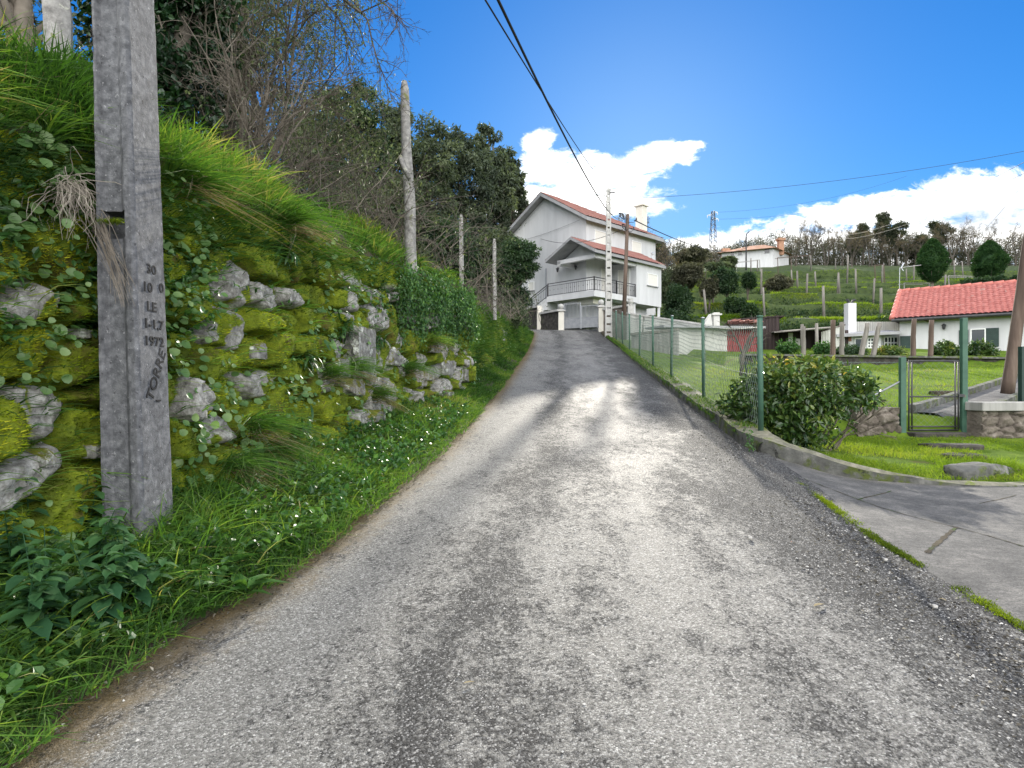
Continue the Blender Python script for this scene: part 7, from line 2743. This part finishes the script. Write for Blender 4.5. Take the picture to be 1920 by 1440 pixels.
for (a, c_, lab) in ((P(1345, 398, pd_), P(1700, 330, 260), 'upper power line right of the pylon'), (P(1345, 411, pd_), P(1720, 352, 260), 'lower power line right of the pylon')):
    cable(a, c_, 3, .035, lab)

# clipped evergreen trees behind the cottage
for px, yb, yt, wpx, d, lab in ((1748, 532, 450, 50, 74, 'egg-shaped clipped evergreen tree left of the cottage roof middle'), (1855, 530, 454, 56, 74, 'rounder clipped evergreen tree near the right border')):
    x, z0, z1 = X(px, d), Zp(yb, d), Zp(yt, d)
    rx, hgt_ = wpx * d / F / 2, z1 - z0
    g_ = float(hz(x, d))
    t = thing('clipped_tree', lab, 'tree', (x, d, g_), 'clipped evergreens behind the cottage')
    wb = MB()
    wb.tube([(x, d, min(g_, z0 - .8) - .3), (x, d, z0), (x, d, z0 + hgt_ * .5)], [.17, .15, .08], 8)
    for k in range(7):
        a = rng.random() * 6.28
        wb.tube([(x, d, z0 - .1), (x + math.cos(a) * rx * .8, d + math.sin(a) * rx * .8, z0 + hgt_ * .25)], [.06, .03], 5)
    obj('trunk', wb, 'twig', t)
    lb = MB()
    n_ = 520
    f_ = rng.random(n_)
    prof_ = np.interp(f_, [0, .12, .35, .55, .78, .92, 1], [.12, .62, 1.0, .97, .62, .33, .02])
    a = rng.random(n_) * 6.283
    rr = prof_ * rx * (.80 + .22 * rng.random(n_)) * (1 + .08 * np.sin(3 * a + 7 * f_))
    cc = np.column_stack([x + np.cos(a) * rr, d + np.sin(a) * rr, z0 + hgt_ * (.06 + .94 * f_)])
    clumps(lb, cc, .22, 44, .20, .07, .45, .14, .16, shape=4)
    # dense inner foliage
    lb.lathe((x, d, 0), [(max(.01, .80 * rx * p_), z0 + hgt_ * (.06 + .90 * q_)) for q_, p_ in ((0, .1), (.12, .6), (.35, .98), (.55, .95), (.78, .58), (.92, .28), (1, .01))], 18, tint=.15)
    obj('crown', lb, 'conifer_leaf', t)

# shrubs and dark trees on the near terraces
HS = [(1272, 560, 52, 44, 80, 'dark dense evergreen right of the white house balcony', 'dark_leaf'), (1290, 512, 62, 60, 56, 'dull tangled shrubbery on the slope above the house roof', 'scrub_leaf'), (1365, 520, 60, 52, 56, 'dark rounded citrus tree on the upper terrace', 'dark_leaf'),
      (1402, 524, 66, 24, 30, 'dark small tree beside the citrus tree', 'dark_leaf'), (1330, 532, 60, 34, 40, 'grey green tangled bush left of the citrus tree', 'scrub_leaf'), (1376, 566, 50, 34, 30, 'dark conical bush on the middle terrace', 'dark_leaf'), (1406, 582, 48.6, 22, 26, 'small dark bush on the lowest riser', 'dark_leaf'),
      (1458, 527, 80, 52, 22, 'brownish hedge bush below the hill house', 'scrub_leaf'), (1250, 520, 70, 60, 60, 'dull bushes directly behind the house corner', 'tree_leaf'), (1300, 476, 95, 70, 34, 'bushes on the crest left of the pylon foot', 'scrub_leaf'), (1350, 500, 110, 50, 18, 'low scrub in front of the hill house', 'tree_leaf'),
      (1265, 596, 44.5, 60, 30, 'dark hedge under the overhanging house block', 'dark_leaf'), (1855, 528, 70, 100, 18, 'dark hedge below the right clipped tree', 'dark_leaf'), (1230, 470, 75, 40, 60, 'dark crown peeping over the house roof end', 'dark_leaf'), (1366, 490, 118, 26, 14, 'pale green scrub at the left end of the hill house', 'tree_leaf')]
for px, py, d, wpx, hpx, lab, mt in HS:
    x, z = X(px, d), Zp(py, d)
    rx, rz = wpx * d / F / 2, hpx * d / F / 2
    n_ = 70
    leafy_tree('hill_shrub', lab, 'bush', (x, d, min(float(hz(x, d)), z - rz) - .2), [((x + rx * (.7 * rng.random() - .35), d + rx * .3 * rng.normal(), z + rz * (.8 * rng.random() - .6)), (rx * (.55 + .35 * rng.random()), rx * .6, rz * (.5 + .3 * rng.random())), 26, max(rz * .28, .28)) for _ in range(5)], 'bark', mt, 60, .0045 * d, .0019 * d, .06 + .001 * d, 5, .45, 'bushes on the hillside', cvar=.22)

# pines on the skyline
PN = [(1655, 402, 478, 152, 32, 'tallest umbrella pine on the skyline'), (1682, 418, 470, 148, 44, 'dense dark pine right of the tallest umbrella pine'), (1758, 418, 480, 156, 40, 'pale round pine above the left clipped tree'), (1618, 424, 480, 150, 20, 'slender pine left of the tallest umbrella pine'), (1604, 438, 490, 146, 26, 'low pine beside the slender pine'), (1716, 444, 488, 150, 34, 'low feathery pine between the dark pine and the pale round pine')]
for k, (px, yt, yb, d, wpx, lab) in enumerate(PN):
    x, z0, z1 = X(px, d), Zp(yb, d), Zp(yt, d)
    rx, hgt_ = wpx * d / F / 2, z1 - z0
    low = .45 if k in (0, 2, 3) else .2
    cr_ = []
    for q_ in range(5):
        f_ = low + (1 - low) * (q_ + .5) / 5
        wv = rx * (1.0 - .55 * abs((q_ - 1.6) / 3.4))
        cr_.append(((x + rng.normal() * rx * .3, d + rng.normal() * rx * .3, z0 + hgt_ * f_), (wv * (.7 + .6 * rng.random()), wv, hgt_ * .09), 13, .55))
    leafy_tree('pine_tree', lab, 'tree', (x, d, float(hz(x, d)) - .5), cr_, 'bark', 'pine_leaf', 46, .75, .16, .22, 10, .4, 'pines on the skyline', cvar=.2, flat=.45)

# bare winter trees: three kinds, copied along the skyline and behind the house
SP_W = dict(wander=.12, nch=[4, 5, 5, 6], ratio=.52, angle=38, up=.06, taper=.35, rr=.5, minr=.010, n=5)
protos = []
for k in range(3):
    t = thing('bare_tree', 'bare tree', 'tree', (0, 0, 0), 'bare winter trees')
    wb, tips = MB(), []
    for s_ in range(2 + k % 2):
        grow(wb, (rng.normal() * .2, rng.normal() * .2, 0), (rng.normal() * .16, rng.normal() * .16, 1), 5.6, .12, 4, SP_W, tips, 5)
    tr = obj('trunk', wb, 'dark_twig', t)
    tpz = np.array([q_[0] for q_ in tips])
    lb = MB()
    sel = tpz[rng.choice(len(tpz), 700)]
    clumps(lb, sel, .25, 3, .14, .03, .25, .15, .2)
    obj('twig_foliage', lb, 'dry_leaf', t)
    protos.append(t)
BT = [(1098, 420, 62, 1.25, 'bare tree behind the house roof left of the lamp pole'), (1128, 415, 66, 1.25, 'bare tree behind the house roof at the lamp pole'), (1182, 420, 64, 1.3, 'bare tree behind the roof right of the timber pole'), (1226, 440, 68, 1.25, 'bare tree just right of the house chimney'), (1252, 455, 74, 1.0, 'small bare tree beyond the house roof end'), (1060, 425, 70, 1.2, 'bare tree peeping over the gable slope'),
      (1492, 500, 138, 1.25, 'bare tree immediately right of the hill house'), (1520, 500, 142, 1.4, 'second bare tree right of the hill house'), (1548, 500, 140, 1.45, 'bare rounded tree above the dark rail trellis'), (1578, 500, 144, 1.35, 'bare tree left of the low pine'), (1600, 505, 136, 1.25, 'bare tree in front of the low pine'),
      (1632, 502, 140, 1.25, 'bare tree under the tallest umbrella pine'), (1668, 504, 140, 1.1, 'bare tree under the dense dark pine'), (1700, 504, 142, 1.1, 'bare tree left of the feathery pine'), (1735, 500, 142, 1.25, 'bare tree behind the left clipped tree'), (1786, 500, 146, 1.45, 'pale bare tree right of the left clipped tree'),
      (1812, 500, 148, 1.45, 'pale bare tree midway between the clipped trees'), (1838, 500, 150, 1.3, 'pale bare tree behind the right clipped tree'), (1880, 500, 146, 1.4, 'pale bare tree right of the right clipped tree'), (1908, 502, 144, 1.2, 'bare tree at the right border of the skyline'),
      (1320, 500, 120, .8, 'low bare tree left of the pylon foot'), (1345, 500, 150, .9, 'low bare tree right of the pylon foot')]
first = [True] * 3
for k, (px, yb, d, sc_, lab) in enumerate(BT):
    j = k % 3
    x = X(px, d)
    g_ = float(hz(x, d)) - .3
    gname = 'bare trees behind the white house' if k < 6 else 'bare trees on the hilltop'
    if first[j]:
        o_ = protos[j]
        o_.location = (x, d, g_)
        o_.scale = (sc_,) * 3
        o_.rotation_euler = (0, 0, rng.random() * 6)
        o_['label'] = lab
        o_['group'] = gname
        first[j] = False
    else:
        dup(protos[j], (x, d, g_), rng.random() * 6.28, sc_ * (.9 + .2 * rng.random()), lab, gname)
# bare brown woodland far behind, one mass
b_ = MB()
n_ = 4200
x = 40 + 150 * rng.random(n_)
y = 150 + 22 * rng.random(n_)
z = hz(x, y)
for k in range(0, n_, 4):
    h_ = 5 + 7 * fbm(x[k] * .06, 3, 1, 3)
    b_.tube([(x[k], y[k], z[k] - .3), (x[k] + rng.normal() * .4, y[k], z[k] + h_ * .6), (x[k] + rng.normal() * .8, y[k], z[k] + h_)], [.09, .06, .02], 3, cap=False)
cc = np.column_stack([x, y, z + (.5 + 8.0 * rng.random(n_)) * (.3 + 1.1 * fbm(x * .06, 3, 1, 3))])
clumps(b_, cc, 1.0, 30, .55, .12, .3, .12, .12)
obj('far_woods', b_, 'scrub_leaf', kind='stuff', label='far brown bare woodland on the hilltop', cat='woods')
